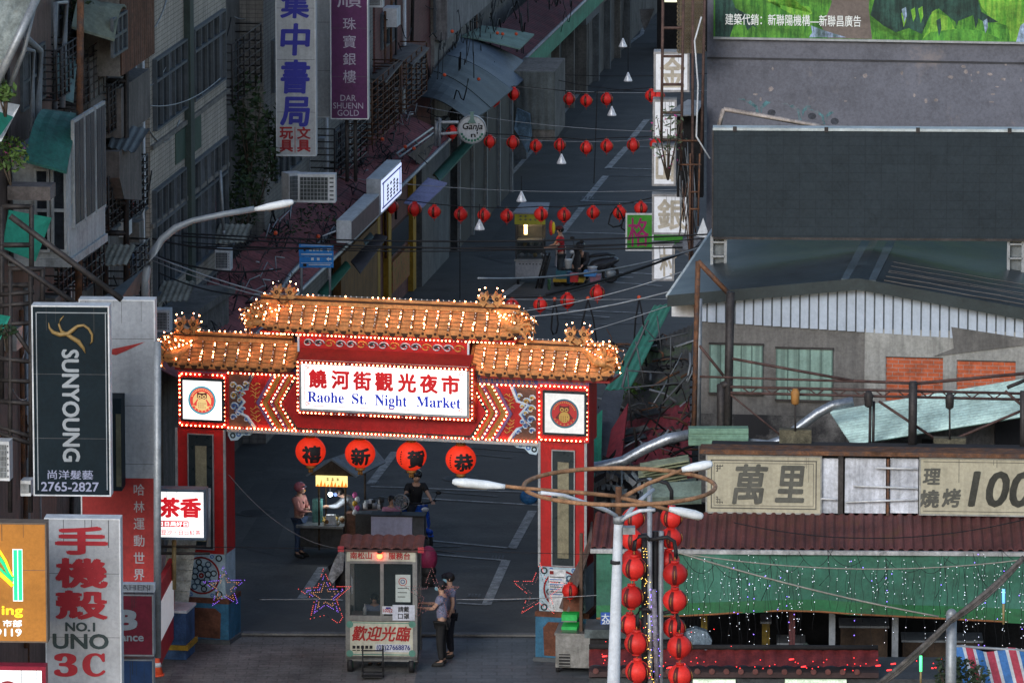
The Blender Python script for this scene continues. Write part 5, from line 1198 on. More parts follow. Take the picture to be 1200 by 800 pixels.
t = thing('mural_hoarding', 'large green leafy painted advertising hoarding with white Chinese caption at top right', 'hoarding', WL.pt((x0 + x1) / 2, .1, z0))
MUR = M('mural_green', (.11, .33, .04), .6, .3, 1.6, kind='brush', alt=(.03, .15, .02))
m = MB(); m.box(WL, x0, x1, .01, .1, z0, z1, MUR); m.build('board', t)
m = MB(); m.box(WL, x0, x1, .1, .13, z0 - .04, z0 + .01, GREYM); m.build('frame', t)
DKL = M('mural_dark', (.010, .035, .03), .6, .3, 2, kind='brush', alt=(.03, .09, .07)); LGL = M('mural_lime', (.25, .50, .06), .6, .3, 2.2, kind='brush', alt=(.09, .34, .03)); BRL = M('mural_brown', (.16, .13, .115), .6, .15, 1); BLL = M('mural_pale_blue', (.35, .45, .65), .6, .4, 5, kind='brush', alt=(.12, .2, .2))
def mp(pts, mat, k): 
 m = MB(); m.prism(WL, [WL.pix(x, y, .1) for x, y in pts], .1, .104 + .002 * k, mat); m.build('painted_shape', t)
mp([(838, -20), (838, 44), (855, 44), (860, 30), (868, 22), (862, 10), (850, -20)], DKL, 0)
mp([(862, 10), (870, 14), (880, 22), (888, 34), (882, 30), (876, 36), (872, 26), (866, 24)], DKL, 1)
mp([(900, -20), (900, 2), (948, 8), (952, 16), (944, 20), (930, 18), (915, 10), (905, -20)], LGL, 2)
mp([(960, -20), (1020, -20), (1018, 10), (1022, 46), (970, 45), (962, 30), (970, 16), (975, 2)], BRL, 1)
mp([(950, 30), (966, 36), (992, 44), (948, 44), (952, 38)], BLL, 3)
mp([(1030, -20), (1140, -20), (1150, 14), (1170, 26), (1155, 27), (1140, 18), (1120, 26), (1100, 10), (1090, 18), (1080, 40), (1065, 33), (1050, 38), (1035, 30), (1020, 18)], DKL, 3)
mp([(1092, 14), (1112, 20), (1122, 40), (1100, 49), (1080, 48), (1090, 30)], LGL, 4)
mp([(1140, -20), (1200, -20), (1200, 50), (1185, 48), (1180, 30), (1165, 26), (1150, 8)], LGL, 2)
mp([(1078, 49), (1090, 38), (1120, 34), (1150, 36), (1185, 51), (1130, 51)], M('mural_mid', (.05, .20, .03), .6, .3, 2, kind='brush', alt=(.10, .32, .04)), 5)
mp([(1196, 30), (1210, 20), (1210, 52), (1190, 52)], BLL, 6)
rr = random.Random(2)
for i in range(10):
 x = rr.uniform(1040, 1160); y = rr.uniform(8, 26); L = rr.uniform(14, 20)
 mp([(x - 3, y), (x + 2, y - 3), (x + 3, y + L * .5), (x, y + L), (x - 1, y + L * .6)], rr.choice((BLL, DKL, LGL)), 7 + i % 3)
m = MB(); x0, x1, z0, z1 = WL.rect(850, 1009, 18, 32, .13); m.text(WL, '建築代銷：新聯陽機構—新聯昌廣告', (x0 + x1) / 2, (z0 + z1) / 2 + .02, x1 - x0, .26, .13, M('mural_white', (.75, .78, .75), .6, 0), .008); m.build('lettering', t)
SB = FF(2.5, at(1020, 220, 137))
x0, x1, z0, z1 = SB.rect(836, 1290, 154, 279)
t = thing('rooftop_billboard', 'huge dark blank billboard standing on short posts over the grey roof', 'billboard', SB.pt((x0 + x1) / 2, -.2, z0 - .9))
m = MB(); m.box(SB, x0, x1, -.35, 0, z0, z1, SCREEN); m.build('panel', t)
m = MB(); m.box(SB, x0 - .02, x1, -.36, .03, z1, z1 + .055, M('pale_trim', (.42, .47, .48), .5)); m.box(SB, x0 - .03, x0, -.36, .02, z0, z1, STEEL); m.box(SB, x0, x1, -.36, .02, z0 - .05, z0, STEEL)
for i in range(9): m.box(SB, x0 + 1.9 * i + .4, x0 + 1.9 * i + .48, .0, .04, z1 - .02, z1 + .08, STEEL)
m.build('frame', t)
for (pa, pb) in ((834, 850), (1182, 1199)):
 a = SB.pix(pa, 300)[0]; b = SB.pix(pb, 300)[0]; m = MB(); zb_ = z0 - 1.15
 for x in (a, b): m.box(SB, x - .03, x + .03, -.3, -.1, zb_, z0, GREYM)
 for k in range(4): m.box(SB, a, b, -.3, -.1, zb_ + .3 * k + .1, zb_ + .3 * k + .14, GREYM)
 m.box(SB, a, b, -.26, -.24, zb_, z0, M('post_web', (.16, .18, .19), .6, .2, 3)); m.build('post', t)
m = MB(); 
for a, b in (((842, 150), (848, 128)), ((848, 128), (978, 151)), ((842, 150), (870, 150))): m.tube([at(*a, 137.6), at(*b, 137.6)], .05, M('pale_rust_frame', (.38, .33, .30), .6, .3, 4), 4)
tag(m.build('steel_bracket'), 'pale rusty angle frame lying along the left top edge of the dark billboard', 'angle frame')
GB = FF(7.7, at(1010, 400, 133.5))
gx = lambda px, py=380, y=0: GB.pix(px, py, y)
t = thing('gable_building', 'old grey building with dark low gable roof and pale corrugated gable', 'building', GB.pt(2, -3, -GB.o.z))
xL = gx(819, 400)[0]; xR = gx(1300, 400)[0]; xr_ = gx(1007, 330, .35)[0]
eL = gx(782, 346, .35); eR = gx(1200, 361, .35); rdg = gx(1006, 326, .35)
slR = (eR[1] - rdg[1]) / (eR[0] - rdg[0]); slL = (eL[1] - rdg[1]) / (eL[0] - rdg[0])
zbase = -GB.o.z
def roofz(x): return rdg[1] + (x - rdg[0]) * (slR if x > rdg[0] else slL)
m = MB(); m.prism(GB, [(xL, zbase), (xR, zbase), (xR, roofz(xR) - .25), (rdg[0], rdg[1] - .25), (xL, roofz(xL) - .25)], -9, 0, PLAST); m.build('wall', t)
m = MB(); xe = eL[0]; TH = .24; BK = -12
def rp(x, y, d=0): return GB.pt(x, y, roofz(x) + d)
for (a, b) in ((xe, rdg[0]), (rdg[0], xR)):
 P = [rp(a, .35), rp(b, .35), rp(b, BK), rp(a, BK)]; vs = P + [p - Z3 * TH for p in P]
 m.raw(vs, [(0, 1, 2, 3), (7, 6, 5, 4)], ROOFD); m.raw(vs, [(0, 4, 5, 1), (1, 5, 6, 2), (2, 6, 7, 3), (3, 7, 4, 0)], ROOFE)
m.tube([rp(xe, .35, -.02), rp(xe, BK, -.02)], .04, M('pale_trim', (.4, .4, .4)), 5)
m.build('roof', t)
m = MB(); m.prism(GB, [(rdg[0] - .25, 0), (rdg[0] + .25, 0), (rdg[0], .08)], 0, .01, ROOFE) if False else m.slab([rp(rdg[0] - .35, .34, .02), rp(rdg[0] + .35, .34, .02), rp(rdg[0] + .35, BK, .03), rp(rdg[0] - .35, BK, .03)], .03, M('ridge_cap', (.075, .10, .115), .5, .2, 1))
for i in range(6):   # peeling seams on the right slope
 x = rdg[0] + .5; y = .1 - i * .42 - .12 * (i % 3)
 L = 3.2 if i > 2 else 3.6
 m.tube([rp(x + L * q / 8, y - .02 * q + .03 * sin(q * 2 + i), .01) for q in range(9)], .009 if i < 2 else .005, M('seam_tan', (.15, .135, .125), .8), 4)
m.build('ridge_seam', t)
zc0 = gx(1000, 385, .05)[1]; 
m = MB(); n = int((xR - xL) / .19)
zbL = gx(822, 376)[1]; zbR = gx(1170, 399)[1]; 
for i in range(n):
 a = xL + i * .19; b = a + .155; zb_ = zbL + (zbR - zbL) * min(1.0, (a - xL) / (gx(1170, 399)[0] - xL))
 m.prism(GB, [(a, zb_), (b, zb_), (b, roofz(b) - TH), (a, roofz(a) - TH)], 0, .06, CORP); m.prism(GB, [(b, zb_), (b + .035, zb_), (b + .035, roofz(b) - TH), (b, roofz(b) - TH)], 0, .02, M('fascia_groove', (.12, .14, .16), .6))
m.build('gable_cladding', t)
for (a, b, tt, bb) in ((832, 893, 404, 460), (910, 975, 409, 468)):
 x0, x1, z0, z1 = GB.rect(a, b, tt, bb, .05); m = MB(); m.box(GB, x0, x1, 0, .05, z0, z1, SHUT)
 for i in range(6): q = x0 + (x1 - x0) * i / 5; m.box(GB, q - .012, q + .012, .05, .065, z0, z1, M('shutter_line', (.09, .15, .13), .6))
 m.box(GB, x0 - .03, x1 + .03, 0, .08, z0 - .04, z0, STEEL); m.box(GB, x0 - .03, x1 + .03, 0, .08, z1, z1 + .03, STEEL); m.build('window_shutter', t)
x0, x1, z0, z1 = GB.rect(1013, 1290, 388, 520, .02)
bw = [GB.rect(1038, 1105, 418, 470, .02), GB.rect(1121, 1190, 422, 474, .02)]
m = MB(); zt_, zb_ = z1, z0
xs_ = [x0, bw[0][0], bw[0][1], bw[1][0], bw[1][1], x1]
for i in range(0, 5, 2): m.box(GB, xs_[i], xs_[i + 1], 0, .05, zb_, zt_, PLAST2)
for w_ in bw: m.box(GB, w_[0], w_[1], 0, .05, w_[3], zt_, PLAST2); m.box(GB, w_[0], w_[1], 0, .05, zb_, w_[2], PLAST2)
m.build('plaster_facing', t)
for w_ in bw:
 m = MB(); m.box(GB, w_[0], w_[1], 0, .012, w_[2], w_[3], BRICK); m.box(GB, w_[0], w_[1], .012, .055, w_[3] - .015, w_[3], STEEL); m.build('bricked_window', t)
m = MB(); m.prism(GB, [gx(1115, 383, .06), gx(1200, 396, .06), gx(1200, 404, .06), gx(1095, 417, .06), gx(1118, 408, .06)], .05, .09, PLAST); m.build('wall_patch', t)
x0, x1, z0, z1 = GB.rect(820, 1000, 478, 540, .02)
m = MB(); m.box(GB, x0, x1, 0, .006, z0, z1 - .15, M('mouldy_plaster', (.145, .14, .135), .85, .3, 1.5, alt=(.02, .02, .022), altamt=.5, altscale=1.1))
m.build('mould_stain', t)
m = MB(); fr = FF(7.7, at(798, 365, 134.5)); x0, x1, z0, z1 = fr.rect(787, 813, 350, 371); m.box(fr, x0, x1, -.4, 0, z0, z1, WHITEM); tag(m.build('roof_box'), 'pale boxy unit tucked under the left eave of the dark roof', 'box')
m = MB(); YA, YB = 134.2, 131.5
m.corr(at(972, 482, 132.4), at(998, 521, 130.2), at(1206, 487, 130.2), at(1206, 443, 132.2), M('mint_leanto_sheet', (.54, .72, .65), .55, .2, 1.4, alt=(.30, .20, .12), altamt=.2, altscale=2.5), .16, .026, .015)
tag(m.build('lean_to_roof'), 'pale mint corrugated lean-to roof below the bricked-up windows', 'roof')
m = MB(); fr = FF(5, at(1070, 520, 131.8)); x0, x1, z0, z1 = fr.rect(1002, 1165, 470, 600); m.box(fr, x0 + .6, x1, -1.2, -.1, z0, z1 - .35, M('dirty_wall', (.16, .15, .145), .85, .3, 1.4, streak=.5, alt=(.35, .35, .34), altamt=.25, altscale=2))
x0, x1, z0, z1 = fr.rect(1080, 1093, 514, 530, -.09); m.box(fr, x0, x1, -.1, -.06, z0, z1, BLACK); tag(m.build('shed_wall'), 'dirty pale wall under the mint lean-to roof', 'wall')
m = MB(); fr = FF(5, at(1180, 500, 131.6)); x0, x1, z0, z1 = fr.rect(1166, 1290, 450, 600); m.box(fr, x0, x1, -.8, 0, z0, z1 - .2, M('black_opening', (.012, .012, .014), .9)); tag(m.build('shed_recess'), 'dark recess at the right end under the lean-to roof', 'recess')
SG = FF(4.5, at(1000, 570, 128)); CREAM = M('cream_sign', (.42, .39, .29), .6, .08, 1.2, streak=.22); SGB = M('sign_brown_line', (.10, .095, .08), .7); SGT = M('brush_grey_letter', (.10, .10, .085), .7)
def sigbox(px0, px1, a, b, label, nm='shop_sign'): return sign(nm, label, SG, (px0, px1, a, b), .3, CREAM, M('sign_edge_grey', (.3, .3, .28), .6, .2, 3), .03)
t, x0, x1, z0, z1 = sigbox(827, 963, 533, 602, 'aged cream restaurant sign with two large brush characters right of the ring lamp')
def border(t, x0, x1, z0, z1, left=True):
 m = MB(); e = .12
 for e, w_ in ((.10, .022), (.16, .01)):
  for (a, b, c, d) in ((x0 + e, x1 - e, z0 + e, z0 + e + w_), (x0 + e, x1 - e, z1 - e - w_, z1 - e), (x0 + e, x0 + e + w_, z0 + e, z1 - e), (x1 - e - w_, x1 - e, z0 + e, z1 - e)): m.box(SG, a, b, 0, .004, c, d, SGB)
 for cx, cz, sx, sz in ((x0 + .2, z0 + .2, 1, 1), (x0 + .2, z1 - .2, 1, -1)):
  for k in range(3):
   q = .03 + k * .05; m.box(SG, min(cx, cx + sx * (.17 - q)), max(cx, cx + sx * (.17 - q)), 0, .005, cz + sz * q - .008, cz + sz * q + .008, SGB); m.box(SG, cx + sx * q - .008, cx + sx * q + .008, 0, .005, min(cz, cz + sz * (.17 - q)), max(cz, cz + sz * (.17 - q)), SGB)
 m.build('border', t)
border(t, x0, x1, z0, z1)
m = MB(); put(m, SG, '萬', 878.5, 567, 36, 45, SGT, .006, bold=.03, shear=.18); put(m, SG, '里', 927, 567, 32, 41, SGT, .006, bold=.035, shear=.12); m.build('lettering', t)
t, x0, x1, z0, z1 = sigbox(1077, 1290, 537, 605, 'aged cream barbecue sign with characters and the number 100 at the right edge')
m = MB(); 
for e, w_ in ((.08, .012),): m.box(SG, x0 + e, x1, 0, .004, z1 - e - w_, z1 - e, SGB); m.box(SG, x0 + e, x1, 0, .004, z0 + e, z0 + e + w_, SGB)
m.build('border', t)
m = MB()
for ch, x, y, w_, h_ in (('理', 1092, 558, 19, 18), ('燒', 1089, 584, 22, 20), ('烤', 1115, 583, 20, 21)): put(m, SG, ch, x, y, w_, h_, SGT, .006, bold=.04, shear=.1)
m.build('small_lettering', t)
m = MB(); 
put(m, SG, '100', 1174, 573, 70, 40, SGT, .006, bold=.03, shear=.10); m.build('lettering', t)
m.build('lettering', t)
t = thing('panel_wall', 'dirty white panels with thin pipes between the two cream signs', 'wall panels', SG.pt(0, -.2, -.7))
for (a, b) in ((957, 982), (990, 1038), (1043, 1076)):
 x0, x1, z0, z1 = SG.rect(a, b, 537, 601, -.1); m = MB(); m.box(SG, x0, x1, -.2, -.1, z0, z1, M('dirty_white_panel', (.60, .63, .70), .6, .2, 1.5, streak=.5, alt=(.08, .08, .09), altamt=.22, altscale=1.8)); m.build('panel', t)
m = MB(); m.box(SG, *SG.rect(982, 988, 533, 603, 0)[:2], -.1, 0, SG.pix(985, 603)[1], SG.pix(985, 531)[1], STEEL); m.box(SG, *SG.rect(1039, 1042, 533, 603, 0)[:2], -.1, 0, SG.pix(985, 603)[1], SG.pix(985, 537)[1], RUST)
for (a, b, c, d) in ((1026, 548, 1075, 549), (1000, 569, 1076, 572), (962, 584, 980, 585), (991, 588, 1075, 585)):
 p = SG.pix(a, b); q = SG.pix(c, d); m.tube([SG.pt(p[0], .0, p[1]), SG.pt(q[0], .0, q[1])], .022, WHITEM, 5)
m.build('pipe', t)
m = MB(); p = SG.pix(745, 526); q = SG.pix(1290, 540); x0 = SG.pix(820, 530)[0]; m.box(SG, x0, q[0], -.5, .1, SG.pix(1000, 533)[1], SG.pix(1000, 528)[1], RUST); tag(m.build('rusty_beam'), 'long rusty beam running along the top of the cream signs', 'beam')
m = MB(); m.box(SG, SG.pix(830, 560)[0], q[0], -1.6, -.4, SG.pix(1000, 605)[1], SG.pix(1000, 536)[1], M('dark_backing', (.03, .03, .032), .9)); tag(m.build('sign_backing'), 'dark wall directly behind the row of cream signs', 'wall')
AW = FF(2.0, at(950, 690, 126.2))
xl = AW.pix(692, 650)[0]; xr = AW.pix(1290, 650)[0]; zg = AW.pix(950, 642)[1]
a = AW.pt(xl - .15, -1.5, 0); 
zb_ = (SG.pt(0, 0, SG.pix(1000, 606)[1])).z
m = MB(); P0 = AW.pt(xl, .12, zg + .02); P1 = AW.pt(xr, .12, zg + .02)
B0 = AW.pt(xl + .05, -1.9, 0); B0.z = at(720, 600, B0.y).z; B1 = AW.pt(xr, -1.9, 0); B1.z = B0.z
m.corr(B0, B1, P1, P0, M('maroon_rusty_roof', (.135, .045, .042), .65, .25, 1.2, streak=.3, alt=(.12, .055, .025), altamt=.36, altscale=1.6), .19, .022, .015, box=True)
tag(m.build('market_roof'), 'rusty maroon corrugated roof under the cream signs at right', 'roof')
m = MB(); m.box(AW, xl, xr, .12, .2, zg - .09, zg - .01, M('white_gutter', (.42, .42, .42), .6, .3, 2, streak=.5, alt=(.06, .06, .06), altamt=.35, altscale=2.2)); tag(m.build('roof_gutter'), 'dirty white gutter along the maroon market roof', 'gutter')
GT = M('green_awning_tarp', (.03, .125, .08), .7, .16, .9, bump=.5, streak=.3, alt=(.05, .17, .12), altamt=.4, altscale=.7); GT2 = M('green_awning_hem', (.012, .11, .035), .6, .2, 1.5, alt=(.06, .09, .04), altamt=.3, altscale=2.5)
prof = [(699, 724), (730, 723), (760, 722), (800, 721), (840, 719), (880, 716), (920, 715), (960, 716), (1000, 719), (1060, 722), (1120, 725), (1200, 729), (1290, 733)]
for (nm, f0, f1, mt) in (('tarp', 0, .80, GT), ('hem', .80, 1.0, GT2)):
 m = MB(); vs = []; R_ = 8
 for i, (px, py) in enumerate(prof):
  xt, zt_ = AW.pix(px, 646, .05); xb, zb2 = AW.pix(px, py, .35)
  for j in range(R_ + 1):
   q = f0 + (f1 - f0) * j / R_
   vs.append(AW.pt(xt + (xb - xt) * q, .1 + .32 * q + .05 * sin(i * 1.9 + q * 5) + .03 * sin(i * 5.1 + q * 9), zt_ + (zb2 - zt_) * q))
 fs = [(i * (R_ + 1) + j, i * (R_ + 1) + j + 1, (i + 1) * (R_ + 1) + j + 1, (i + 1) * (R_ + 1) + j) for i in range(len(prof) - 1) for j in range(R_)]
 k = len(vs); m.raw(vs + [v - AW.N * .015 for v in vs], fs + [tuple(k + q for q in f[::-1]) for f in fs], mt, True)
 if nm == 'tarp': ta = thing('market_awning', 'long green tarpaulin awning sagging above the dark market stalls at right', 'awning', AW.pt(2, 0, AW.pix(950, 720)[1])); 
 m.build(nm, ta)
m = MB(); m.tube([AW.pt(AW.pix(px, py, .42)[0], .43, AW.pix(px, py, .42)[1]) for px, py in prof], .02, M('orange_rope', (.25, .10, .04), .8), 5); m.build('edge_rope', ta)
fr = AW; x0, x1, z0, z1 = fr.rect(704, 728, 717, 731, .45); m = MB(); m.box(fr, x0, x1, .45, .47, z0, z1, M('blue_plate', (.03, .09, .35), .5)); 
ts = thing('small_sign', 'small blue and white sign on the lower left corner of the green awning', 'sign', fr.pt((x0 + x1) / 2, .45, z0)); m.build('plate', ts)
m = MB(); m.text(fr, '大倉', (x0 + x1) / 2 - .03, z1 - .09, .3, .13, .475, WLT, .03); m.text(fr, '2092', (x0 + x1) / 2 - .02, z0 + .05, .3, .08, .475, WLT, .03); m.build('lettering', ts)
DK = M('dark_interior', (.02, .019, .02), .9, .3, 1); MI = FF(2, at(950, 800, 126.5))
gz = -MI.o.z
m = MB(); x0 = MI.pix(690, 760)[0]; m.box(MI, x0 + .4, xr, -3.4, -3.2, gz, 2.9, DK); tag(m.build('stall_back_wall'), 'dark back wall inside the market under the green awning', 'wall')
for i, px in enumerate((825, 928, 975, 1049)):
 a = MI.pix(px, 760)[0]; m = MB(); m.box(MI, a - .06, a + .06, -.2 - .3 * (i % 2), -.08, gz, gz + 3.0, (M('yellow_post', (.22, .15, .02), .6, .3, 2), M('maroon_post', (.12, .04, .04), .6), GREYM, GREYM)[i] if i != 1 else MATS.get('maroon_post') or M('maroon_post', (.12, .04, .04), .6))
 tag(m.build('support_post'), ['post left of the crumpled sheet inside the dark market', 'maroon post in the middle of the dark market', 'grey post right of the green box in the market', 'grey post by the brown cabinet in the market'][i], 'post')
m = MB(); 
for (a, b, c, d, mt) in ((912, 942, 755, 768, M('green_box', (.10, .16, .09), .7, .2, 4)), (893, 902, 730, 768, M('yellow_post', (.2, .1, 0))), (1058, 1150, 752, 800, M('brown_cabinet', (.07, .045, .03), .7, .3, 3)), (985, 1040, 735, 768, M('brown_cabinet', (0, 0, 0)))):
 x0, x1, z0, z1 = MI.rect(a, b, c, d, -1.2); m = MB(); m.box(MI, x0, x1, -1.9, -1.2, gz, z1, mt); m.box(MI, x0 - .03, x1 + .03, -1.93, -1.17, z1, z1 + .04, GREYM)
 tag(m.build('storage_cabinet'), {912: 'dull green box inside the dark market', 893: 'narrow yellow-brown locker inside the dark market', 1058: 'wide brown cabinet near the striped awning', 985: 'brown cabinet between two grey posts in the market'}[a], 'cabinet')
m = MB(); fr = FF(0, at(820, 750, 125.8)); vs = [(803, 738), (815, 734), (828, 738), (834, 748), (830, 768), (810, 770), (800, 756)]; m.slab([fr.pt(fr.pix(x, y)[0], .1 * sin(x), fr.pix(x, y)[1]) for x, y in vs], .25, M('plastic_wrap', (.16, .21, .25), .4, .4, 5, bump=.8)); tag(m.build('plastic_bundle'), 'crumpled blue-grey plastic bundle beside the lantern pole', 'bundle')
m = MB(); m.slab([fr.pt(*((lambda q: (q[0], 0, q[1]))(fr.pix(x, y)))) for x, y in ((920, 769), (945, 752), (955, 762), (956, 770))], .05, M('striped_cloth', (.05, .07, .06), .8, .5, 12)); tag(m.build('folded_cloth'), 'dark patterned cloth heap leaning on the green box', 'cloth')
RT = FF(1, at(900, 790, 121)); RTM = M('red_roof_tile', (.14, .022, .02), .5, .3, 5)
x0, x1, z0, z1 = RT.rect(690, 1030, 772, 786); t = thing('tiled_stall_roof', 'small red tiled stall roof with red fairy lights at the bottom right', 'roof', RT.pt((x0 + x1) / 2, 0, z0))
m = MB(); zt_ = z1 + .1; vs = []; n = int((x1 - x0) / .06)
for i in range(n + 1):
 x = x0 + (x1 - x0) * i / n; w_ = .035 * abs(sin(i * pi / 4.5))
 for j in range(4): vs.append(RT.pt(x, -.5 + .5 * j / 3, z1 + .06 - (z1 - z0) * j / 3 * .9 + w_))
m.raw(vs, [(i * 4 + j, (i + 1) * 4 + j, (i + 1) * 4 + j + 1, i * 4 + j + 1) for i in range(n) for j in range(3)], RTM)
m.box(RT, x0, x1, -.5, 0, z0 - .12, z0 - .02, M('dark_trim', (.05, .03, .03), .7)); m.build('tiles', t)
m = MB(); m.tube([RT.pt(x0, -.5, z1 + .12), RT.pt(x1, -.5, z1 + .12)], .05, DK, 6); m.build('ridge', t)
for i in range(int((x1 - x0) / .27)):
 m = MB() if i == 0 else m; m.disc(RT, x0 + .13 + i * .27, z0 - .0, .055, 0, .04, M('tile_cap', (.14, .05, .045), .5, .2, 5), 10)
m.build('eave_tile', t)
x0, x1, z0, z1 = RT.rect(690, 1200, 794, 830); m = MB(); m.box(RT, x0, x1, -2, -.1, z0 - 2, z0 + .55, M('stall_body', (.05, .055, .06), .7, .3, 2)); m.build('stall_body', t)
LITW = M('lit_stall_band', (.8, .9, .75), .5, .4, 8, emit=(.8, 1, .7), es=.35)
for (a, b) in ((812, 862), (920, 992)):
 p, q, c, d = RT.rect(a, b, 796.5, 806, .0); m = MB(); m.box(RT, p, q, -.1, 0, c, d, LITW); m.build('lit_strip', t)
RLED = M('red_led', (1, .1, .1), .5, 0, emit=(1, .02, .02), es=2.2); WLED = M('white_led', (1, 1, 1), .5, 0, emit=(.75, .8, 1), es=2.2); BLED = M('violet_led', (.3, .2, 1), .5, 0, emit=(.25, .15, 1), es=4); YLED = M('yellow_led', (1, .8, .2), .5, 0, emit=(1, .6, .12), es=3)
rr = random.Random(12)
m = MB()
for i in range(60):
 px = rr.uniform(690, 1200); py = rr.choice((776, 780, 774)) + rr.uniform(-4, 6) if px > 830 else rr.uniform(768, 786)
 p = at(px, py, 120.3); 
 if rr.random() < .3: m.tube([p, p + Vector((.09, 0, .01))], .014, RLED, 4)
 else: m.bulbs([p], RLED, .012)
m.build('fairy_lights', label='scattered red fairy lights over the small red tiled roof', cat='fairy lights', kind='stuff')
SA = FF(0, at(1160, 780, 120)); m = MB(); cols = [M('stripe_blue', (.05, .17, .42), .6, .2, 4), M('stripe_white', (.5, .53, .55), .6, .15, 4), M('stripe_red', (.42, .05, .08), .6, .2, 4), M('stripe_white', (0, 0, 0))]
ta = thing('striped_awning', 'blue white and red striped plastic awning in the bottom right corner', 'awning', SA.pt(0, 0, -.6))
m = MB(); xs_ = []; x = 1118; i = 0
while x < 1260:
 w_ = 9 if i % 2 == 0 else 3.6
 for j in range(5):
  def P(xx, jj): 
   yy = 758 + 3.5 * sin(xx * .11) + jj * 12 + (xx - 1118) * .05; q = SA.pix(xx + jj * 3, yy, jj * .12); return SA.pt(q[0], jj * .12, q[1])
  m.raw([P(x, j), P(x + w_, j), P(x + w_, j + 1), P(x, j + 1)], [(0, 1, 2, 3)], cols[i % 4], True)
 x += w_; i += 1
m.build('striped_sheet', ta)
m = MB(); m.tube([P(1118, 0), P(1258, 0)], .03, GREYM, 5); m.build('rail', ta)
for (px, py, r_, n, l) in ((1112, 786, .3, 260, 'dark bushy plant left of the grey post at the bottom right'), (1138, 792, .34, 300, 'dark bushy plant between the grey post and the striped awning')): plant(l, (px, py), 118.6, (r_, .25, r_ * 1.1), n, M('foliage_dusk', (.045, .07, .035), .7, .3, 6), .06)
m = MB(); m.tube([at(1115, 720, 117.5), at(1113.5, 870, 117.5)], .1, GREYM, 10); m.ball(at(1115, 719, 117.5), .1, GREYM, 10, 6); tag(m.build('steel_pole'), 'grey round post where the cable bundle meets it at bottom right', 'post')
CB = M('cable_bundle', (.11, .10, .095), .8, .4, 9, bump=.5)
for i, (a, b, d) in enumerate((((1190, 660), (1114, 726), -.05), ((1114, 726), (1010, 812), .0))):
 for k in range(3):
  m = MB(); A = at(a[0] + (10 if i == 0 else 0), a[1] - (8 if i == 0 else 0) + k * 1.5, 117.2); B = at(b[0], b[1] + k * 1.6 + (3 if i else 0), 117.2); m.tube(sag(A, B, .05 + .03 * k), [.045, .03, .025][k], CB, 6)
  tag(m.build('cable_bundle'), f"{['thickest', 'middle', 'lowest'][k]} strand of the diagonal cable bundle {['above', 'below'][i]} the grey post at right", 'cable')
for (px, a, b, c, mt, l) in ((1176, 690, 706, 731, M('blue_tube', (.1, .3, 1), .5, 0, emit=(.12, .35, 1), es=1.6), 'glowing blue meteor light tube on a thin stick at the right edge'), (1079, 768, 786, 802, M('green_tube', (.1, 1, .3), .5, 0, emit=(.1, 1, .3), es=1.4), 'glowing green meteor light tube on a thin stick at the bottom right')):
 t = thing('light_stick', l, 'light tube', at(px, c, 116.8)); m = MB(); m.tube([at(px, a, 116.8), at(px, b, 116.8)], .028, mt, 6); m.build('tube', t); m = MB(); m.tube([at(px, b, 116.8), at(px, c, 116.8)], .02, M('tan_stick', (.3, .22, .1), .7), 5); m.build('stick', t)
m = MB(); rr = random.Random(31); W1, W2, Bv = [], [], []
for i in range(95):
 px = rr.uniform(800, 1200); y0 = 656 + rr.uniform(-6, 14); L = rr.uniform(30, 110) if px < 1080 or rr.random() < .5 else rr.uniform(80, 130)
 Yd = 123.4 + rr.uniform(-.5, .5); pts = [at(px + 1.5 * sin(q * 1.3 + i), y0 + L * q / 8, Yd) for q in range(9)]
 m.tube(pts, .0035, CABLE, 3)
 for q in range(int(L / 6)):
  p = at(px + rr.uniform(-2, 2), y0 + q * 6 + rr.uniform(-3, 3), Yd - .03); r_ = rr.random()
  if r_ < .30: W1.append(p)
  elif r_ < .40: W2.append(p)
  elif r_ < .43: Bv.append(p)
m.bulbs(W1, M('dim_white_led', (1, 1, 1), .5, 0, emit=(.8, .9, 1), es=.8), .008); m.bulbs(W2, WLED, .008); m.bulbs(Bv, BLED, .01)
for i in range(12):
 a = at(800 + i * 34, 650 + 6 * sin(i), 123.3); b = at(840 + i * 34, 655 + 6 * sin(i + 1), 123.3); m.tube(sag(a, b + Z3 * rr.uniform(-.3, .1), rr.uniform(.1, .6)), .005, CABLE, 4)
 if i % 2: m.tube([a, a.lerp(at(790 + i * 34, 700, 123.4), .4) + Vector((.1, 0, -.1)), at(790 + i * 34, rr.uniform(680, 705), 123.4)], .006, CABLE, 4)
m.build('twinkle_lights', label='curtain of tiny white and violet twinkle lights hung before the green awning', cat='fairy lights', kind='stuff')
m = MB(); m.corr(at(698, 560, 137), at(812, 560, 137), at(808, 470, 143.5), at(716, 500, 143), M('faded_red_sheet', (.30, .035, .045), .7, .3, 1.2, alt=(.12, .03, .035), altamt=.4, altscale=1.2), .2, .02, .02); tag(m.build('sheet_roof'), 'faded red corrugated roof littered with black sheets right of the gate', 'roof')
m = MB(); m.corr(at(716, 500, 143), at(808, 470, 143.5), at(812, 380, 150), at(762, 400, 149), M('mossy_roof', (.09, .085, .08), .85, .3, 1, alt=(.06, .11, .03), altamt=.4, altscale=.9), .2, .02, .02); tag(m.build('sheet_roof'), 'mossy grey-brown roof behind the faded red roof', 'roof')
GRN = M('teal_green_sheet', (.04, .28, .18), .6, .15, 1.5, streak=.2)
m = MB(); m.corr(at(709, 456, 141), at(738, 456, 141.5), at(788, 356, 152.5), at(766, 358, 152), GRN, .2, .02, .02); tag(m.build('shop_awning'), 'long teal green awning on the right street side behind the gate', 'awning')
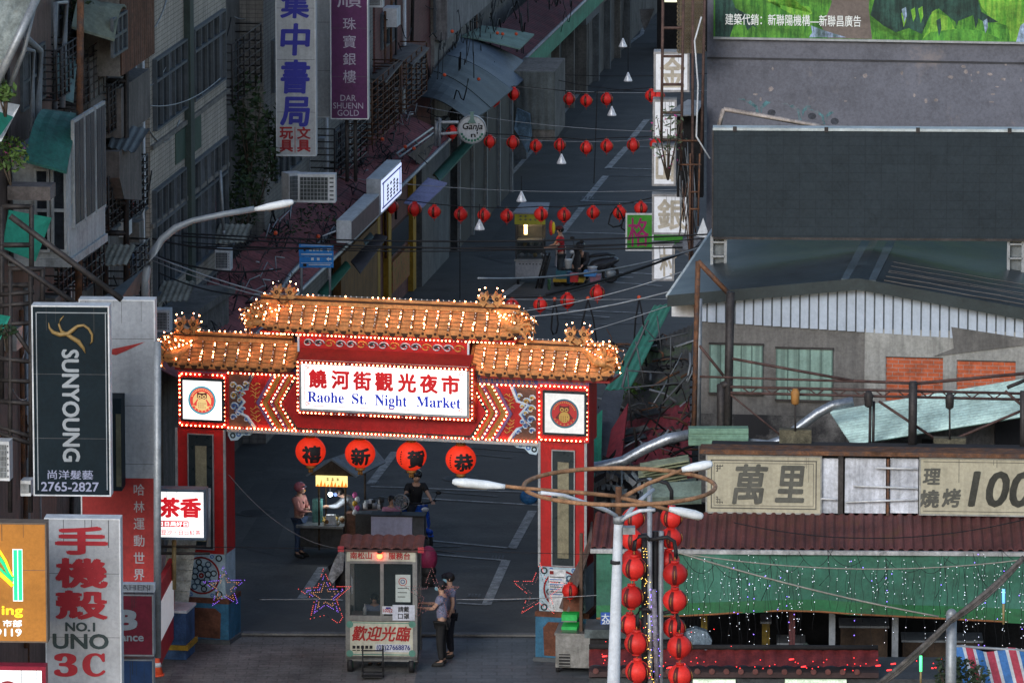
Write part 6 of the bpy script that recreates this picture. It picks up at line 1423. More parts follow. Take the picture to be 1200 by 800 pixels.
m = MB(); m.slab([at(694, 562, 136.5), at(718, 520, 138.5), at(732, 456, 141.3), at(708, 458, 141), at(695, 500, 139)], .03, M('slate_sheet', (.07, .075, .09), .6, .2, 2)); tag(m.build('shop_awning'), 'dark slate awning next to the gate right of its roof', 'awning')
m = MB(); m.slab([at(693, 600, 134.8), at(704, 560, 136.5), at(706, 480, 139), at(696, 490, 139)], .03, GRN); tag(m.build('shop_awning'), 'narrow teal awning directly right of the gate column', 'awning')
m = MB(); m.slab([at(698, 600, 135), at(728, 430 + 110, 137), at(736, 472, 140), at(712, 510, 139)], .03, M('faded_red_sheet', (0, 0, 0))); tag(m.build('shop_awning'), 'curved faded red awning at the left edge of the red roof', 'awning')
m = MB(); x0, x1, z0, z1 = GB.rect(700, 818, 560, 600, 2.0)
m.box(FF(7.7, at(760, 600, 139)), -1.3, 1.1, -9, 0, -4, .3, DCONC); tag(m.build('low_building'), 'low dark building mass carrying the cluttered red roof', 'building')
rr = random.Random(17)
m = MB()
for i in range(9):
 x = rr.uniform(715, 800); y = rr.uniform(480, 530); YY = 143 - (y - 480) * .08; a = rr.uniform(14, 34); m.slab([at(x, y, YY), at(x + a, y - 6, YY + .3), at(x + a + 4, y - 1, YY), at(x + 3, y + 5, YY - .2)], .04, rr.choice((BLACK, CORD, BLACK, DCONC)))
for i in range(90):
 x = rr.uniform(712, 812); y = rr.uniform(400, 545); YY = 149 - (y - 400) * .082; p = at(x, y, YY); d = Vector((rr.gauss(0, 1), rr.gauss(0, .6), rr.uniform(-.2, 1))).normalized() * rr.uniform(.2, 1.0)
 m.tube([p, p + d * .5 + Vector((.04, 0, .05)), p + d], rr.choice((.012, .02, .03)), rr.choice((CABLE, STEEL, RUST, GREYM)), 4)
for i in range(12):
 c = at(rr.uniform(770, 812), rr.uniform(425, 470), 146.5); r_ = rr.uniform(.15, .35); m.tube([c + Vector((r_ * cos(q * .6), .1 * sin(q), r_ * .7 * sin(q * .6))) for q in range(11)], .018, CABLE, 4)
m.build('roof_debris', label='black sheets, cables and scrap strewn over the red and mossy roofs', cat='debris', kind='stuff')
m = MB(); 
for (a, b, r_) in (((708, 540), (735, 430), .05), ((735, 430), (760, 375), .04), ((735, 434), (786, 437), .03), ((728, 455), (800, 448), .03), ((713, 505), (728, 455), .04), ((712, 505), (800, 500), .025), ((735, 430), (740, 500), .03), ((700, 600), (712, 505), .05), ((770, 480), (806, 440), .035), ((745, 400), (755, 450), .03), ((786, 437), (786, 395), .03), ((760, 400), (806, 390), .03), ((770, 370), (775, 410), .025), ((716, 480), (730, 520), .03), ((716, 545), (735, 500), .03), ((752, 380), (770, 400), .02)):
 m.tube([at(*a, 141.5), at(*b, 141.5)], r_ * .6, M('dark_grey_steel', (.11, .12, .13), .6, .2, 4), 4)
tag(m.build('steel_trellis'), 'twisted grey steel trellis standing over the cluttered red roof', 'steel frame')
m = MB(); leaves(m, at(757, 458, 145.5), (.9, .8, .18), 500, M('moss_green', (.05, .10, .02), .8, .3, 5), .07); tag(m.build('moss', kind='stuff'), 'bright green moss patch on the cluttered roof', 'moss')
DUCT = M('silver_duct', (.34, .37, .41), .35, .2, 3, metal=.6, bump=.4)
m = MB(); m.tube([at(x, y, Y) for x, y, Y in ((670, 548, 131.5), (700, 547, 131.5), (730, 540, 131.5), (755, 526, 131.5), (782, 514, 131.5), (808, 509, 131.5))], [.11, .11, .105, .11, .11, .11], DUCT, 12); tag(m.build('duct'), 'silver flexible duct curving from the gate towards the mint gutter box', 'duct')
m = MB(); m.tube([at(x, y, 131) for x, y in ((876, 519), (900, 521), (918, 515), (938, 499), (958, 484), (975, 475), (1000, 470))], .10, DUCT, 12); tag(m.build('duct'), 'silver duct rising to the right above the restaurant sign', 'duct')
fr = FF(0, at(842, 513, 130.8)); x0, x1, z0, z1 = fr.rect(807, 877, 502, 522); m = MB(); m.box(fr, x0, x1, -.3, 0, z0, z1, M('mint_box', (.17, .30, .22), .6, .15, 2)); 
for k in range(3): m.box(fr, x0, x1, 0, .03, z0 + (z1 - z0) * k / 3 + .02, z0 + (z1 - z0) * (k + 1) / 3 - .03, M('mint_box', (0, 0, 0)))
tag(m.build('gutter_box'), 'mint green sheet box covering the middle of the silver duct', 'duct cover')
m = MB(); rr = random.Random(3)
for i in range(9):
 y = 545 + i * 3; a = at(752 + rr.uniform(-4, 6), y + 4, 129.5 + .1 * i); b = at(812 + rr.uniform(-20, 8), y - 6 + i * .4, 129.8 + .1 * i); m.slab([a, b, b + Vector((0, .5, .02)), a + Vector((0, .5, .02))], .03, M('pale_lime_sheet', (.28, .31, .2), .7, .25, 3))
m.slab([at(754, 575, 129), at(822, 572, 129), at(822, 590, 128.6), at(754, 592, 128.6)], .2, M('grey_green_block', (.15, .2, .17), .7, .2, 3)); tag(m.build('sheet_stack'), 'stack of pale corrugated sheets left of the restaurant sign', 'sheet stack')
m = MB()
for i in range(60):
 x = rr.uniform(696, 752); y = rr.uniform(550, 608); p = at(x, y, 132); d = Vector((rr.gauss(0, 1), rr.gauss(0, .4), rr.uniform(-.6, .6))).normalized() * rr.uniform(.15, .6); m.slab([p, p + d, p + d + Vector((.02, .02, .1)), p + Vector((0, .03, .12))], .02, rr.choice((CORD, GREYM, BLACK, DCONC, M('plastic_wrap', (0, 0, 0)))))
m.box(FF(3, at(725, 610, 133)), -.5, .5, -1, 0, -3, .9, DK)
m.build('scrap_heap', label='heap of dark scrap and plastic behind the ring lamp', cat='scrap', kind='stuff')
m = MB(); m.ball(at(620, 582, 136), .18, M('blue_bag', (.03, .14, .35), .4, .2, 5, bump=.5), 12, 8, 1.1, .8, .9); tag(m.build('plastic_bag'), 'bright blue plastic bag beside the right gate column', 'bag')
lattice('thin pale drainpipe down the left corner of the gable building', [((820, 350), (818, 505))], 132.8, .055, GREYM, 'drainpipe', 'drainpipe')
lattice('rusty steel post at the left corner of the gable building', [((818, 306), (813, 505)), ((818, 306), (855, 345))], 132.2, .055, RUST, 'steel_pole', 'post')
lattice('dark steel post in front of the left mint shutter', [((856, 342), (852, 528)), ((845, 450), (845, 528)), ((845, 452), (858, 448))], 131.2, .09, STEEL, 'steel_pole', 'post')
lattice('dark steel post below the first bricked window', [((1070, 447), (1069, 530))], 129.4, .09, STEEL, 'steel_pole', 'post')
lattice('dark steel post at the right edge above the barbecue sign', [((1199, 458), (1199, 540))], 129.2, .07, STEEL, 'steel_pole', 'post')
m = MB()
def tb_(a, b, r=.03, mt=RUST, Y=129.8): m.tube([at(*a, Y), at(*b, Y)], r, mt, 5)
DR = M('dark_rust', (.085, .05, .045), .7, .3, 5)
tb_((858, 420), (1000, 446), .03, DR); tb_((1000, 446), (1075, 449), .03, DR); tb_((1075, 449), (1204, 437), .035, DR); tb_((820, 441), (1075, 449), .025, DR)
tb_((856, 453), (1205, 461), .03, DR); tb_((856, 460), (1205, 468), .03, DR)
x = 870
while x < 1180: tb_((x, 453.5 + (x - 856) * .022), (x + 9, 460.5 + (x - 856) * .022), .014, DR); tb_((x + 9, 460.5 + (x - 856) * .022), (x + 18, 454 + (x - 856) * .022), .014, DR); x += 26
tb_((1030, 470), (1102, 518), .03, DR); tb_((1105, 520), (1204, 478), .03, DR); tb_((1180, 454), (1204, 444), .04, STEEL); tb_((1178, 458), (1204, 480), .03, DR)
tb_((820, 405), (848, 440), .03, DR); tb_((856, 462), (925, 518), .02, DR); tb_((1020, 470), (1019, 530), .03, STEEL); tb_((1024, 470), (1023, 530), .03, STEEL)
tag(m.build('steel_truss'), 'rusty horizontal steel truss with diagonal braces above the cream signs', 'truss')
for i, (px, yt, yb, mt, l) in enumerate(((932, 455, 505, M('orange_hook', (.35, .17, .05), .6), 'hanging lamp with an orange bracket left of the mint lean-to roof'), (1018, 458, 474, STEEL, 'short dark lamp housing on the truss above the white panels'), (1113, 460, 515, STEEL, 'dark lamp housing on a rod in front of the second bricked window'))):
 t = thing('truss_lamp', l, 'lamp', at(px, yb, 129.5)); m = MB(); c = at(px, yt, 129.5); m.tube([c, c - Z3 * .08, c - Z3 * .3, c - Z3 * .33], [.05, .09, .08, .03], mt, 8); m.build('housing', t)
 m = MB(); m.tube([c - Z3 * .3, at(px, yb, 129.5)], .02, STEEL, 5); m.build('rod', t)
 if i != 1:
  m = MB(); q = at(px, yb + 8, 129.5); fr = FF(3, q); m.box(fr, -.32, .32, -.25, 0, -.15, .16, M('mossy_box', (.10, .09, .06), .8, .4, 6)); m.build('ballast_box', t)
def vs_(label, px0, px1, a, b, ch, Y=153, bold=.028, texts=True):
 fr = FF(2, at((px0 + px1) / 2, (a + b) / 2, Y)); t, x0, x1, z0, z1 = sign('box_sign', label, fr, (px0, px1, a, b), .5, M('faded_lit_white', (.52, .53, .55), .5, .06, 2, streak=.1, emit=(.9, .92, 1), es=.24), M('sign_case_grey', (.32, .31, .31), .6, .2, 3), .05)
 if ch: m = MB(); put(m, fr, ch, (px0 + px1) / 2 + (1 if ch != '村' else 6), (a + b) / 2, (px1 - px0) * (.72 if ch != '金' else .68), (b - a) * .74, M('faded_ochre', (.52, .46, .37), .6), .006, bold=bold); m.build('lettering', t)
 return t
vs_('topmost faded white box sign with a pale ochre character behind the scaffold', 766, 808, 61, 108, '金')
vs_('faded white box sign partly covered by pink flowers', 765, 793, 117, 162, None)
vs_('faded white box sign just below the pink flowers', 764, 792, 171, 218, '山')
vs_('faded white box sign with the large ochre character for silver', 764, 808, 228, 275, '銀')
vs_('lowest faded white box sign above the long teal awning', 764, 790, 286, 329, '村')
lattice('rusty steel scaffold frame around the topmost faded box signs', [((777, -5), (775, 165)), ((801, -5), (798, 200)), ((777, 33), (800, 33)), ((777, 66), (800, 66)), ((777, 99), (800, 99)), ((776, 132), (798, 132)), ((776, 164), (798, 164)), ((826, -5), (822, 180)), ((812, 0), (811, 320))], 150.5, .035, M('brown_steel', (.10, .06, .05), .7, .3, 4))
lattice('slender rusty scaffold right of the silver character sign', [((809, 180), (808, 320)), ((820, 180), (818, 265)), ((795, 165), (822, 165)), ((795, 193), (822, 193)), ((808, 225), (820, 225)), ((808, 245), (820, 245))], 150.4, .022, RUST)
m = MB()
fr = FF(4, at(808, 30, 151)); x0, x1, z0, z1 = fr.rect(795, 825, -10, 62)
for i in range(9):
 for j in range(14):
  c = (x0 + (x1 - x0) * (i + .5) / 9, z0 + (z1 - z0) * (j + .5) / 14); m.ringf(fr, c[0], c[1], .045, .075, -.03, 0, M('brass_lattice', (.14, .11, .07), .6, .2, 4), 6)
m.box(fr, x0, x1, -.2, -.1, z0, z1, DCONC); tag(m.build('lattice_panel'), 'bronze ornamental lattice panel at the top beside the mural', 'lattice')
m = MB()
for i in range(26):
 a = at(rr.uniform(794, 818), rr.uniform(150, 230), 150.8); m.tube([a, a + Vector((rr.uniform(-.2, .2), 0, -rr.uniform(.8, 1.6)))], .012, rr.choice((RUST, GREYM, STEEL)), 4)
fr = FF(4, at(806, 200, 151.5)); x0, x1, z0, z1 = fr.rect(793, 824, 128, 232); m.box(fr, x0, x1, -.5, -.1, z0, z1, DK); tag(m.build('balcony_grille'), 'dark rusty barred balcony right of the flowering plant', 'balcony')
plant('flowering plant with small pink blossoms trailing over the white box signs', (783, 160), 149.8, (.42, .3, .75), 150, M('foliage_mid', (.09, .12, .07), .7, .3, 5), .06, 40, 'flowering_plant', 'plant')
m = MB(); m.slab([at(776, 137, 151), at(806, 118, 152), at(824, 120, 152), at(816, 136, 151)], .03, GREYM); tag(m.build('window_awning'), 'small grey metal awning above the pink flowering plant', 'awning')
m = MB(); m.slab([at(788, 290, 151), at(812, 276, 152), at(826, 278, 152), at(806, 300, 151)], .05, M('grey_board', (.2, .2, .21), .8, .3, 3)); 
m.slab([at(816, 276, 150), at(824, 255, 150), at(829, 270, 150), at(828, 278, 150)], .1, WHITEM); tag(m.build('board_panel'), 'torn grey boards and white bag at the corner beside the dark roof', 'boards')
m = MB(); m.tube([at(822, 20, 150), at(814, 48, 150), at(818, 100, 150), at(816, 160, 150), at(832, 186, 150)], .02, WHITEM, 5); tag(m.build('loose_cable'), 'loose white cable dangling down the edge of the grey wall', 'cable')
t = thing('banner_sign', 'green banner with a magenta Chinese character behind the white box signs', 'banner', at(747, 294, 158)); fr = FF(2, at(747, 272, 158))
x0, x1, z0, z1 = fr.rect(733, 766, 250, 294); GRB = M('banner_green', (.05, .26, .03), .6, .12, 3); m = MB(); m.box(fr, x0, x1, -.04, 0, z0, z1, WHITEM); m.box(fr, x0 + .04, x1 - .04, 0, .005, z0 + .04, z1 - .04, GRB); m.build('cloth', t)
m = MB(); put(m, fr, '格', 748, 272, 24, 33, M('banner_magenta', (.30, .02, .12), .6), .008, bold=.015); m.build('lettering', t)
fr2 = FF(2, at(785, 280, 158)); m = MB(); x0, x1, z0, z1 = fr2.rect(764, 800, 275, 286); m.box(fr2, x0, x1, -.04, 0, z0, z1, GRB); tag(m.build('banner_strip'), 'narrow green banner strip glimpsed between two white box signs', 'banner')
YL_ = 105
t = thing('ring_lamp_post', 'white lamp post topped by a large rusty ring with several white lamp arms', 'street lamp', Vector((at(719, 800, YL_).x, YL_, 0)))
bx = at(716, 800, YL_).x
m = MB(); m.tube([Vector((bx - .05, YL_, 0)), at(719, 800, YL_), at(724.5, 620, YL_), at(725, 611, YL_)], [.14, .105, .075, .075], M('post_white', (.62, .66, .72), .45, .08, 2, streak=.1), 14); m.tube([at(725, 613, YL_), at(725, 604, YL_)], .09, GREYM, 12); m.tube([at(722, 660, YL_), at(722, 656, YL_)], .095, BLACK, 12); m.build('post', t)
m = MB(); m.tube([at(725, 606, YL_), at(725, 570, YL_)], .055, RUST, 10); m.box(FF(0, at(737, 621, YL_)), -.1, .1, -.1, .1, -.05, .06, GREYM); m.build('post_head', t)
cx = at(726, 569.5, YL_); RG = 1.54; m = MB()
m.tube([cx + Vector((RG * cos(2 * pi * i / 48), RG * sin(2 * pi * i / 48), .0)) for i in range(48)], .036, M('ring_rust', (.36, .19, .10), .7, .3, 5, alt=(.42, .38, .34), altamt=.3, altscale=1.5), 8, closed=True); m.build('ring', t)
RB = M('ring_rust', (0, 0, 0)); PB = M('post_white', (0, 0, 0))
for nm_, pts, hd in (('arm', [(725, 606, 0), (712, 598, -.2), (690, 590, -.8), (660, 580, -1.2), (634, 577, -1.4)], None),
     ('arm', [(722, 581, 0), (680, 577, -.1), (640, 574, -.3), (606, 571, -.5), (588, 569, -.5)], (592, 570, 530, 564, YL_ - .5)),
     ('arm', [(727, 583, 0), (760, 590, -.3), (786, 598, -.5)], (784, 596, 824, 605, YL_ - .5)),
     ('arm', [(730, 582, .2), (760, 566, .6), (785, 556, .9), (800, 550, 1.0)], (799, 550, 835, 543, YL_ + 1.0)),
     ('arm', [(727, 612, 0), (736, 604, -.2), (750, 598, -.2), (768, 597, -.2)], None), ('arm', [(732, 606, .3), (745, 590, .6), (766, 573, .9)], None)):
 m = MB(); m.tube([at(x, y, YL_ + d) for x, y, d in pts], [.035, .035] + [.03] * (len(pts) - 2), RB if pts[0][1] < 600 else PB, 8); m.build(nm_, t)
 if hd: lamp_head(t, hd[:2], hd[2:4], hd[4], .095)
YT = 112; t = thing('lantern_pole', 'tall decorative pole with black hooks carrying two columns of red lanterns', 'lantern pole', Vector((at(770, 800, YT).x, YT, 0)))
m = MB(); m.tube([at(761, 560, YT), Vector((at(764, 800, YT).x, YT, 0))], .045, GREYM, 8); m.tube([at(775, 622, YT), Vector((at(773, 800, YT).x, YT, 0))], .045, GREYM, 8); m.build('post', t)
m = MB(); m.tube([at(756, 625, YT + .1), Vector((at(758, 800, YT).x, YT + .1, 0))], .07, BLACK, 8); m.tube([at(768, 622, YT + .15), Vector((at(768, 800, YT).x, YT + .15, 0))], .06, BLACK, 8); m.build('dark_post', t)
for (c, s_) in (((741, 640), 1), ((788, 640), 1), ((752, 716), -1), ((790, 716), 1)):
 pass
for pts in ([(762, 633), (757, 628), (749, 628), (744, 634), (743, 645)], [(762, 632), (782, 629), (790, 634), (792, 645), (792, 654)], [(762, 718), (758, 713), (750, 713), (747, 720), (747, 735)], [(777, 718), (786, 716), (793, 720), (796, 730), (795, 740)], [(762, 566), (756, 562), (748, 563), (744, 570), (742, 580)], [(762, 565), (772, 563), (782, 566), (787, 575), (787, 585)]):
 m = MB(); m.tube([at(x, y, YT - .15) for x, y in pts], .035, BLACK, 8); m.build('hook', t)
PAPR = M('red_lantern_silk', (.62, .03, .025), .5, .1, 4, kind='rand', emit=(.8, .02, .012), es=.04); RIBD = M('lantern_dark_stripe', (.10, .012, .012), .6); GLD = M('lantern_gold', (.5, .25, .06), .4)
def lantern_proto(r, name='red_lantern'):
 t = thing(name, None, 'lantern', (0, 0, 0)); m = MB(); m.ball((0, 0, 0), r, PAPR, 24, 12, 1, 1, .93, rib=-.03); m.build('shade', t)
 m = MB(); m.tube([(0, 0, r * .88), (0, 0, r * 1.06)], r * .34, PAPR, 12); m.tube([(0, 0, -r * .88), (0, 0, -r * 1.0)], r * .34, PAPR, 12); m.tube([(0, 0, r), (0, 0, r * 1.35)], r * .03, GLD, 4); m.build('cap', t)
 m = MB()
 for az0 in (-.25, -2.3, 1.4, 2.9):
  vs = []
  for i in range(9):
   el = 1.0 - 2.0 * i / 8
   for s_ in (-1, 1):
    az = az0 + s_ * .21; vs.append(Vector((sin(az) * cos(el), -cos(az) * cos(el), sin(el) * .93)) * r * 1.012)
  m.raw(vs, [(2 * i, 2 * i + 1, 2 * i + 3, 2 * i + 2) for i in range(8)], RIBD, True)
  vs = [Vector((sin(az0 + .0) * cos(el), -cos(az0) * cos(el), sin(el) * .93)) * r * 1.02 for el in (.45, .2, -.05, -.3)]; m.tube(vs, r * .022, GLD, 4)
 m.build('stripe', t)
 m = MB(); m.tube([(0, 0, -r * 1.0), (0, 0, -r * 1.25), (0, 0, -r * 1.5)], [r * .04, r * .07, r * .02], M('tassel_red', (.4, .05, .03), .7), 5); m.build('tassel', t)
 return t
P2 = lantern_proto(.215); first = [True]
def lantern(P, pos, label, group, rot=0, s=1.0):
 o = P if P.get('label') is None else copy_tree(P)
 o.location = pos; o.rotation_euler = (0, 0, rot); o.scale = (s, s, s); tag(o, label, 'lantern', group); return o
L_ = [(742, 607, 'L'), (741, 632, 'L'), (742, 655, 'L'), (743, 665, 'F'), (740, 699, 'F'), (738, 731, 'B'), (746, 753, 'F'), (747, 786, 'F')]
R_ = [(787, 606, 'L'), (786, 630, 'L'), (783, 657, 'B'), (791, 672, 'F'), (791, 703, 'F'), (790, 735, 'B'), (796, 757, 'F'), (797, 791, 'F')]
rr = random.Random(44)
for side, LL in (('left', L_), ('right', R_)):
 for i, (x, y, k) in enumerate(LL):
  d = {'F': -.25, 'L': .2, 'B': .25}[k]; sc = {'F': 1.0, 'L': .92, 'B': .93}[k]
  lantern(P2, at(x, y, YT + d), f"{ORD[i]} red lantern from the top in the {side} column of the lantern pole", 'lanterns on the lantern pole', rr.uniform(-.5, .5), sc)
m = MB(); A_, B_, C_ = [], [], []
for i in range(190):
 y = rr.uniform(690, 800); A_.append(at(764.5 + (y - 690) * .06 + rr.gauss(0, 1.8), y, YT - .12))
for i in range(90):
 y = rr.uniform(640, 800); B_.append(at(754 + (y - 640) * .05 + rr.gauss(0, 2.5), y, YT - .1))
for i in range(50): C_.append(at(rr.uniform(700, 860), rr.uniform(735, 800), YT - .2))
m.bulbs(A_, BLED, .009); m.bulbs(B_, YLED, .008); m.bulbs([p for i, p in enumerate(C_) if i % 2], RLED, .009)
m.tube([at(766, 690, YT - .1), at(770, 800, YT - .1)], .05, M('tinsel', (.25, .24, .3), .5, .4, 12, bump=.6), 6); m.build('fairy_lights', label='violet, yellow and red fairy lights wound down the lantern pole', cat='fairy lights', kind='stuff')
ST = FF(6, gnd(676, 789)); SS = M('stainless_steel', (.30, .31, .32), .35, .2, 3, metal=.7, streak=.25)
t = thing('steel_cart', 'stainless steel food cart with green lit shelves beside the right gate column', 'food cart', ST.o)
x0 = ST.pix(651, 780)[0]; x1 = ST.pix(701, 780)[0]; zt_ = ST.pix(676, 744)[1]
m = MB(); m.box(ST, x0, x1, -.9, 0, .12, zt_, SS); m.box(ST, x0 - .02, x1 + .03, -.93, .03, zt_, zt_ + .04, SS); m.build('cabinet', t)
m = MB(); a, b, c, d = ST.rect(655, 668, 766, 781, .01); m.box(ST, a, b, 0, .02, c, d, BLACK)
for i in range(4): z = c + (d - c) * (i + .5) / 4; m.box(ST, a, b, .02, .03, z - .012, z + .012, SS)
m.build('vent_grille', t)
for px in (653, 699):
 m = MB(); q = ST.pix(px, 780)[0]; m.tube([ST.pt(q, -.1, .12), ST.pt(q, -.1, .02)], .04, BLACK, 8); m.build('caster', t)
GRL = M('green_lit_shelf', (.03, .35, .09), .5, .2, 4, emit=(.03, .8, .12), es=.1)
for (a_, b_, c_, d_) in ((658, 676, 720, 727), (658, 676, 734, 742)):
 p, q, c, d = ST.rect(a_, b_, c_, d_, -.3); m = MB(); m.box(ST, p, q, -.8, -.3, c, d, GRL); m.box(ST, p, q, -.8, -.28, c - .02, c, SS); m.build('shelf', t)
for px in (681,): p = ST.pix(px, 700, -.25)[0]; m = MB(); m.box(ST, p - .03, p + .03, -.3, -.2, zt_, zt_ + 2.0, M('brown_post', (.11, .07, .05), .7, .2, 4)); m.build('upright', t)
m = MB(); m.slab([at(690, 640, 129.2), at(692, 610, 130), at(660, 700, 130), at(655, 712, 129.4), at(664, 716, 128.9)], .05, M('weathered_board', (.16, .12, .105), .8, .25, 3, streak=.4)); m.build('sloping_board', t)
m = MB(); p, q, c, d = ST.rect(660, 681, 695, 716, -.4); m.box(ST, p, q, -.9, -.4, c, d, BROWNP); m.build('box', t)
lantern(P2, ST.pt(ST.pix(668, 692, .0)[0], .0, ST.pix(668, 692)[1]), 'single red lantern hanging under the sloping board of the steel cart', 'lanterns on the lantern pole', .3, .75)['group'] = 'single red lanterns'
m = MB(); fr = FF(3, gnd(716, 812)); 
for (a, b) in (((705, 775), (712, 768)), ((712, 768), (735, 768)), ((705, 775), (705, 830)), ((735, 768), (735, 830)), ((720, 768), (720, 830)), ((705, 784), (735, 784)), ((712, 768), (712, 820))): m.tube([at(*a, 126), at(*b, 126)], .03, M('pale_rail', (.3, .32, .36), .5, .1, 3), 6)
tag(m.build('railing'), 'pale metal railing at the foot of the lamp post', 'railing')
m = MB(); a = AW; fr = FF(3, at(715, 745, 126.5)); x0, x1, z0, z1 = fr.rect(685, 800, 738, 748); m.box(fr, x0, x1, -1, 0, z0, z1, M('steel_counter', (.12, .15, .16), .4, .3, 3, metal=.4)); m.box(fr, x0 + .1, x1, -1, -.1, z0 - 1.5, z0, DK); tag(m.build('counter'), 'dark steel counter under the green awning beside the lamp post', 'counter')
FE = FF(7.7, at(700, -5, 245)); m = MB(); x0 = FE.pix(560, -10)[0]; x1 = FE.pix(900, -10)[0]; m.box(FE, x0, x1, -10, 0, -8, 9, DCONC); tag(m.build('end_building'), 'dark building closing the far end of the street at the top', 'building')
fr = FF(5, at(735, 15, 233)); x0, x1, z0, z1 = fr.rect(714, 756, -10, 21); m = MB(); m.box(fr, x0, x1, -1, 0, z0 - .2, z1, M('grey_panel', (.12, .125, .13), .8, .2, 1)); tag(m.build('wall_panel'), 'pale grey wall panel at the far top end of the street', 'wall')
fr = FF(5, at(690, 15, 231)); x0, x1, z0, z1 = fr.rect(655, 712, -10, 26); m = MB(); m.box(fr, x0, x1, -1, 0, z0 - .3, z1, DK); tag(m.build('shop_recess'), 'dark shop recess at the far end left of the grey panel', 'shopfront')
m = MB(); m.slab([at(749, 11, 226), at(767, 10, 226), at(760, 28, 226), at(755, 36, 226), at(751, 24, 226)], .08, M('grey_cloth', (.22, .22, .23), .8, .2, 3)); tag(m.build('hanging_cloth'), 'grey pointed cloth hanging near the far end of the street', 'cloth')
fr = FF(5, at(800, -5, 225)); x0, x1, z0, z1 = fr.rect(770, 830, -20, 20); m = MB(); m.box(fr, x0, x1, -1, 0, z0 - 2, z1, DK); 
m.box(fr, (x0 + x1) / 2 - .7, (x0 + x1) / 2 - .2, 0, .02, z0 + .5, z0 + 1, M('lit_yellowish_sign', (1, 1, .8), .5, 0, emit=(1, 1, .7), es=.8)); tag(m.build('shop_recess'), 'dark recess with one small bright patch at the far top right of the street', 'shopfront')  # small yellowish sign drawn as a glowing patch
P1 = lantern_proto(.168, 'street_lantern')
rr = random.Random(77)
def wire(label, pts, r=.012, mt=CABLE, name='overhead_cable', cat='cable'):
 m = MB(); m.tube(pts, r, mt, 4); return tag(m.build(name), label, cat)
ROWS = [('farthest', 181, [(579, 118), (602, 110), (667, 116), (687, 118), (711, 116), (763, 112), (772, 113)], [(540, 108), (555, 116)], [(800, 118)]),
  ('second farthest', 172.5, [(530, 155), (545, 157), (574, 166), (601, 167), (628, 171), (656, 170), (687, 173), (711, 171), (742, 170), (769, 169)], [(500, 140)], [(800, 166)]),
  ('third', 161, [(431, 237), (459, 242), (486, 245), (509, 248), (540, 251), (567, 252), (594, 253), (634, 251), (661, 252), (695, 249), (726, 249), (751, 244)], [(405, 225)], [(800, 232)]),
  ('nearest', 148.6, [(600, 358), (633, 357), (665, 352), (700, 343)], [(560, 352)], [(760, 320)])]
for nm, Y, pts, pre, post in ROWS:
 for i, (x, y) in enumerate(pts):
  lantern(P1, at(x, y, Y), f"{ORD[i]} small red lantern from the left in the {nm} lantern string over the street", f'red lanterns in the {nm} string', rr.uniform(-.6, .6), rr.uniform(.96, 1.04))
 wp = [at(x, y - 9, Y) for x, y in pre + pts + post]
 wire(f'wire of the {nm} lantern string across the street', wp, .012)
 if nm != 'nearest': wire(f'thin pale support wire above the {nm} lantern string', sag(at(pre[0][0] - 40, pre[0][1] - 22, Y), at(830, post[0][1] - 12, Y), .25), .008, GREYM)
SILC = M('silver_cone', (.55, .56, .58), .35, .3, 14, metal=.3, emit=(.8, .85, 1), es=.12)
for i, (x, y, Y, l) in enumerate(((730, 50, 195, 'topmost small silver cone lamp high up the street'), (736, 90, 190, 'small silver cone lamp just above the farthest lantern string'), (717, 130, 181, 'small silver cone lamp between the two farthest lantern strings'), (658, 186, 172.3, 'small silver cone lamp below the second farthest lantern string'), (611, 230, 163, 'small silver cone lamp above the third lantern string near the snack cart'), (562, 263, 160.7, 'small silver cone lamp just below the third lantern string'))):
 c = at(x, y, Y); t = thing('cone_lamp', l, 'lamp', c - Z3 * .13); m = MB()
 m.tube([c + Z3 * .13, c + Z3 * .05, c - Z3 * .1, c - Z3 * .13], [.015, .05, .12, .125], SILC, 8); m.build('cone', t)
 m = MB(); m.tube([c + Z3 * .12, c + Z3 * (.5 if i != 1 else 1.1)], .01, CABLE, 4); m.build('cord', t)
def px_wire(label, a, b, Y, d=.3, r=.012, mt=CABLE, Yb=None): wire(label, sag(at(*a, Y), at(*b, Yb or Y), d, 20), r, mt)
px_wire('pale twin cable sweeping across just above the gate ridge', (170, 296), (860, 318), 136, 1.2, .018, GREYM)
px_wire('second pale cable just under the first one above the gate ridge', (170, 302), (800, 318), 136.1, 1.1, .012, GREYM)
px_wire('black cable passing behind the blue direction sign', (180, 274), (800, 290), 141, .15, .018)
px_wire('upper black cable of the group crossing the street beyond the gate', (160, 270), (840, 274), 142, .2, .018)
px_wire('middle black cable of the group crossing the street beyond the gate', (160, 279), (840, 278), 142.3, .3, .013)
px_wire('lower black cable of the group crossing the street beyond the gate', (160, 287), (800, 284), 142.6, .1, .014)
px_wire('dark cable rising to the lowest white box sign', (640, 345), (830, 284), 141, .1, .03, Yb=150)
px_wire('pale cable rising from the gate top towards the scaffold', (560, 326), (835, 285), 138, .25, .022, GREYM, 150)
px_wire('thin wire climbing left of the long teal awning', (690, 388), (800, 352), 141, .02, .01, GREYM)
px_wire('thin straight wire below the nearest lantern string', (560, 350), (800, 350), 147, .02, .008, GREYM)
px_wire('thin wire crossing high over the far street', (540, 78), (860, 84), 190, .2, .01)
px_wire('thin wire crossing above the farthest lantern string', (600, 80), (800, 108), 184, .2, .01)
px_wire('faint wire crossing below the green pale sheet', (560, 160), (780, 163), 173, .1, .008, GREYM)
px_wire('long thin wire hanging down the middle of the far street', (700, 106), (696, 215), 176, 0, .012)
px_wire('thin wire hanging down left of the snack cart', (539, 280), (539, 350), 158, 0, .012)
px_wire('thin line stretched across the gate opening to the right column', (304, 702), (402, 702), 131, .0, .008, GREYM)
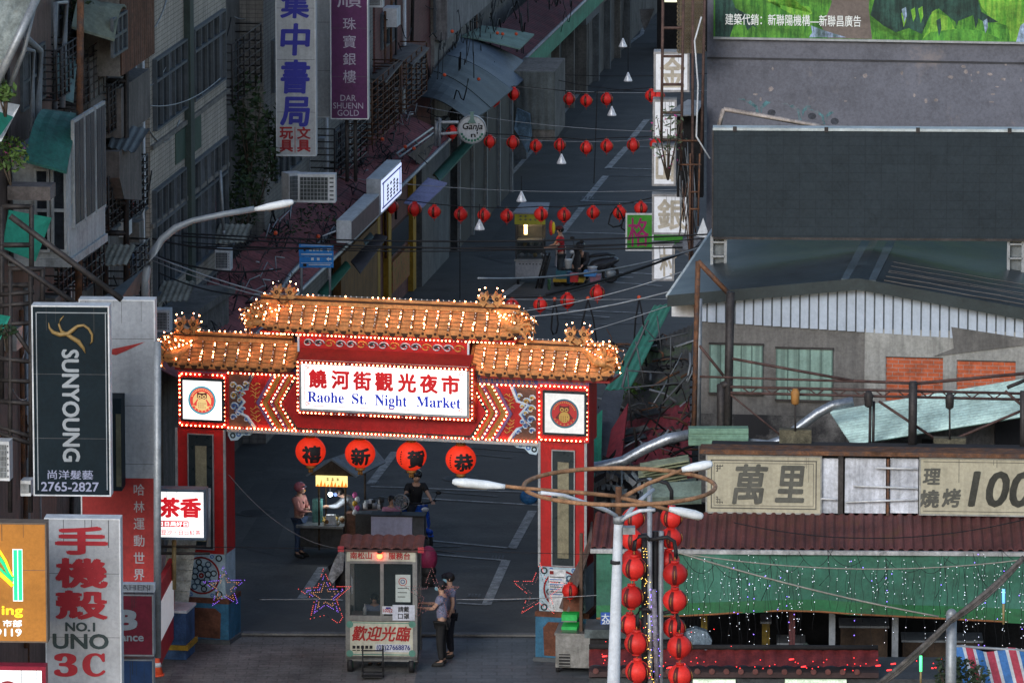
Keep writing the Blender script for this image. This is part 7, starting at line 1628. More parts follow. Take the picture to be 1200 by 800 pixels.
px_wire('pale cord swooping from the gate left to the first snack stall', (268, 556), (395, 642), 130.5, .3, .007, M('dull_cord', (.12, .13, .14), .8))
px_wire('thin line stretched from the police to the right column foot', (535, 702), (760, 692), 128, .05, .008, GREYM)
px_wire('pale cable slanting over the green awning', (760, 636), (1100, 722), 122.8, .1, .018, M('pale_cable', (.3, .28, .24), .7))
px_wire('thin cable running along the top of the green awning', (800, 648), (1210, 654), 122.9, .25, .012, M('pale_cable', (0, 0, 0)))
px_wire('black cable drooping over the maroon market roof', (860, 612), (1210, 606), 123.5, .35, .01)
px_wire('dark cable across the tan building façade'.replace('ç', 'c'), (175, 124), (258, 92), 137, .2, .012, GREYM, 146)
px_wire('dark cable running over the lower windows of the tan building', (140, 268), (330, 290), 139, .2, .02)
px_wire('second dark cable over the lower windows of the tan building', (140, 280), (330, 315), 139.2, .3, .02)
px_wire('dark cable passing left of the gate roofs', (150, 300), (330, 345), 139.4, .3, .016)
for i, (x, w_, h_, Y) in enumerate(((650, 4, 40, 148), (689, 10, 70, 148), (749, 6, 60, 148), (722, 9, 24, 160.5), (735, 7, 20, 160.3))):
 y = (352, 351, 350, 242, 250)[i]; top = at(x, y, Y); m = MB()
 m.tube([top, at(x - w_ * .7, y + h_ * .4, Y), at(x - w_, y + h_ * .85, Y), at(x - w_ * .4, y + h_, Y), at(x + w_ * .5, y + h_ * .95, Y), at(x + w_, y + h_ * .7, Y), at(x + w_ * .6, y + h_ * .3, Y), top], .02, CABLE, 5)
 t = tag(m.build('cable_loop'), ['narrow black cable loop under the nearest lantern string by the gate ridge', 'wide black cable loop hanging right of the gate ridge', 'black cable loop hanging beside the long teal awning', 'left black cable loop on the eleventh lantern of the third string', 'right black cable loop on the eleventh lantern of the third string'][i], 'cable')
 if i < 3: m = MB(); m.ball(top + Z3 * .03, .05, MATS['orange_plastic'], 6, 5); ORG[t.name] = ORG.get(t.name, Vector((0, 0, 0))); m.build('orange_clip', t)
def star(label, cx, cy, R, Y, loops, tail=False):
 c = at(cx, cy, Y); t = thing('star_lamp', label, 'star light', c - Z3 * R * Y / F)
 for (f, col, ph) in loops:
  mt = M('led_' + col, (.5, .2, .2), .5, 0, emit={'red': (1, .05, .03), 'purple': (.22, .10, 1), 'amber': (1, .42, .12), 'dull': (.06, .045, .04)}[col], es={'red': 1.2, 'purple': 1.3, 'amber': .7, 'dull': .1}[col])
  fr = FF(3, c); pts = []
  for i in range(10):
   r_ = R * Y / F * f * (1 if i % 2 == 0 else .42); a = pi / 2 + pi * i / 5 + ph; pts.append(fr.pt(r_ * cos(a), .02 * (1 - f), r_ * sin(a)))
  if tail and col == 'red':
   pts[5:6] = [pts[5] - Z3 * .15 + fr.X * .0, pts[5] - Z3 * .32 + fr.X * .25]
  q = []
  for a, b in zip(pts, pts[1:] + pts[:1]):
   n = max(2, int((b - a).length / .035)); q += [a.lerp(b, i / n) for i in range(n)]
  m = MB(); bulb_tube(m, q + [q[0]], mt, CABLE, CABLE, .0075, .3, rr); m.build('light_rope', t)
 m = MB(); m.tube([at(cx, cy - R, Y), at(cx, cy - R - 60, Y)], .006, CABLE, 4)
 return t
star('red purple and amber star light hanging left of the information kiosk', 381, 698, 33, 127, (('s', 'red', 0),) and ((1.0, 'red', .06), (.74, 'purple', .06), (.5, 'amber', .06)), True)
star('purple and amber star light in front of the left gate column foot', 263, 688, 26, 127.5, ((1.0, 'purple', .05), (.7, 'amber', .05)))
star('red outlined star light in front of the right gate column foot', 632, 692, 34, 127.5, ((1.0, 'red', -.03), (.7, 'dull', -.03)))
star('unlit wire star overlapping the right side of the kiosk', 506, 697, 34, 126.5, ((1.0, 'dull', .0), (.7, 'dull', 0)))
wire('thin wire carrying the star lights in front of the gate', sag(at(190, 640, 127.3), at(720, 650, 127.3), -.02), .006)
SKIN = M('skin', (.42, .25, .18), .6, .05, 8); HAIR = M('black_hair', (.012, .010, .010), .5, .1)
def skin_mesh(J, E, root, sub=1):
 names = list(J); me = bpy.data.meshes.new('s'); me.from_pydata([J[n][:3] for n in names], [(names.index(a), names.index(b)) for a, b in E], [])
 o = bpy.data.objects.new('s', me); COL.objects.link(o)
 md = o.modifiers.new('s', 'SKIN'); md.use_smooth_shade = True
 sv = me.skin_vertices[0].data
 for i, n in enumerate(names): r = J[n][3]; sv[i].radius = (r, J[n][4] if len(J[n]) > 4 else r); sv[i].use_root = (n == root)
 o.modifiers.new('b', 'SUBSURF').levels = sub
 o.modifiers['b'].render_levels = sub
 dg = bpy.context.evaluated_depsgraph_get(); dg.update(); m2 = bpy.data.meshes.new_from_object(o.evaluated_get(dg))
 vs = [v.co.copy() for v in m2.vertices]; fs = [tuple(p.vertices) for p in m2.polygons]
 bpy.data.objects.remove(o); bpy.data.meshes.remove(me); bpy.data.meshes.remove(m2)
 return vs, fs
BASE = {'pel': (0, 0, .93, .12, .10), 'wai': (0, .0, 1.06, .115, .09), 'che': (0, 0, 1.27, .15, .105), 'upc': (0, -.01, 1.40, .12, .08), 'nec': (0, .0, 1.47, .052), 'hd0': (0, .015, 1.54, .06, .07), 'hd1': (0, .02, 1.61, .078, .092), 'hd2': (0, .01, 1.68, .062, .075), 'nose': (0, .105, 1.595, .014),
  'sl': (-.17, -.01, 1.39, .058), 'el': (-.23, -.03, 1.13, .043), 'wl': (-.24, .05, .90, .03), 'pl': (-.24, .07, .83, .036, .02), 'sr': (.17, -.01, 1.39, .058), 'er': (.23, -.03, 1.13, .043), 'wr': (.24, .05, .90, .03), 'pr': (.24, .07, .83, .036, .02),
  'hl': (-.09, 0, .86, .088), 'kl': (-.10, .02, .49, .06), 'al': (-.10, -.02, .09, .042), 'tl': (-.11, .13, .035, .035), 'hr': (.09, 0, .86, .088), 'kr': (.10, .02, .49, .06), 'ar': (.10, -.02, .09, .042), 'tr': (.11, .13, .035, .035)}
EDG = [('pel', 'wai'), ('wai', 'che'), ('che', 'upc'), ('upc', 'nec'), ('nec', 'hd0'), ('hd0', 'hd1'), ('hd1', 'hd2'), ('hd1', 'nose'), ('upc', 'sl'), ('sl', 'el'), ('el', 'wl'), ('wl', 'pl'), ('upc', 'sr'), ('sr', 'er'), ('er', 'wr'), ('wr', 'pr'), ('pel', 'hl'), ('hl', 'kl'), ('kl', 'al'), ('al', 'tl'), ('pel', 'hr'), ('hr', 'kr'), ('kr', 'ar'), ('ar', 'tr')]
def cloth(c): return M('cloth_%02d%02d%02d' % tuple(int(x * 99) for x in c), c, .85, .15, 8)
def person(label, pos, face, J=None, h=1.70, top=(.2, .2, .3), legs=(.02, .022, .03), sleeve=.55, helmet=None, mask=None, hair=True, shoes=(.03, .03, .03), cap=None, vest=None, longhair=False, apron=None, bag=None, skirt=None):
 """face: heading in degrees, 0 = away from camera (+Y), 180 = toward it"""
 P = dict(BASE); J = J or {}
 for k, v in J.items(): P[k] = tuple(v) + tuple(BASE[k][len(v):]) if k in BASE else v
 s = h / 1.755
 t = thing('person', label, 'person', pos); R = Matrix.Rotation(-radians(face), 3, 'Z')
 def tr(vs): return [Vector(pos) + R @ (Vector(v) * s) for v in vs]
 E = list(EDG); Q = dict(P)
 for sd, sg in (('l', -1), ('r', 1)):
  w_ = Vector(P['w' + sd][:3]); p_ = Vector(P['p' + sd][:3]); d = (p_ - w_).normalized(); side = d.cross(Vector((0, 0, 1)) if abs(d.z) < .8 else Vector((0, 1, 0))).normalized()
  for k in range(4):
   a = p_ + side * (.024 * (k - 1.5)) + d * .03; b = a + d * (.035 - .006 * abs(k - 1.2)); c = b + d * .022 + d.cross(side) * .018
   Q[f'f{sd}{k}a'] = (*a, .0095); Q[f'f{sd}{k}b'] = (*b, .009); Q[f'f{sd}{k}c'] = (*c, .0075); E += [('p' + sd, f'f{sd}{k}a'), (f'f{sd}{k}a', f'f{sd}{k}b'), (f'f{sd}{k}b', f'f{sd}{k}c')]
  a = w_ + d * .035 + side * .035 * sg; b = a + d * .03 + side * .012 * sg; Q[f'th{sd}a'] = (*a, .011); Q[f'th{sd}b'] = (*b, .009); E += [('p' + sd, f'th{sd}a'), (f'th{sd}a', f'th{sd}b')]
 vs, fs = skin_mesh(Q, E, 'pel')
 m = MB(); m.raw(tr(vs), fs, SKIN, True)
 hd = Vector(P['hd1'][:3]); hf = (Vector(P['nose'][:3]) - hd); hf = Vector((hf.x, hf.y, 0)).normalized() if hf.length > .01 else Vector((0, 1, 0)); hs = hf.cross(Z3)
 for sg in (-1, 1):
  e = hd + hf * .088 + hs * .032 * sg + Z3 * .012; m.ball(tr([e])[0], .011 * s, INK, 6, 5)
  e = hd + hs * .082 * sg; m.ball(tr([e])[0], .02 * s, SKIN, 6, 5, .6, 1, 1.3)
 m.ball(tr([hd + hf * .09 - Z3 * .045])[0], .018 * s, M('lips', (.3, .1, .09), .6), 6, 4, 1.4, .5, .4)
 body = m.build('body', t)
 def wear(name, keys, edges, grow, mat, ext=None):
  K = {k: (*P[k][:3], P[k][3] + grow, (P[k][4] if len(P[k]) > 4 else P[k][3]) + grow) for k in keys}
  if ext: K.update(ext)
  v_, f_ = skin_mesh(K, edges, keys[0]); mm = MB(); mm.raw(tr(v_), f_, mat, True); return mm.build(name, t)
 def lerp(a, b, q): return tuple(Vector(P[a][:3]).lerp(Vector(P[b][:3]), q))
 ext = {}; ed = [('pel', 'wai'), ('wai', 'che'), ('che', 'upc')]
 for sd in 'lr':
  ext['x' + sd] = (*lerp('s' + sd, 'e' + sd, min(1, sleeve / .5 * .55) if sleeve < .9 else 1), .075 if sleeve < .9 else .066)
  ed += [('upc', 's' + sd), ('s' + sd, 'x' + sd)]
  if sleeve >= .9: ext['y' + sd] = (*lerp('e' + sd, 'w' + sd, .93), .042); ed += [('x' + sd, 'y' + sd)]
 wear('shirt', ['pel', 'wai', 'che', 'upc', 'sl', 'sr'], ed, .03, cloth(top), ext)
 ext = {}; ed = []
 for sd in 'lr':
  ext['z' + sd] = (*lerp('k' + sd, 'a' + sd, .93), .06); ed += [('pel', 'h' + sd), ('h' + sd, 'k' + sd), ('k' + sd, 'z' + sd)]
 wear('trousers', ['pel', 'hl', 'hr', 'kl', 'kr'], ed, .022, cloth(legs), ext)
 for sd in 'lr':
  a = Vector(P['a' + sd][:3]); b = Vector(P['t' + sd][:3]); mm = MB(); mm.tube(tr([a + (a - b) * .3 - Z3 * .03, a - Z3 * .03, b, b + (b - a) * .35 - Z3 * .008]), [.03 * s, .052 * s, .045 * s, .02 * s], cloth(shoes), 8); mm.build('shoe', t)
 if helmet:
  mm = MB(); mm.ball(tr([hd + Z3 * .045 - hf * .008])[0], .135 * s, M('helmet_%d' % int(helmet[0] * 99), helmet, .25, .05, 3), 16, 10, 1, 1, .92); o = mm.build('helmet', t)
  mm = MB(); a = hd + hf * .10 + Z3 * .075; mm.slab(tr([a - hs * .085, a + hs * .085, a + hf * .06 + hs * .06 - Z3 * .015, a + hf * .06 - hs * .06 - Z3 * .015]), .012, M('helmet_visor', (.05, .045, .05), .15)); mm.build('visor', o)
  mm = MB(); mm.ball(tr([hd + hf * .05 - Z3 * .03])[0], .085 * s, SKIN, 10, 8, 1, 1, 1.0); mm.build('cheek', t)
 elif cap:
  mm = MB(); mm.ball(tr([hd + Z3 * .065])[0], .098 * s, cloth(cap), 12, 8, 1, 1.08, .75); mm.tube(tr([hd + Z3 * .06 + hf * .07, hd + Z3 * .05 + hf * .15]), [.07 * s, .035 * s], cloth(cap), 8); mm.build('cap', t)
 if hair and not helmet:
  mm = MB(); mm.ball(tr([hd + Z3 * .03 - hf * .022])[0], .098 * s, HAIR, 12, 8, 1, 1.02, 1.02)
  if longhair: mm.tube(tr([hd - hf * .05, hd - hf * .08 - Z3 * .15]), [.08 * s, .05 * s], HAIR, 8)
  mm.build('hair', t)
 if mask:
  mm = MB(); mm.ball(tr([hd + hf * (.075 if not helmet else .082) - Z3 * .035])[0], .058 * s, cloth(mask), 10, 7, 1, .85, .9); mm.build('face_mask', t)
 if apron:
  c = Vector(P['wai'][:3]); mm = MB(); mm.slab(tr([c + Vector((-.13, .125, .12)), c + Vector((.13, .125, .12)), c + Vector((.15, .15, -.5)), c + Vector((-.15, .15, -.5))]), .012, cloth(apron)); mm.slab(tr([c + Vector((-.10, -.125, .1)), c + Vector((.10, -.125, .1)), c + Vector((.14, -.13, -.4)), c + Vector((-.14, -.13, -.4))]), .012, cloth(apron)); mm.build('apron', t)
 if bag:
  c = Vector(P['pel'][:3]) + Vector((bag[0], bag[1], .08)); mm = MB(); v0 = tr([c])[0]; mm.ball(v0, .13 * s, cloth((.02, .02, .022)), 10, 7, 1, .6, .9); mm.tube(tr([c + Z3 * .08, Vector(P['che'][:3]) + Vector((0, .13, .02)), Vector(P['sr' if bag[0] < 0 else 'sl'][:3]) + Z3 * .07, Vector(P['che'][:3]) + Vector((0, -.13, 0)), c + Z3 * .05]), .014 * s, cloth((.02, .02, .022)), 5); mm.build('shoulder_bag', t)
 return t
FOLD = {'el': (-.22, .10, 1.15), 'wl': (-.02, .24, 1.16), 'pl': (.05, .24, 1.17), 'er': (.22, .10, 1.15), 'wr': (.04, .26, 1.10), 'pr': (-.03, .25, 1.09)}
person('woman in a pink helmet, orange mask and pink jacket waiting with folded arms', gnd(351, 652), 118, dict(FOLD), 1.62, (.48, .22, .19), (.05, .08, .15), 1, helmet=(.42, .13, .16), mask=(.75, .30, .03), bag=(-.17, -.02))
police_top = (.19, .20, .30)
person('policeman in a grey-blue shirt and dark cap reaching to the kiosk, nearer of the two', gnd(518, 779.5), 285, {'er': (.24, .12, 1.2), 'wr': (.18, .38, 1.22), 'pr': (.17, .46, 1.22), 'el': (-.22, .12, 1.2), 'wl': (-.12, .35, 1.18), 'pl': (-.1, .42, 1.18)}, 1.74, police_top, (.014, .015, .022), .55, cap=(.02, .022, .03), mask=(.25, .45, .55))
person('policeman in a grey-blue shirt standing farther back, arm hanging down', gnd(527.5, 770), 262, {}, 1.75, police_top, (.012, .013, .02), .55, cap=(.012, .012, .02), mask=(.25, .45, .55))
SIT = {'kl': (-.13, .42, .84), 'al': (-.13, .40, .42), 'tl': (-.13, .54, .37), 'kr': (.13, .42, .84), 'ar': (.13, .40, .42), 'tr': (.13, .54, .37)}
def shift(J, dz):
 return J
CT0 = M('kiosk_dark_back', (.035, .04, .045), .6, .3, 2); K = FF(3.5, gnd(446, 788)); KF = M('kiosk_steel', (.20, .20, .195), .5, .15, 2, metal=.2, streak=.3); CRM = M('kiosk_cream', (.48, .47, .38), .6, .1, 2, streak=.15); KRED = M('kiosk_red', (.34, .02, .02), .6)
x0, x1 = K.pix(405, 750)[0], K.pix(489, 750)[0]; D = -1.15
t = thing('service_kiosk', 'small wheeled service kiosk with maroon tiled roof, glass windows and red Chinese lettering', 'kiosk', K.o)
zk = lambda y: K.pix(446, y)[1]
m = MB()
zf = zk(771)
for x in (x0, x1 - .09):
 for y in (D, -.09): m.box(K, x, x + .09, y, y + .09, zf - .05, zk(647), KF)
m.box(K, x0, x1, -.06, .0, zf - .06, zf + .04, KF); m.box(K, x0, x1, D, D + .06, zf - .06, zf + .04, KF)
m.box(K, x0 + .09, x1 - .09, -.07, .01, zk(727), zk(721), KF); m.box(K, x0 + .09, x1 - .09, -.07, .01, zk(660), zk(657), KF); m.box(K, (x0 + x1) / 2 - .02, (x0 + x1) / 2 + .05, -.06, .005, zk(721), zk(659), KF)
m.box(K, x0, x1, D, 0, zk(649), zk(646), KF); m.box(K, x0 + .02, x1 - .02, D, -.0, zf - .02, zf + .03, KF); m.build('frame', t)
m = MB(); m.box(K, x0 + .09, x1 - .09, -.04, .005, zk(768), zk(728), CRM); o = m.build('front_panel', t)
m = MB(); put(m, K, '歡迎光臨', 447, 742, 67, 17, KRED, .012, bold=.03, shear=.06); m.build('lettering', o)
m = MB(); pbox(m, K, 440, 481, 754.5, 763.5, M('number_plate', (.55, .57, .62), .6), .005, .01); put(m, K, '(02)27668876', 461, 759, 39, 7.5, M('ink_blue', (.02, .03, .18), .6), .013, bold=.02)
for i in range(5): pbox(m, K, 413 + i * 5, 416.5 + i * 5, 756, 759.5, INK, .005, .012); pbox(m, K, 413 + i * 5, 417 + i * 5, 761, 762, INK, .005, .012)
m.build('number_strip', o)
m = MB(); 
for (a, b, c, d) in ((408, 484, 729, 730), (408, 484, 766, 767)): pbox(m, K, a, b, c, d, M('corner_green', (.10, .25, .2), .6), .005, .01)
for (cx, cy) in ((410, 731), (483, 731), (410, 765), (483, 765)): q = K.pix(cx, cy); m.disc(K, q[0], q[1], .07, .005, .011, MATS['corner_green'], 10)
m.build('corner_ornament', o)
m = MB(); m.box(K, x0 + .03, x1 - .03, -.04, .01, zk(657.5), zk(646), CRM); o = m.build('header_panel', t)
m = MB(); put(m, K, '南松山', 423, 650.5, 25, 8, KRED, .014, bold=.03); put(m, K, '服務台', 468, 651, 25, 8, KRED, .014, bold=.03); m.build('lettering', o)
KGL = M('kiosk_glass', (.03, .045, .05), .08, 0, alpha=.30, spec=.5)
m = MB(); m.box(K, x0 + .09, (x0 + x1) / 2 - .02, -.035, -.03, zk(721), zk(660), KGL); m.box(K, (x0 + x1) / 2 + .05, x1 - .09, -.035, -.03, zk(721), zk(660), KGL); m.build('window', t)
m = MB(); m.box(K, x1 - .03, x1 - .025, D + .09, -.09, zk(721), zk(660), KGL); m.box(K, x1 - .05, x1 - .02, D + .09, -.09, zf, zk(722), KF); m.box(K, x0 + .02, x0 + .05, D + .09, -.09, zf, zk(722), KF); m.box(K, x0 + .09, x1 - .09, D, D + .03, zf, zk(652), CT0); m.build('side_panel', t)  # dark back wall added to make the kiosk interior darker
m = MB(); m.box(K, x0 + .1, x1 - .1, -.5, -.06, zk(727), zk(722), M('counter_top', (.2, .2, .19), .5)); m.build('counter', t)
m = MB()  # tiled roof
rz = zk(647); vs = []; n = 56
for i in range(n + 1):
 x = x0 - .12 + (x1 - x0 + .24) * i / n; wv = .035 * abs(sin(i * pi / 7))
 for y, z in ((.05, rz + .07), (.0, rz + .10), (D / 2, rz + .22), (D, rz + .09), (D - .16, rz)): vs.append(K.pt(x, y, z + wv))
MTR = M('kiosk_maroon_tile', (.10, .045, .04), .6, .25, 6)
m.raw(vs, [(i * 5 + j, (i + 1) * 5 + j, (i + 1) * 5 + j + 1, i * 5 + j + 1) for i in range(n) for j in range(4)], MTR)
m.box(K, x0 - .12, x1 + .12, .0, .05, rz + .02, rz + .07, MTR); m.box(K, x0 - .14, x0 - .02, .0, .09, rz + .02, rz + .12, M('red_corner', (.4, .04, .05), .5)); m.box(K, x1 + .02, x1 + .14, .0, .09, rz + .02, rz + .12, MATS['red_corner']); m.build('roof', t)
m = MB(); q = K.pix(445, 651, .06); m.ball(K.pt(q[0], .08, q[1]), .06, M('beacon_red', (1, .2, .1), .3, 0, emit=(1, .06, .02), es=10), 12, 8); o = m.build('beacon', t); m = MB(); m.tube([K.pt(q[0], .08, q[1] + .05), K.pt(q[0], .08, q[1] + .1)], .05, BLACK, 10); m.build('beacon_cap', o)
m = MB(); pbox(m, K, 463.5, 481, 673, 705, M('poster_white', (.42, .47, .45), .6, .08, 5), .0, .008)
q = K.pix(472, 681); m.ringf(K, q[0], q[1], .07, .085, .008, .012, KRED, 14); m.ringf(K, q[0], q[1], .03, .045, .008, .012, MATS['ink_blue'], 10)
for i in range(3): pbox(m, K, 466, 479 - i * 2, 688.5 + i * 5, 689.3 + i * 5, INK, .008, .011)
m.build('poster', t)
m = MB(); pbox(m, K, 460, 486, 708.5, 726.5, M('notice_white', (.52, .54, .62), .6), .008, .018); put(m, K, '請戴', 473, 713.5, 13, 6.5, INK, .022, bold=.02); put(m, K, '口罩', 473, 721.5, 13, 6.5, INK, .022, bold=.02); m.build('notice', t)
m = MB(); pbox(m, K, 448, 461, 710, 719, MATS['number_plate'], .0, .008); put(m, K, '102(2', 454.5, 715.5, 11, 5, KRED, .012, bold=.03); pbox(m, K, 452, 458, 711, 713, MATS['ink_blue'], .008, .011); m.build('phone_notice', t)
m = MB(); q0 = K.pix(411, 685); m.slab([K.pt(K.pix(408.5, 670)[0], -.1, zk(670)), K.pt(K.pix(413, 680)[0], -.1, zk(680)), K.pt(K.pix(413, 697)[0], -.1, zk(697)), K.pt(K.pix(409, 697)[0], -.1, zk(697))], .02, WHITEM); m.build('towel', t)
m = MB(); q = K.pix(427.5, 719, -.15); m.tube([K.pt(q[0], -.15, zk(722)), K.pt(q[0], -.15, zk(714)), K.pt(q[0], -.15, zk(712)), K.pt(q[0], -.15, zk(709))], [.035, .035, .012, .01], WHITEM, 8); tag(m.build('sanitizer_bottle'), 'white hand sanitizer bottle on the kiosk counter', 'bottle')
for (px, yy) in ((410, 0), (482, 0), (410, D), (482, D)):
 m = MB(); q = K.pix(px, 780)[0]; yc = -.1 if yy == 0 else D + .1
 c = K.pt(q, yc, .15); m.tube([c - K.X * .05, c + K.X * .05], .15, BLACK, 16); o = m.build('wheel', t); m = MB(); m.tube([c - K.X * .055, c + K.X * .055], .08, M('wheel_green', (.02, .10, .05), .5), 10); m.build('rim', o)
m = MB(); fr = FF(0, gnd(437, 792)) 
for x in (-.2, .2): m.tube([fr.pt(x, .1, .05), fr.pt(x, -.03, .62)], .018, BLACK, 6)
for z in (.1, .2, .3, .4, .52): m.tube([fr.pt(-.2, .08 - z * .15, z), fr.pt(.2, .08 - z * .15, z)], .014, BLACK, 6)
m.box(fr, -.2, .2, .1, .32, .04, .06, BLACK); 
for x in (-.2, .2): c = fr.pt(x, .05, .07); m.tube([c - fr.X * .02, c + fr.X * .02], .07, BLACK, 12)
tag(m.build('hand_truck'), 'small black folding hand truck leaning on the kiosk front', 'hand truck')
fr_ = K
person('officer sitting inside the kiosk at the left window in a blue-grey shirt', K.pt((x0 + x1) / 2 - .2, -.8, -.05), 180, {'el': (-.27, .12, 1.16), 'wl': (-.12, .34, 1.10), 'pl': (-.05, .38, 1.10), 'er': (.27, .12, 1.16), 'wr': (.12, .34, 1.10), 'pr': (.05, .38, 1.10), 'hd1': (0, .06, 1.60), 'hd2': (0, .06, 1.67), 'hd0': (0, .04, 1.53), 'nose': (0, .15, 1.57)}, 1.52, (.20, .24, .36), (.02, .02, .03), .55, cap=(.015, .015, .03))
S = FF(8, gnd(384, 655)); z = lambda y: S.pix(384, y)[1]; sx = lambda px, y=620: S.pix(px, y)[0]
t = thing('grill_stall', 'street food grill stall with a peaked roof and glowing yellow flame sign', 'food stall', S.o)
CT = M('stall_counter_dark', (.055, .058, .06), .5, .25, 3); WD = M('dark_wood', (.07, .05, .035), .7, .3, 4)
a, b = sx(352), sx(402); zc = z(618)
m = MB(); m.box(S, a, b, -.95, 0, .25, zc, CT); m.box(S, a - .08, b + .02, -1.0, .1, zc, zc + .05, M('steel_top', (.25, .27, .28), .35, .2, 4, metal=.5)); m.build('counter', t)
m = MB()
for x, y_ in ((sx(374), 0), (sx(405), 0), (sx(420), -.9), (sx(374), -.9)): m.tube([S.pt(x, y_, .2), S.pt(x, y_, z(556))], .025, WD, 6)
m.build('post', t)
m = MB(); rx0, rx1 = sx(365, 555), sx(414, 555); re = z(556); rr_ = re + .35; xm = (rx0 + rx1) / 2; m.prism(S, [(rx0 - .05, re), (rx1 + .05, re), (xm, rr_)], .04, .1, WD)
m.slab([S.pt(rx0 - .1, .12, re), S.pt(xm, .12, rr_ + .03), S.pt(xm + .6, -1.6, rr_ + .03), S.pt(rx0 + .0, -1.6, re)], .04, M('stall_canvas_grey', (.20, .22, .235), .7, .15, 1.5)); m.slab([S.pt(xm, .12, rr_ + .03), S.pt(rx1 + .1, .12, re), S.pt(rx1 + .45, -1.6, re), S.pt(xm + .6, -1.6, rr_ + .03)], .04, MATS['stall_canvas_grey']); m.build('roof', t)
x0_, x1_, z0_, z1_ = S.rect(370, 407, 557.5, 570, .14); m = MB(); m.box(S, x0_, x1_, .1, .14, z0_, z1_, M('flame_sign_lit', (.9, .8, .3), .5, 0, emit=(1, .80, .30), es=.95)); o = m.build('lit_sign', t)
m = MB(); FL = M('flame_orange', (.8, .25, .03), .5, 0, emit=(1, .28, .03), es=.8)
for i in range(9): x = x0_ + (x1_ - x0_) * (i + .5) / 9; h_ = .06 + .05 * ((i * 5) % 3); m.prism(S, [(x - .035, z0_), (x + .035, z0_), (x + .01, z0_ + h_)], .14, .145, FL)
m.build('flame_pattern', o)
m = MB()
for i in range(3): x = x0_ + (x1_ - x0_) * (.38 + .16 * i); m.box(S, x - .03, x + .03, .145, .15, z1_ - .09, z1_ - .08, INK); m.box(S, x - .03, x + .03, .145, .15, z1_ - .06, z1_ - .05, INK); m.box(S, x - .005, x + .005, .145, .15, z1_ - .11, z1_ - .03, INK)
m.build('lettering', o)
m = MB(); q = S.pix(387, 579, -.3); cB = S.pt(q[0], -.3, q[1]); m.ball(cB, .045, M('bare_bulb', (1, 1, 1), .3, 0, emit=(.75, .95, 1), es=30), 10, 8); o = m.build('bulb', t); m = MB(); m.tube([cB + Z3 * .04, cB + Z3 * .3], .01, CABLE, 4); m.build('bulb_cord', o)
LGT = bpy.data.lights.new('stall_bulb', 'POINT'); LGT.energy = 9; LGT.color = (.9, .95, 1); LGT.shadow_soft_size = .06; lo = bpy.data.objects.new('stall_bulb', LGT); COL.objects.link(lo); lo.location = cB + Vector((0, -.08, -.08))
m = MB(); rr = random.Random(5); FD = [M('food_yellow', (.5, .35, .1), .6, .3, 12), M('food_brown', (.2, .10, .04), .6, .3, 12), M('food_white', (.5, .48, .4), .6, .3, 12)]
for i in range(40): p = S.pt(rr.uniform(sx(372), sx(400)), rr.uniform(-.8, -.05), zc + .07 + rr.uniform(0, .05)); m.ball(p, rr.uniform(.03, .06), rr.choice(FD), 7, 5)
tag(m.build('food_pile'), 'pile of skewers and food on the grill stall counter', 'food', kind='stuff')
m = MB(); x0_, x1_, z0_, z1_ = S.rect(382, 393, 593, 602, -.05); m.box(S, x0_, x1_, -.1, -.05, zc + .05, zc + .27, WHITEM); tag(m.build('menu_card'), 'small white menu card on the grill stall counter', 'menu card')
m = MB(); x0_, x1_, z0_, z1_ = S.rect(366, 377, 585, 612, -.3); m.box(S, x0_, x1_, -.45, -.3, zc + .05, z1_, M('bottle_crate_teal', (.06, .16, .15), .5, .3, 6)); tag(m.build('bottle_rack'), 'teal rack of bottles at the left end of the grill stall', 'rack')
m = MB(); x0_, x1_ = sx(402), sx(437); m.box(S, x0_, x1_, -1.1, -.3, .3, z(604), M('brown_cardboard', (.17, .085, .06), .8, .3, 2)); tag(m.build('storage_box'), 'large dark brown box beside the grill stall behind the kiosk', 'box')
person('vendor in a grey shirt and blue mask bending over the grill stall', S.pt(sx(414), -.75, .0), 268, {'che': (0, .16, 1.20), 'wai': (0, .04, 1.05), 'upc': (0, .28, 1.28), 'nec': (0, .34, 1.32), 'hd0': (0, .40, 1.35), 'hd1': (0, .45, 1.40), 'hd2': (0, .45, 1.47), 'nose': (0, .55, 1.37), 'sl': (-.17, .27, 1.27), 'el': (-.2, .5, 1.1), 'wl': (-.15, .72, 1.12), 'pl': (-.14, .79, 1.12), 'sr': (.17, .27, 1.27), 'er': (.2, .48, 1.08), 'wr': (.15, .66, 1.04), 'pr': (.14, .73, 1.04)}, 1.66, (.26, .28, .31), (.03, .03, .035), 1, mask=(.2, .3, .65))
m = MB(); q = at(416, 588, S.pt(0, -.2, 0).y); 
for i in range(5): m.ball(q + Vector((.05 * (i % 2), -.02 * i, -.09 * i + .15)), .07, (M('bag_pink', (.5, .1, .3), .5, .2, 8), WHITEM, YEL)[i % 3], 8, 6, .8, .5, 1)
tag(m.build('hanging_bags'), 'string of pink, white and yellow snack bags hanging at the grill stall', 'snack bags')
S2 = FF(6, gnd(458, 667)); zc2 = S2.pix(458, 605)[1]; a, b = S2.pix(435, 640)[0], S2.pix(483, 640)[0]
t = thing('display_counter', 'pale lavender fronted counter directly behind the kiosk roof', 'counter', S2.o); m = MB(); m.box(S2, a, b, -.05, 0, .2, zc2, M('lavender_panel', (.40, .40, .53), .6, .06, 2)); m.build('front_panel', t)
m = MB(); m.box(S2, a, b + .0, -.4, -.05, .3, zc2 - .05, CT); m.box(S2, b, b + .25, -.4, -.05, .2, zc2, M('side_dark', (.08, .085, .095), .6)); m.box(S2, a - .02, b + .27, -.42, .02, zc2, zc2 + .03, BLACK); m.build('body', t)
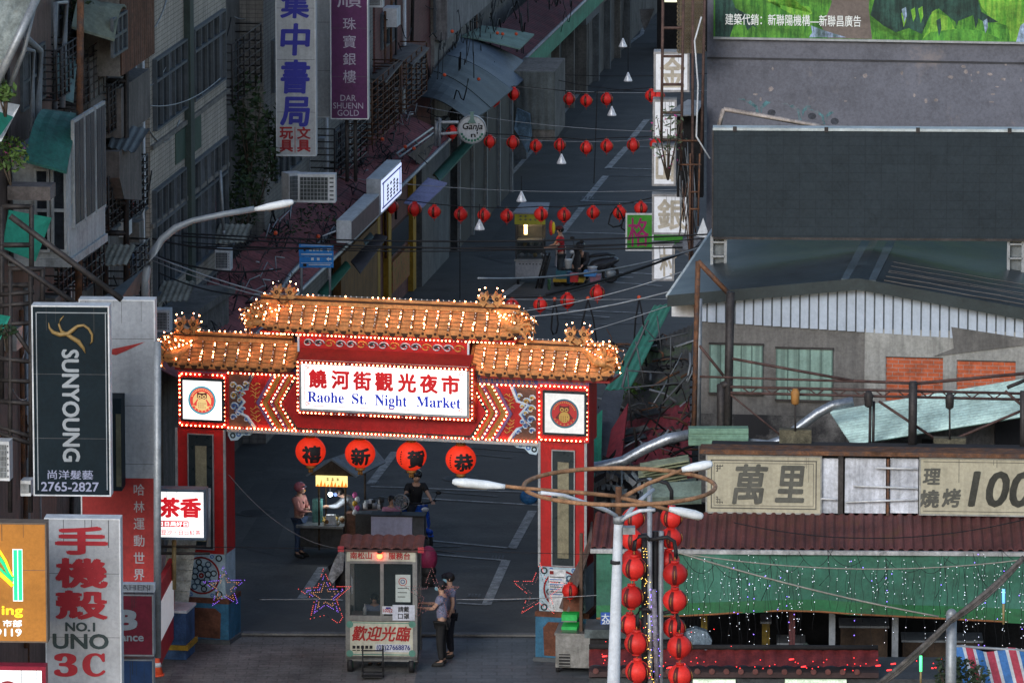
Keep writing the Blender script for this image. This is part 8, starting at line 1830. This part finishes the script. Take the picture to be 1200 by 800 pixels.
c = S2.pt(S2.pix(470, 590, -.3)[0], -.3, S2.pix(470, 588, -.3)[1]); t = thing('desk_fan', 'round grey desk fan standing on the lavender counter', 'fan', Vector((c.x, c.y, S2.o.z + zc2 + .03)))
m = MB(); fr = FF(6, c)
for rr_ in (.06, .11, .165): m.tube([fr.pt(rr_ * cos(2 * pi * i / 20), 0, rr_ * sin(2 * pi * i / 20)) for i in range(20)], .006 if rr_ < .16 else .012, GREYM, 5, closed=True)
for i in range(12): m.tube([fr.pt(0, 0, 0), fr.pt(.165 * cos(i * pi / 6), 0, .165 * sin(i * pi / 6))], .004, GREYM, 4)
m.build('grille', t); m = MB()
for i in range(4): a_ = i * pi / 2; m.prism(fr, [(0, 0), (.14 * cos(a_), .14 * sin(a_)), (.13 * cos(a_ + .8), .13 * sin(a_ + .8))], -.04, -.03, M('fan_blade', (.16, .18, .2), .4))
m.build('blade', t); m = MB(); m.tube([fr.pt(0, -.06, 0), Vector((c.x, c.y + .03, S2.o.z + zc2 + .03))], .018, GREYM, 6); m.tube([fr.pt(0, -.1, 0), fr.pt(0, -.03, 0)], .05, GREYM, 8); m.build('stand', t)
person('person in a pink top with dark hair seated behind the lavender counter', S2.pt(S2.pix(454, 640)[0], -.75, -.02), 165, {'el': (-.22, .12, 1.14), 'wl': (-.1, .3, 1.06), 'pl': (-.05, .33, 1.05), 'er': (.22, .12, 1.14), 'wr': (.1, .3, 1.06), 'pr': (.05, .33, 1.05)}, 1.5, (.50, .22, .30), (.03, .03, .04), .55, longhair=True)
m = MB(); rr = random.Random(15)
for i in range(14): p = at(rr.uniform(423, 448), rr.uniform(588, 597), S2.o.y + 1.2); m.tube([p, p + Z3 * .12], rr.uniform(.04, .07), rr.choice((GREYM, CT, WHITEM, BLACK)), 10)
m.box(FF(4, at(436, 600, S2.o.y + 1.2)), -.35, .3, -.3, .1, -1.1, -.02, CT); tag(m.build('cookware', kind='stuff'), 'jumble of pots and cooking gear between the two stalls', 'cookware')
m = MB(); vs = [at(x, y, 133) for x, y in ((400, 640), (404, 648), (402, 668), (390, 682), (384, 676), (392, 655))]; m.slab(vs, .1, M('silver_sheet', (.32, .33, .36), .4, .5, 6, bump=.8)); m.tube([at(386, 668, 133.3), at(398, 664, 133.3), at(405, 672, 133.3), at(404, 690, 133.3)], [.1, .2, .24, .2], BLACK, 10); tag(m.build('covered_bundle'), 'silver sheet over a dark bundle left of the kiosk', 'bundle')
def scooter(label, pos, face, col, name='motor_scooter'):
 t = thing(name, label, 'scooter', pos); R = Matrix.Rotation(-radians(face), 3, 'Z'); T = lambda *v: Vector(pos) + R @ Vector(v)
 BM = M('scooter_%s' % int(col[2] * 99 + col[0] * 50), col, .25, .05, 3)
 for y in (-.62, .62):
  m = MB(); q = [T(0, y + .21 * cos(a), .25 + .21 * sin(a)) for a in [2 * pi * i / 18 for i in range(18)]]; m.tube(q, .045, BLACK, 6, closed=True); o = m.build('wheel', t)
  m = MB(); m.tube([T(-.03, y, .25), T(.03, y, .25)], .13, GREYM, 12); m.build('rim', o)
 def lof(secs, mat, nm):
  m = MB(); vs = []; n = 10
  for (y, z, w_, h_) in secs:
   for j in range(n): a = 2 * pi * j / n; vs.append(T(w_ * cos(a), y, z + h_ * sin(a)))
  m.raw(vs, [(i * n + j, i * n + (j + 1) % n, (i + 1) * n + (j + 1) % n, (i + 1) * n + j) for i in range(len(secs) - 1) for j in range(n)] + [tuple(range(n))[::-1], tuple((len(secs) - 1) * n + j for j in range(n))], mat, True); return m.build(nm, t)
 lof([(-.85, .62, .05, .05), (-.7, .6, .13, .12), (-.4, .52, .17, .18), (-.1, .48, .16, .14), (.0, .4, .12, .08)], BM, 'body')
 lof([(-.72, .76, .10, .03), (-.5, .80, .15, .05), (-.2, .78, .14, .05), (.0, .74, .08, .03)], BLACK, 'seat')
 m = MB(); m.slab([T(-.14, -.1, .32), T(.14, -.1, .32), T(.13, .32, .32), T(-.13, .32, .32)], .06, BLACK); m.build('floorboard', t)
 m = MB(); P = [(.30, .30, .17), (.36, .55, .19), (.33, .82, .17), (.38, .98, .12)]; vs = []
 for (y, z_, w_) in P: vs += [T(-w_, y - .05, z_), T(-w_ * .5, y + .08, z_), T(w_ * .5, y + .08, z_), T(w_, y - .05, z_), T(w_ * .5, y - .06, z_), T(-w_ * .5, y - .06, z_)]
 m.raw(vs, [(i * 6 + j, i * 6 + (j + 1) % 6, (i + 1) * 6 + (j + 1) % 6, (i + 1) * 6 + j) for i in range(3) for j in range(6)] + [(0, 1, 2, 3, 4, 5), (23, 22, 21, 20, 19, 18)], BM, True); m.build('front_shield', t)
 m = MB(); m.ball(T(0, .47, .9), .07, M('headlight_glass', (.5, .52, .55), .1), 10, 7, 1.2, .6, .8); m.build('headlight', t)
 m = MB(); m.tube([T(-.33, .28, 1.04), T(-.12, .36, 1.02), T(.12, .36, 1.02), T(.33, .28, 1.04)], .02, BLACK, 6); m.tube([T(0, .35, 1.0), T(0, .62, .3)], .03, GREYM, 6); m.build('handlebar', t)
 for s_ in (-1, 1):
  m = MB(); m.tube([T(.25 * s_, .33, 1.04), T(.34 * s_, .34, 1.2)], .008, BLACK, 5); m.ball(T(.36 * s_, .34, 1.22), .055, BLACK, 8, 6, 1.2, .4, .8); m.build('mirror', t)
 m = MB(); m.slab([T(-.05, .66, .47), T(.05, .66, .47), T(.06, .84, .38), T(-.06, .84, .38)], .02, BM); m.tube([T(0, .5, .46), T(0, .8, .46)], .06, BM, 8); m.build('fender', t)
 return t
sp = gnd(489, 640); scooter('blue scooter facing the camera behind the kiosk, ridden by a man in black', sp, 158, (.02, .09, .50))
RID = {'pel': (0, -.30, .88), 'wai': (0, -.27, 1.02), 'che': (0, -.22, 1.22), 'upc': (0, -.20, 1.35), 'nec': (0, -.18, 1.42), 'hd0': (0, -.16, 1.49), 'hd1': (0, -.15, 1.56), 'hd2': (0, -.16, 1.63), 'nose': (0, -.05, 1.54), 'sl': (-.17, -.2, 1.34), 'sr': (.17, -.2, 1.34), 'el': (-.27, .0, 1.14), 'er': (.27, .0, 1.14), 'wl': (-.30, .22, 1.07), 'pl': (-.31, .29, 1.05), 'wr': (.30, .22, 1.07), 'pr': (.31, .29, 1.05), 'hl': (-.1, -.28, .84), 'hr': (.1, -.28, .84), 'kl': (-.17, .12, .80), 'kr': (.17, .12, .80), 'al': (-.14, .10, .42), 'ar': (.14, .10, .42), 'tl': (-.14, .24, .375), 'tr': (.14, .24, .375)}
person('rider in black with a black helmet and green mask on the blue scooter', sp, 172, RID, 1.70, (.02, .02, .024), (.03, .03, .04), .55, helmet=(.02, .022, .026), mask=(.10, .42, .38))
m = MB(); c = at(502, 654, 137); m.ball(c, .24, M('magenta_cover', (.30, .03, .09), .5, .15, 3, bump=.3), 14, 10, .8, .7, 1.15); m.ball(c - Z3 * .28, .17, BLACK, 10, 8); m.tube([Vector((c.x, c.y, 0)), c - Z3 * .3], [.2, .12], BLACK, 8); tag(m.build('covered_scooter_box'), 'magenta covered bundle on dark stand just right of the kiosk roof', 'bundle')
Fa = FF(4, gnd(624, 334)); zf_ = lambda y, o=0: Fa.pix(624, y, o)[1]; fx = lambda px, y=300: Fa.pix(px, y)[0]
t = thing('snack_cart', 'glass sided snack cart with grey roof and yellow sign far up the street', 'food cart', Fa.o); a, b = fx(604), fx(637)
m = MB(); m.box(Fa, a, b, -.8, 0, .2, zf_(306), M('cart_steel', (.34, .36, .40), .45, .12, 2, metal=.2)); m.box(Fa, a - .03, b + .05, -.83, .03, zf_(306), zf_(304), GREYM); m.build('cabinet', t)
for i in range(8): pass
m = MB(); [m.box(Fa, a + .1 + i * .09, a + .14 + i * .09, .0, .01, zf_(310), zf_(309), BLACK) for i in range(7)]; m.build('vent_slot', t)
m = MB()
for x in (a, b - .03):
 for y in (-.8, -.03): m.box(Fa, x, x + .03, y, y + .03, zf_(304), zf_(262), STEEL)
m.build('frame', t)
m = MB(); m.box(Fa, a + .03, b - .03, -.02, -.015, zf_(303), zf_(265), KGL); m.build('glass', t)
m = MB(); m.box(Fa, a + .03, b - .03, -.75, -.1, zf_(285), zf_(283.5), GREYM); m.box(Fa, a + .03, b - .03, -.78, -.76, zf_(303), zf_(265), M('cart_back', (.10, .105, .11), .5, .3, 3)); m.build('shelf', t)
m = MB(); 
for i in range(7): p = Fa.pt(a + .15 + i * .09, -.3, zf_(303) + .05 + .3 * (i % 2)); m.ball(p, .06, (WHITEM, FD[0], GREYM)[i % 3], 8, 6)
m.build('utensil', t)
x0_, x1_, z0_, z1_ = Fa.rect(603, 629, 249, 263, .1); m = MB(); m.box(Fa, x0_, b + .05, .02, .1, z0_, z1_, M('cart_yellow', (.38, .36, .04), .6, .08, 3)); o = m.build('yellow_sign', t)
m = MB()
for i in range(4):
 for j in range(2 if i < 2 else 1): x = x0_ + .12 + i * .13; zz = (z0_ + z1_) / 2 + (.05 if j else -.04); m.box(Fa, x, x + .09, .1, .105, zz - .006, zz + .006, M('sign_navy', (.02, .03, .12), .6)); m.box(Fa, x + .04, x + .05, .1, .105, zz - .03, zz + .035, MATS['sign_navy']); m.box(Fa, x + .01, x + .08, .1, .105, zz + .022, zz + .03, MATS['sign_navy'])
m.build('lettering', o)
m = MB(); m.slab([Fa.pt(a - .06, .14, z1_), Fa.pt(b + .1, .14, z1_), Fa.pt(b + .1, -.95, z1_ + .12), Fa.pt(a + .1, -.95, z1_ + .12)], .04, M('cart_roof_grey', (.26, .28, .31), .5, .1, 2)); m.build('roof', t)
m = MB(); q = Fa.pix(616, 268, -.3); m.tube([Fa.pt(q[0], -.3, q[1] - .15), Fa.pt(q[0], -.3, q[1] + .1)], .045, M('warm_tube', (1, .8, .4), .5, 0, emit=(1, .62, .22), es=9), 8); m.build('lamp', t)
LG2 = bpy.data.lights.new('cart_lamp', 'POINT'); LG2.energy = 9; LG2.color = (1, .72, .4); LG2.shadow_soft_size = .06; lo = bpy.data.objects.new('cart_lamp', LG2); COL.objects.link(lo); lo.location = Fa.pt(q[0] + .1, -.2, q[1] - .1)
for px in (607, 634):
 for yy in (-.1, -.7): m = MB(); c = Fa.pt(fx(px), yy, .1); m.tube([c - Fa.X * .03, c + Fa.X * .03], .1, BLACK, 12); m.build('wheel', t)
m = MB()
for dx in (0, 6): m.tube([at(628 + dx, 338, 172.5), at(640 + dx * .7, 296, 172.6)], .03, BLACK, 5)
for k in range(5): m.tube([at(630 + k * 2.3, 332 - k * 8, 172.5), at(635.5 + k * 2.1, 332 - k * 8, 172.5)], .02, BLACK, 5)
m.slab([at(630, 338, 172.7), at(636, 338, 172.7), at(646, 300, 172.9), at(640, 300, 172.9)], .02, STEEL); tag(m.build('folding_board'), 'black folding board leaning on the right side of the far snack cart', 'board')
person('vendor in a red top and white apron with dark hair beside the far snack cart', gnd(657, 334), 262, {'el': (-.2, .14, 1.16), 'wl': (-.15, .36, 1.12), 'pl': (-.14, .43, 1.12), 'er': (.2, .14, 1.16), 'wr': (.15, .36, 1.10), 'pr': (.14, .43, 1.1)}, 1.62, (.42, .03, .04), (.05, .06, .07), .55, cap=(.12, .03, .03), apron=(.50, .50, .58))
m = MB(); c = at(646, 267, 173); m.ball(c, .16, M('balloon_red', (.6, .05, .05), .4, 0), 10, 8, .4, .4, 1.3); m.ball(c + Vector((.06, -.03, 0)), .14, M('balloon_yellow', (.7, .5, .03), .4, 0), 10, 8, .35, .4, 1.2); tag(m.build('pinwheel_bag'), 'red and yellow paper ornament hanging beside the far snack cart', 'ornament')
tr_ = gnd(672, 336); Tf = FF(6, tr_); t = thing('cargo_trike', 'low cargo trolley loaded with blue and green tubs beside the far vendor', 'trolley', tr_); px1 = lambda px: Tf.pix(px, 320)[0]
m = MB(); m.box(Tf, px1(648), px1(684), -.6, 0, .12, .2, M('trolley_yellow', (.45, .28, .03), .5, .1, 3)); m.build('platform', t)
m = MB(); m.box(Tf, px1(651), px1(668), -.5, -.05, .2, .42, M('tub_teal', (.04, .15, .20), .5, .1, 3)); m.build('tub', t)
for px in (652, 680): m = MB(); c = Tf.pt(px1(px), -.3, .08); m.tube([c - Tf.N * .3, c + Tf.N * .25], .08, BLACK, 10); m.build('wheel', t)
def small(nm, lb, cat, px, py, Y, w_, h_, mat, shape='box'):
 c = at(px, py, Y); m = MB(); fr = FF(8, c); w2 = w_ * Y / F / 2; h2 = h_ * Y / F / 2
 if shape == 'box': m.box(fr, -w2, w2, -w2, w2, -h2, h2, mat); m.box(fr, -w2 * 1.06, w2 * 1.06, -w2 * 1.06, w2 * 1.06, h2 * .8, h2 * 1.02, mat)
 elif shape == 'cyl': m.tube([c - Z3 * h2, c + Z3 * h2 * .9, c + Z3 * h2], [w2 * .85, w2, w2 * 1.08], mat, 14)
 else: m.ball(c, w2, mat, 12, 8, 1, 1, h2 / w2)
 return tag(m.build(nm), lb, cat)
small('bucket', 'white bucket in front of the far vendor', 'bucket', 666, 309, 173.2, 9, 11, WHITEM, 'cyl')
small('storage_tub', 'red tub on the trolley beside the far vendor', 'tub', 673, 325, 173.6, 9, 10, M('tub_red', (.45, .03, .03), .5, .1, 3))
small('water_jug', 'blue jug beside the red tub up the street', 'jug', 667, 325, 173.9, 7, 14, M('jug_blue', (.03, .10, .20), .4, .1, 3), 'cyl')
small('plastic_bottle', 'green capped bottle left of the trolley up the street', 'bottle', 643.5, 333, 173, 4.5, 13, M('bottle_green', (.10, .22, .12), .4, .2, 3), 'cyl')
small('wash_basin', 'white basin with a red rim on the rear of the parked far scooter', 'basin', 694, 315, 174, 12, 5, WHITEM, 'cyl')
small('storage_tub', 'blue tub under the white basin up the street', 'tub', 692, 320, 174, 14, 6, M('tub_blue', (.06, .22, .5), .5, .1, 3))
small('storage_tub', 'dusky pink tub at the right end of the far vendor group', 'tub', 698, 326, 174, 12, 9, M('tub_pink', (.25, .12, .16), .5, .1, 3))
person('crouching helper in dark clothes and black helmet right of the far vendor', gnd(683, 331), 200, {k: tuple(v) for k, v in {'pel': (0, -.1, .42), 'wai': (0, 0, .54), 'che': (0, .1, .72), 'upc': (0, .14, .84), 'nec': (0, .17, .9), 'hd0': (0, .2, .96), 'hd1': (0, .22, 1.03), 'hd2': (0, .22, 1.1), 'nose': (0, .32, 1.01), 'sl': (-.17, .14, .83), 'sr': (.17, .14, .83), 'el': (-.25, .3, .65), 'er': (.25, .3, .65), 'wl': (-.14, .48, .55), 'pl': (-.12, .54, .52), 'wr': (.14, .48, .55), 'pr': (.12, .54, .52), 'hl': (-.1, -.08, .38), 'hr': (.1, -.08, .38), 'kl': (-.16, .28, .5), 'kr': (.16, .28, .5), 'al': (-.14, .0, .09), 'ar': (.14, .0, .09), 'tl': (-.14, .15, .035), 'tr': (.14, .15, .035)}.items()}, 1.68, (.03, .03, .035), (.025, .025, .03), 1, helmet=(.015, .016, .02))
scooter('dark parked scooter behind the blue tub up the street', gnd(690, 333), 250, (.03, .03, .035))
for o in list(bpy.data.objects):
 if o.type == 'MESH' and len(o.data.polygons) == 0: bpy.data.objects.remove(o)
cam = bpy.data.cameras.new('camera'); cam.lens = 36 * F / 1200; cam.sensor_width = 36; cam.clip_start = 1; cam.clip_end = 6000
co = bpy.data.objects.new('camera', cam); COL.objects.link(co); co.location = CAM; co.rotation_euler = (pi / 2 - PIT, 0, 0)
scene.camera = co
w = bpy.data.worlds.new('World'); scene.world = w; w.use_nodes = True
nt = w.node_tree; nt.nodes.clear()
sky = nt.nodes.new('ShaderNodeTexSky'); sky.sky_type = 'NISHITA'; sky.sun_disc = False
EL, ROT = radians(24), radians(200)
sky.sun_elevation = EL; sky.sun_rotation = ROT; sky.air_density = 1.0; sky.dust_density = 1.0; sky.ozone_density = 1.0
bg = nt.nodes.new('ShaderNodeBackground'); bg.inputs[1].default_value = .15
ow = nt.nodes.new('ShaderNodeOutputWorld'); nt.links.new(sky.outputs[0], bg.inputs[0]); nt.links.new(bg.outputs[0], ow.inputs[0])
sl = bpy.data.lights.new('sun', 'SUN'); sl.energy = 1.5; sl.angle = radians(22); sl.color = (.93, .96, 1)
so = bpy.data.objects.new('sun', sl); COL.objects.link(so)
sd = Vector((sin(ROT) * cos(EL), cos(ROT) * cos(EL), sin(EL)))
so.rotation_euler = sd.to_track_quat('Z', 'Y').to_euler(); so.location = (0, 60, 60)
scene.view_settings.view_transform = 'Standard'; scene.view_settings.look = 'None'
scene.view_settings.gamma = 1; scene.view_settings.exposure = EXPO
scene.cycles.use_denoising = True
scene.cycles.max_bounces = 6; scene.cycles.diffuse_bounces = 3; scene.cycles.glossy_bounces = 3; scene.cycles.transparent_max_bounces = 8
scene.cycles.sample_clamp_indirect = 4; scene.cycles.use_light_tree = True
scene.cycles.caustics_reflective = False; scene.cycles.caustics_refractive = False
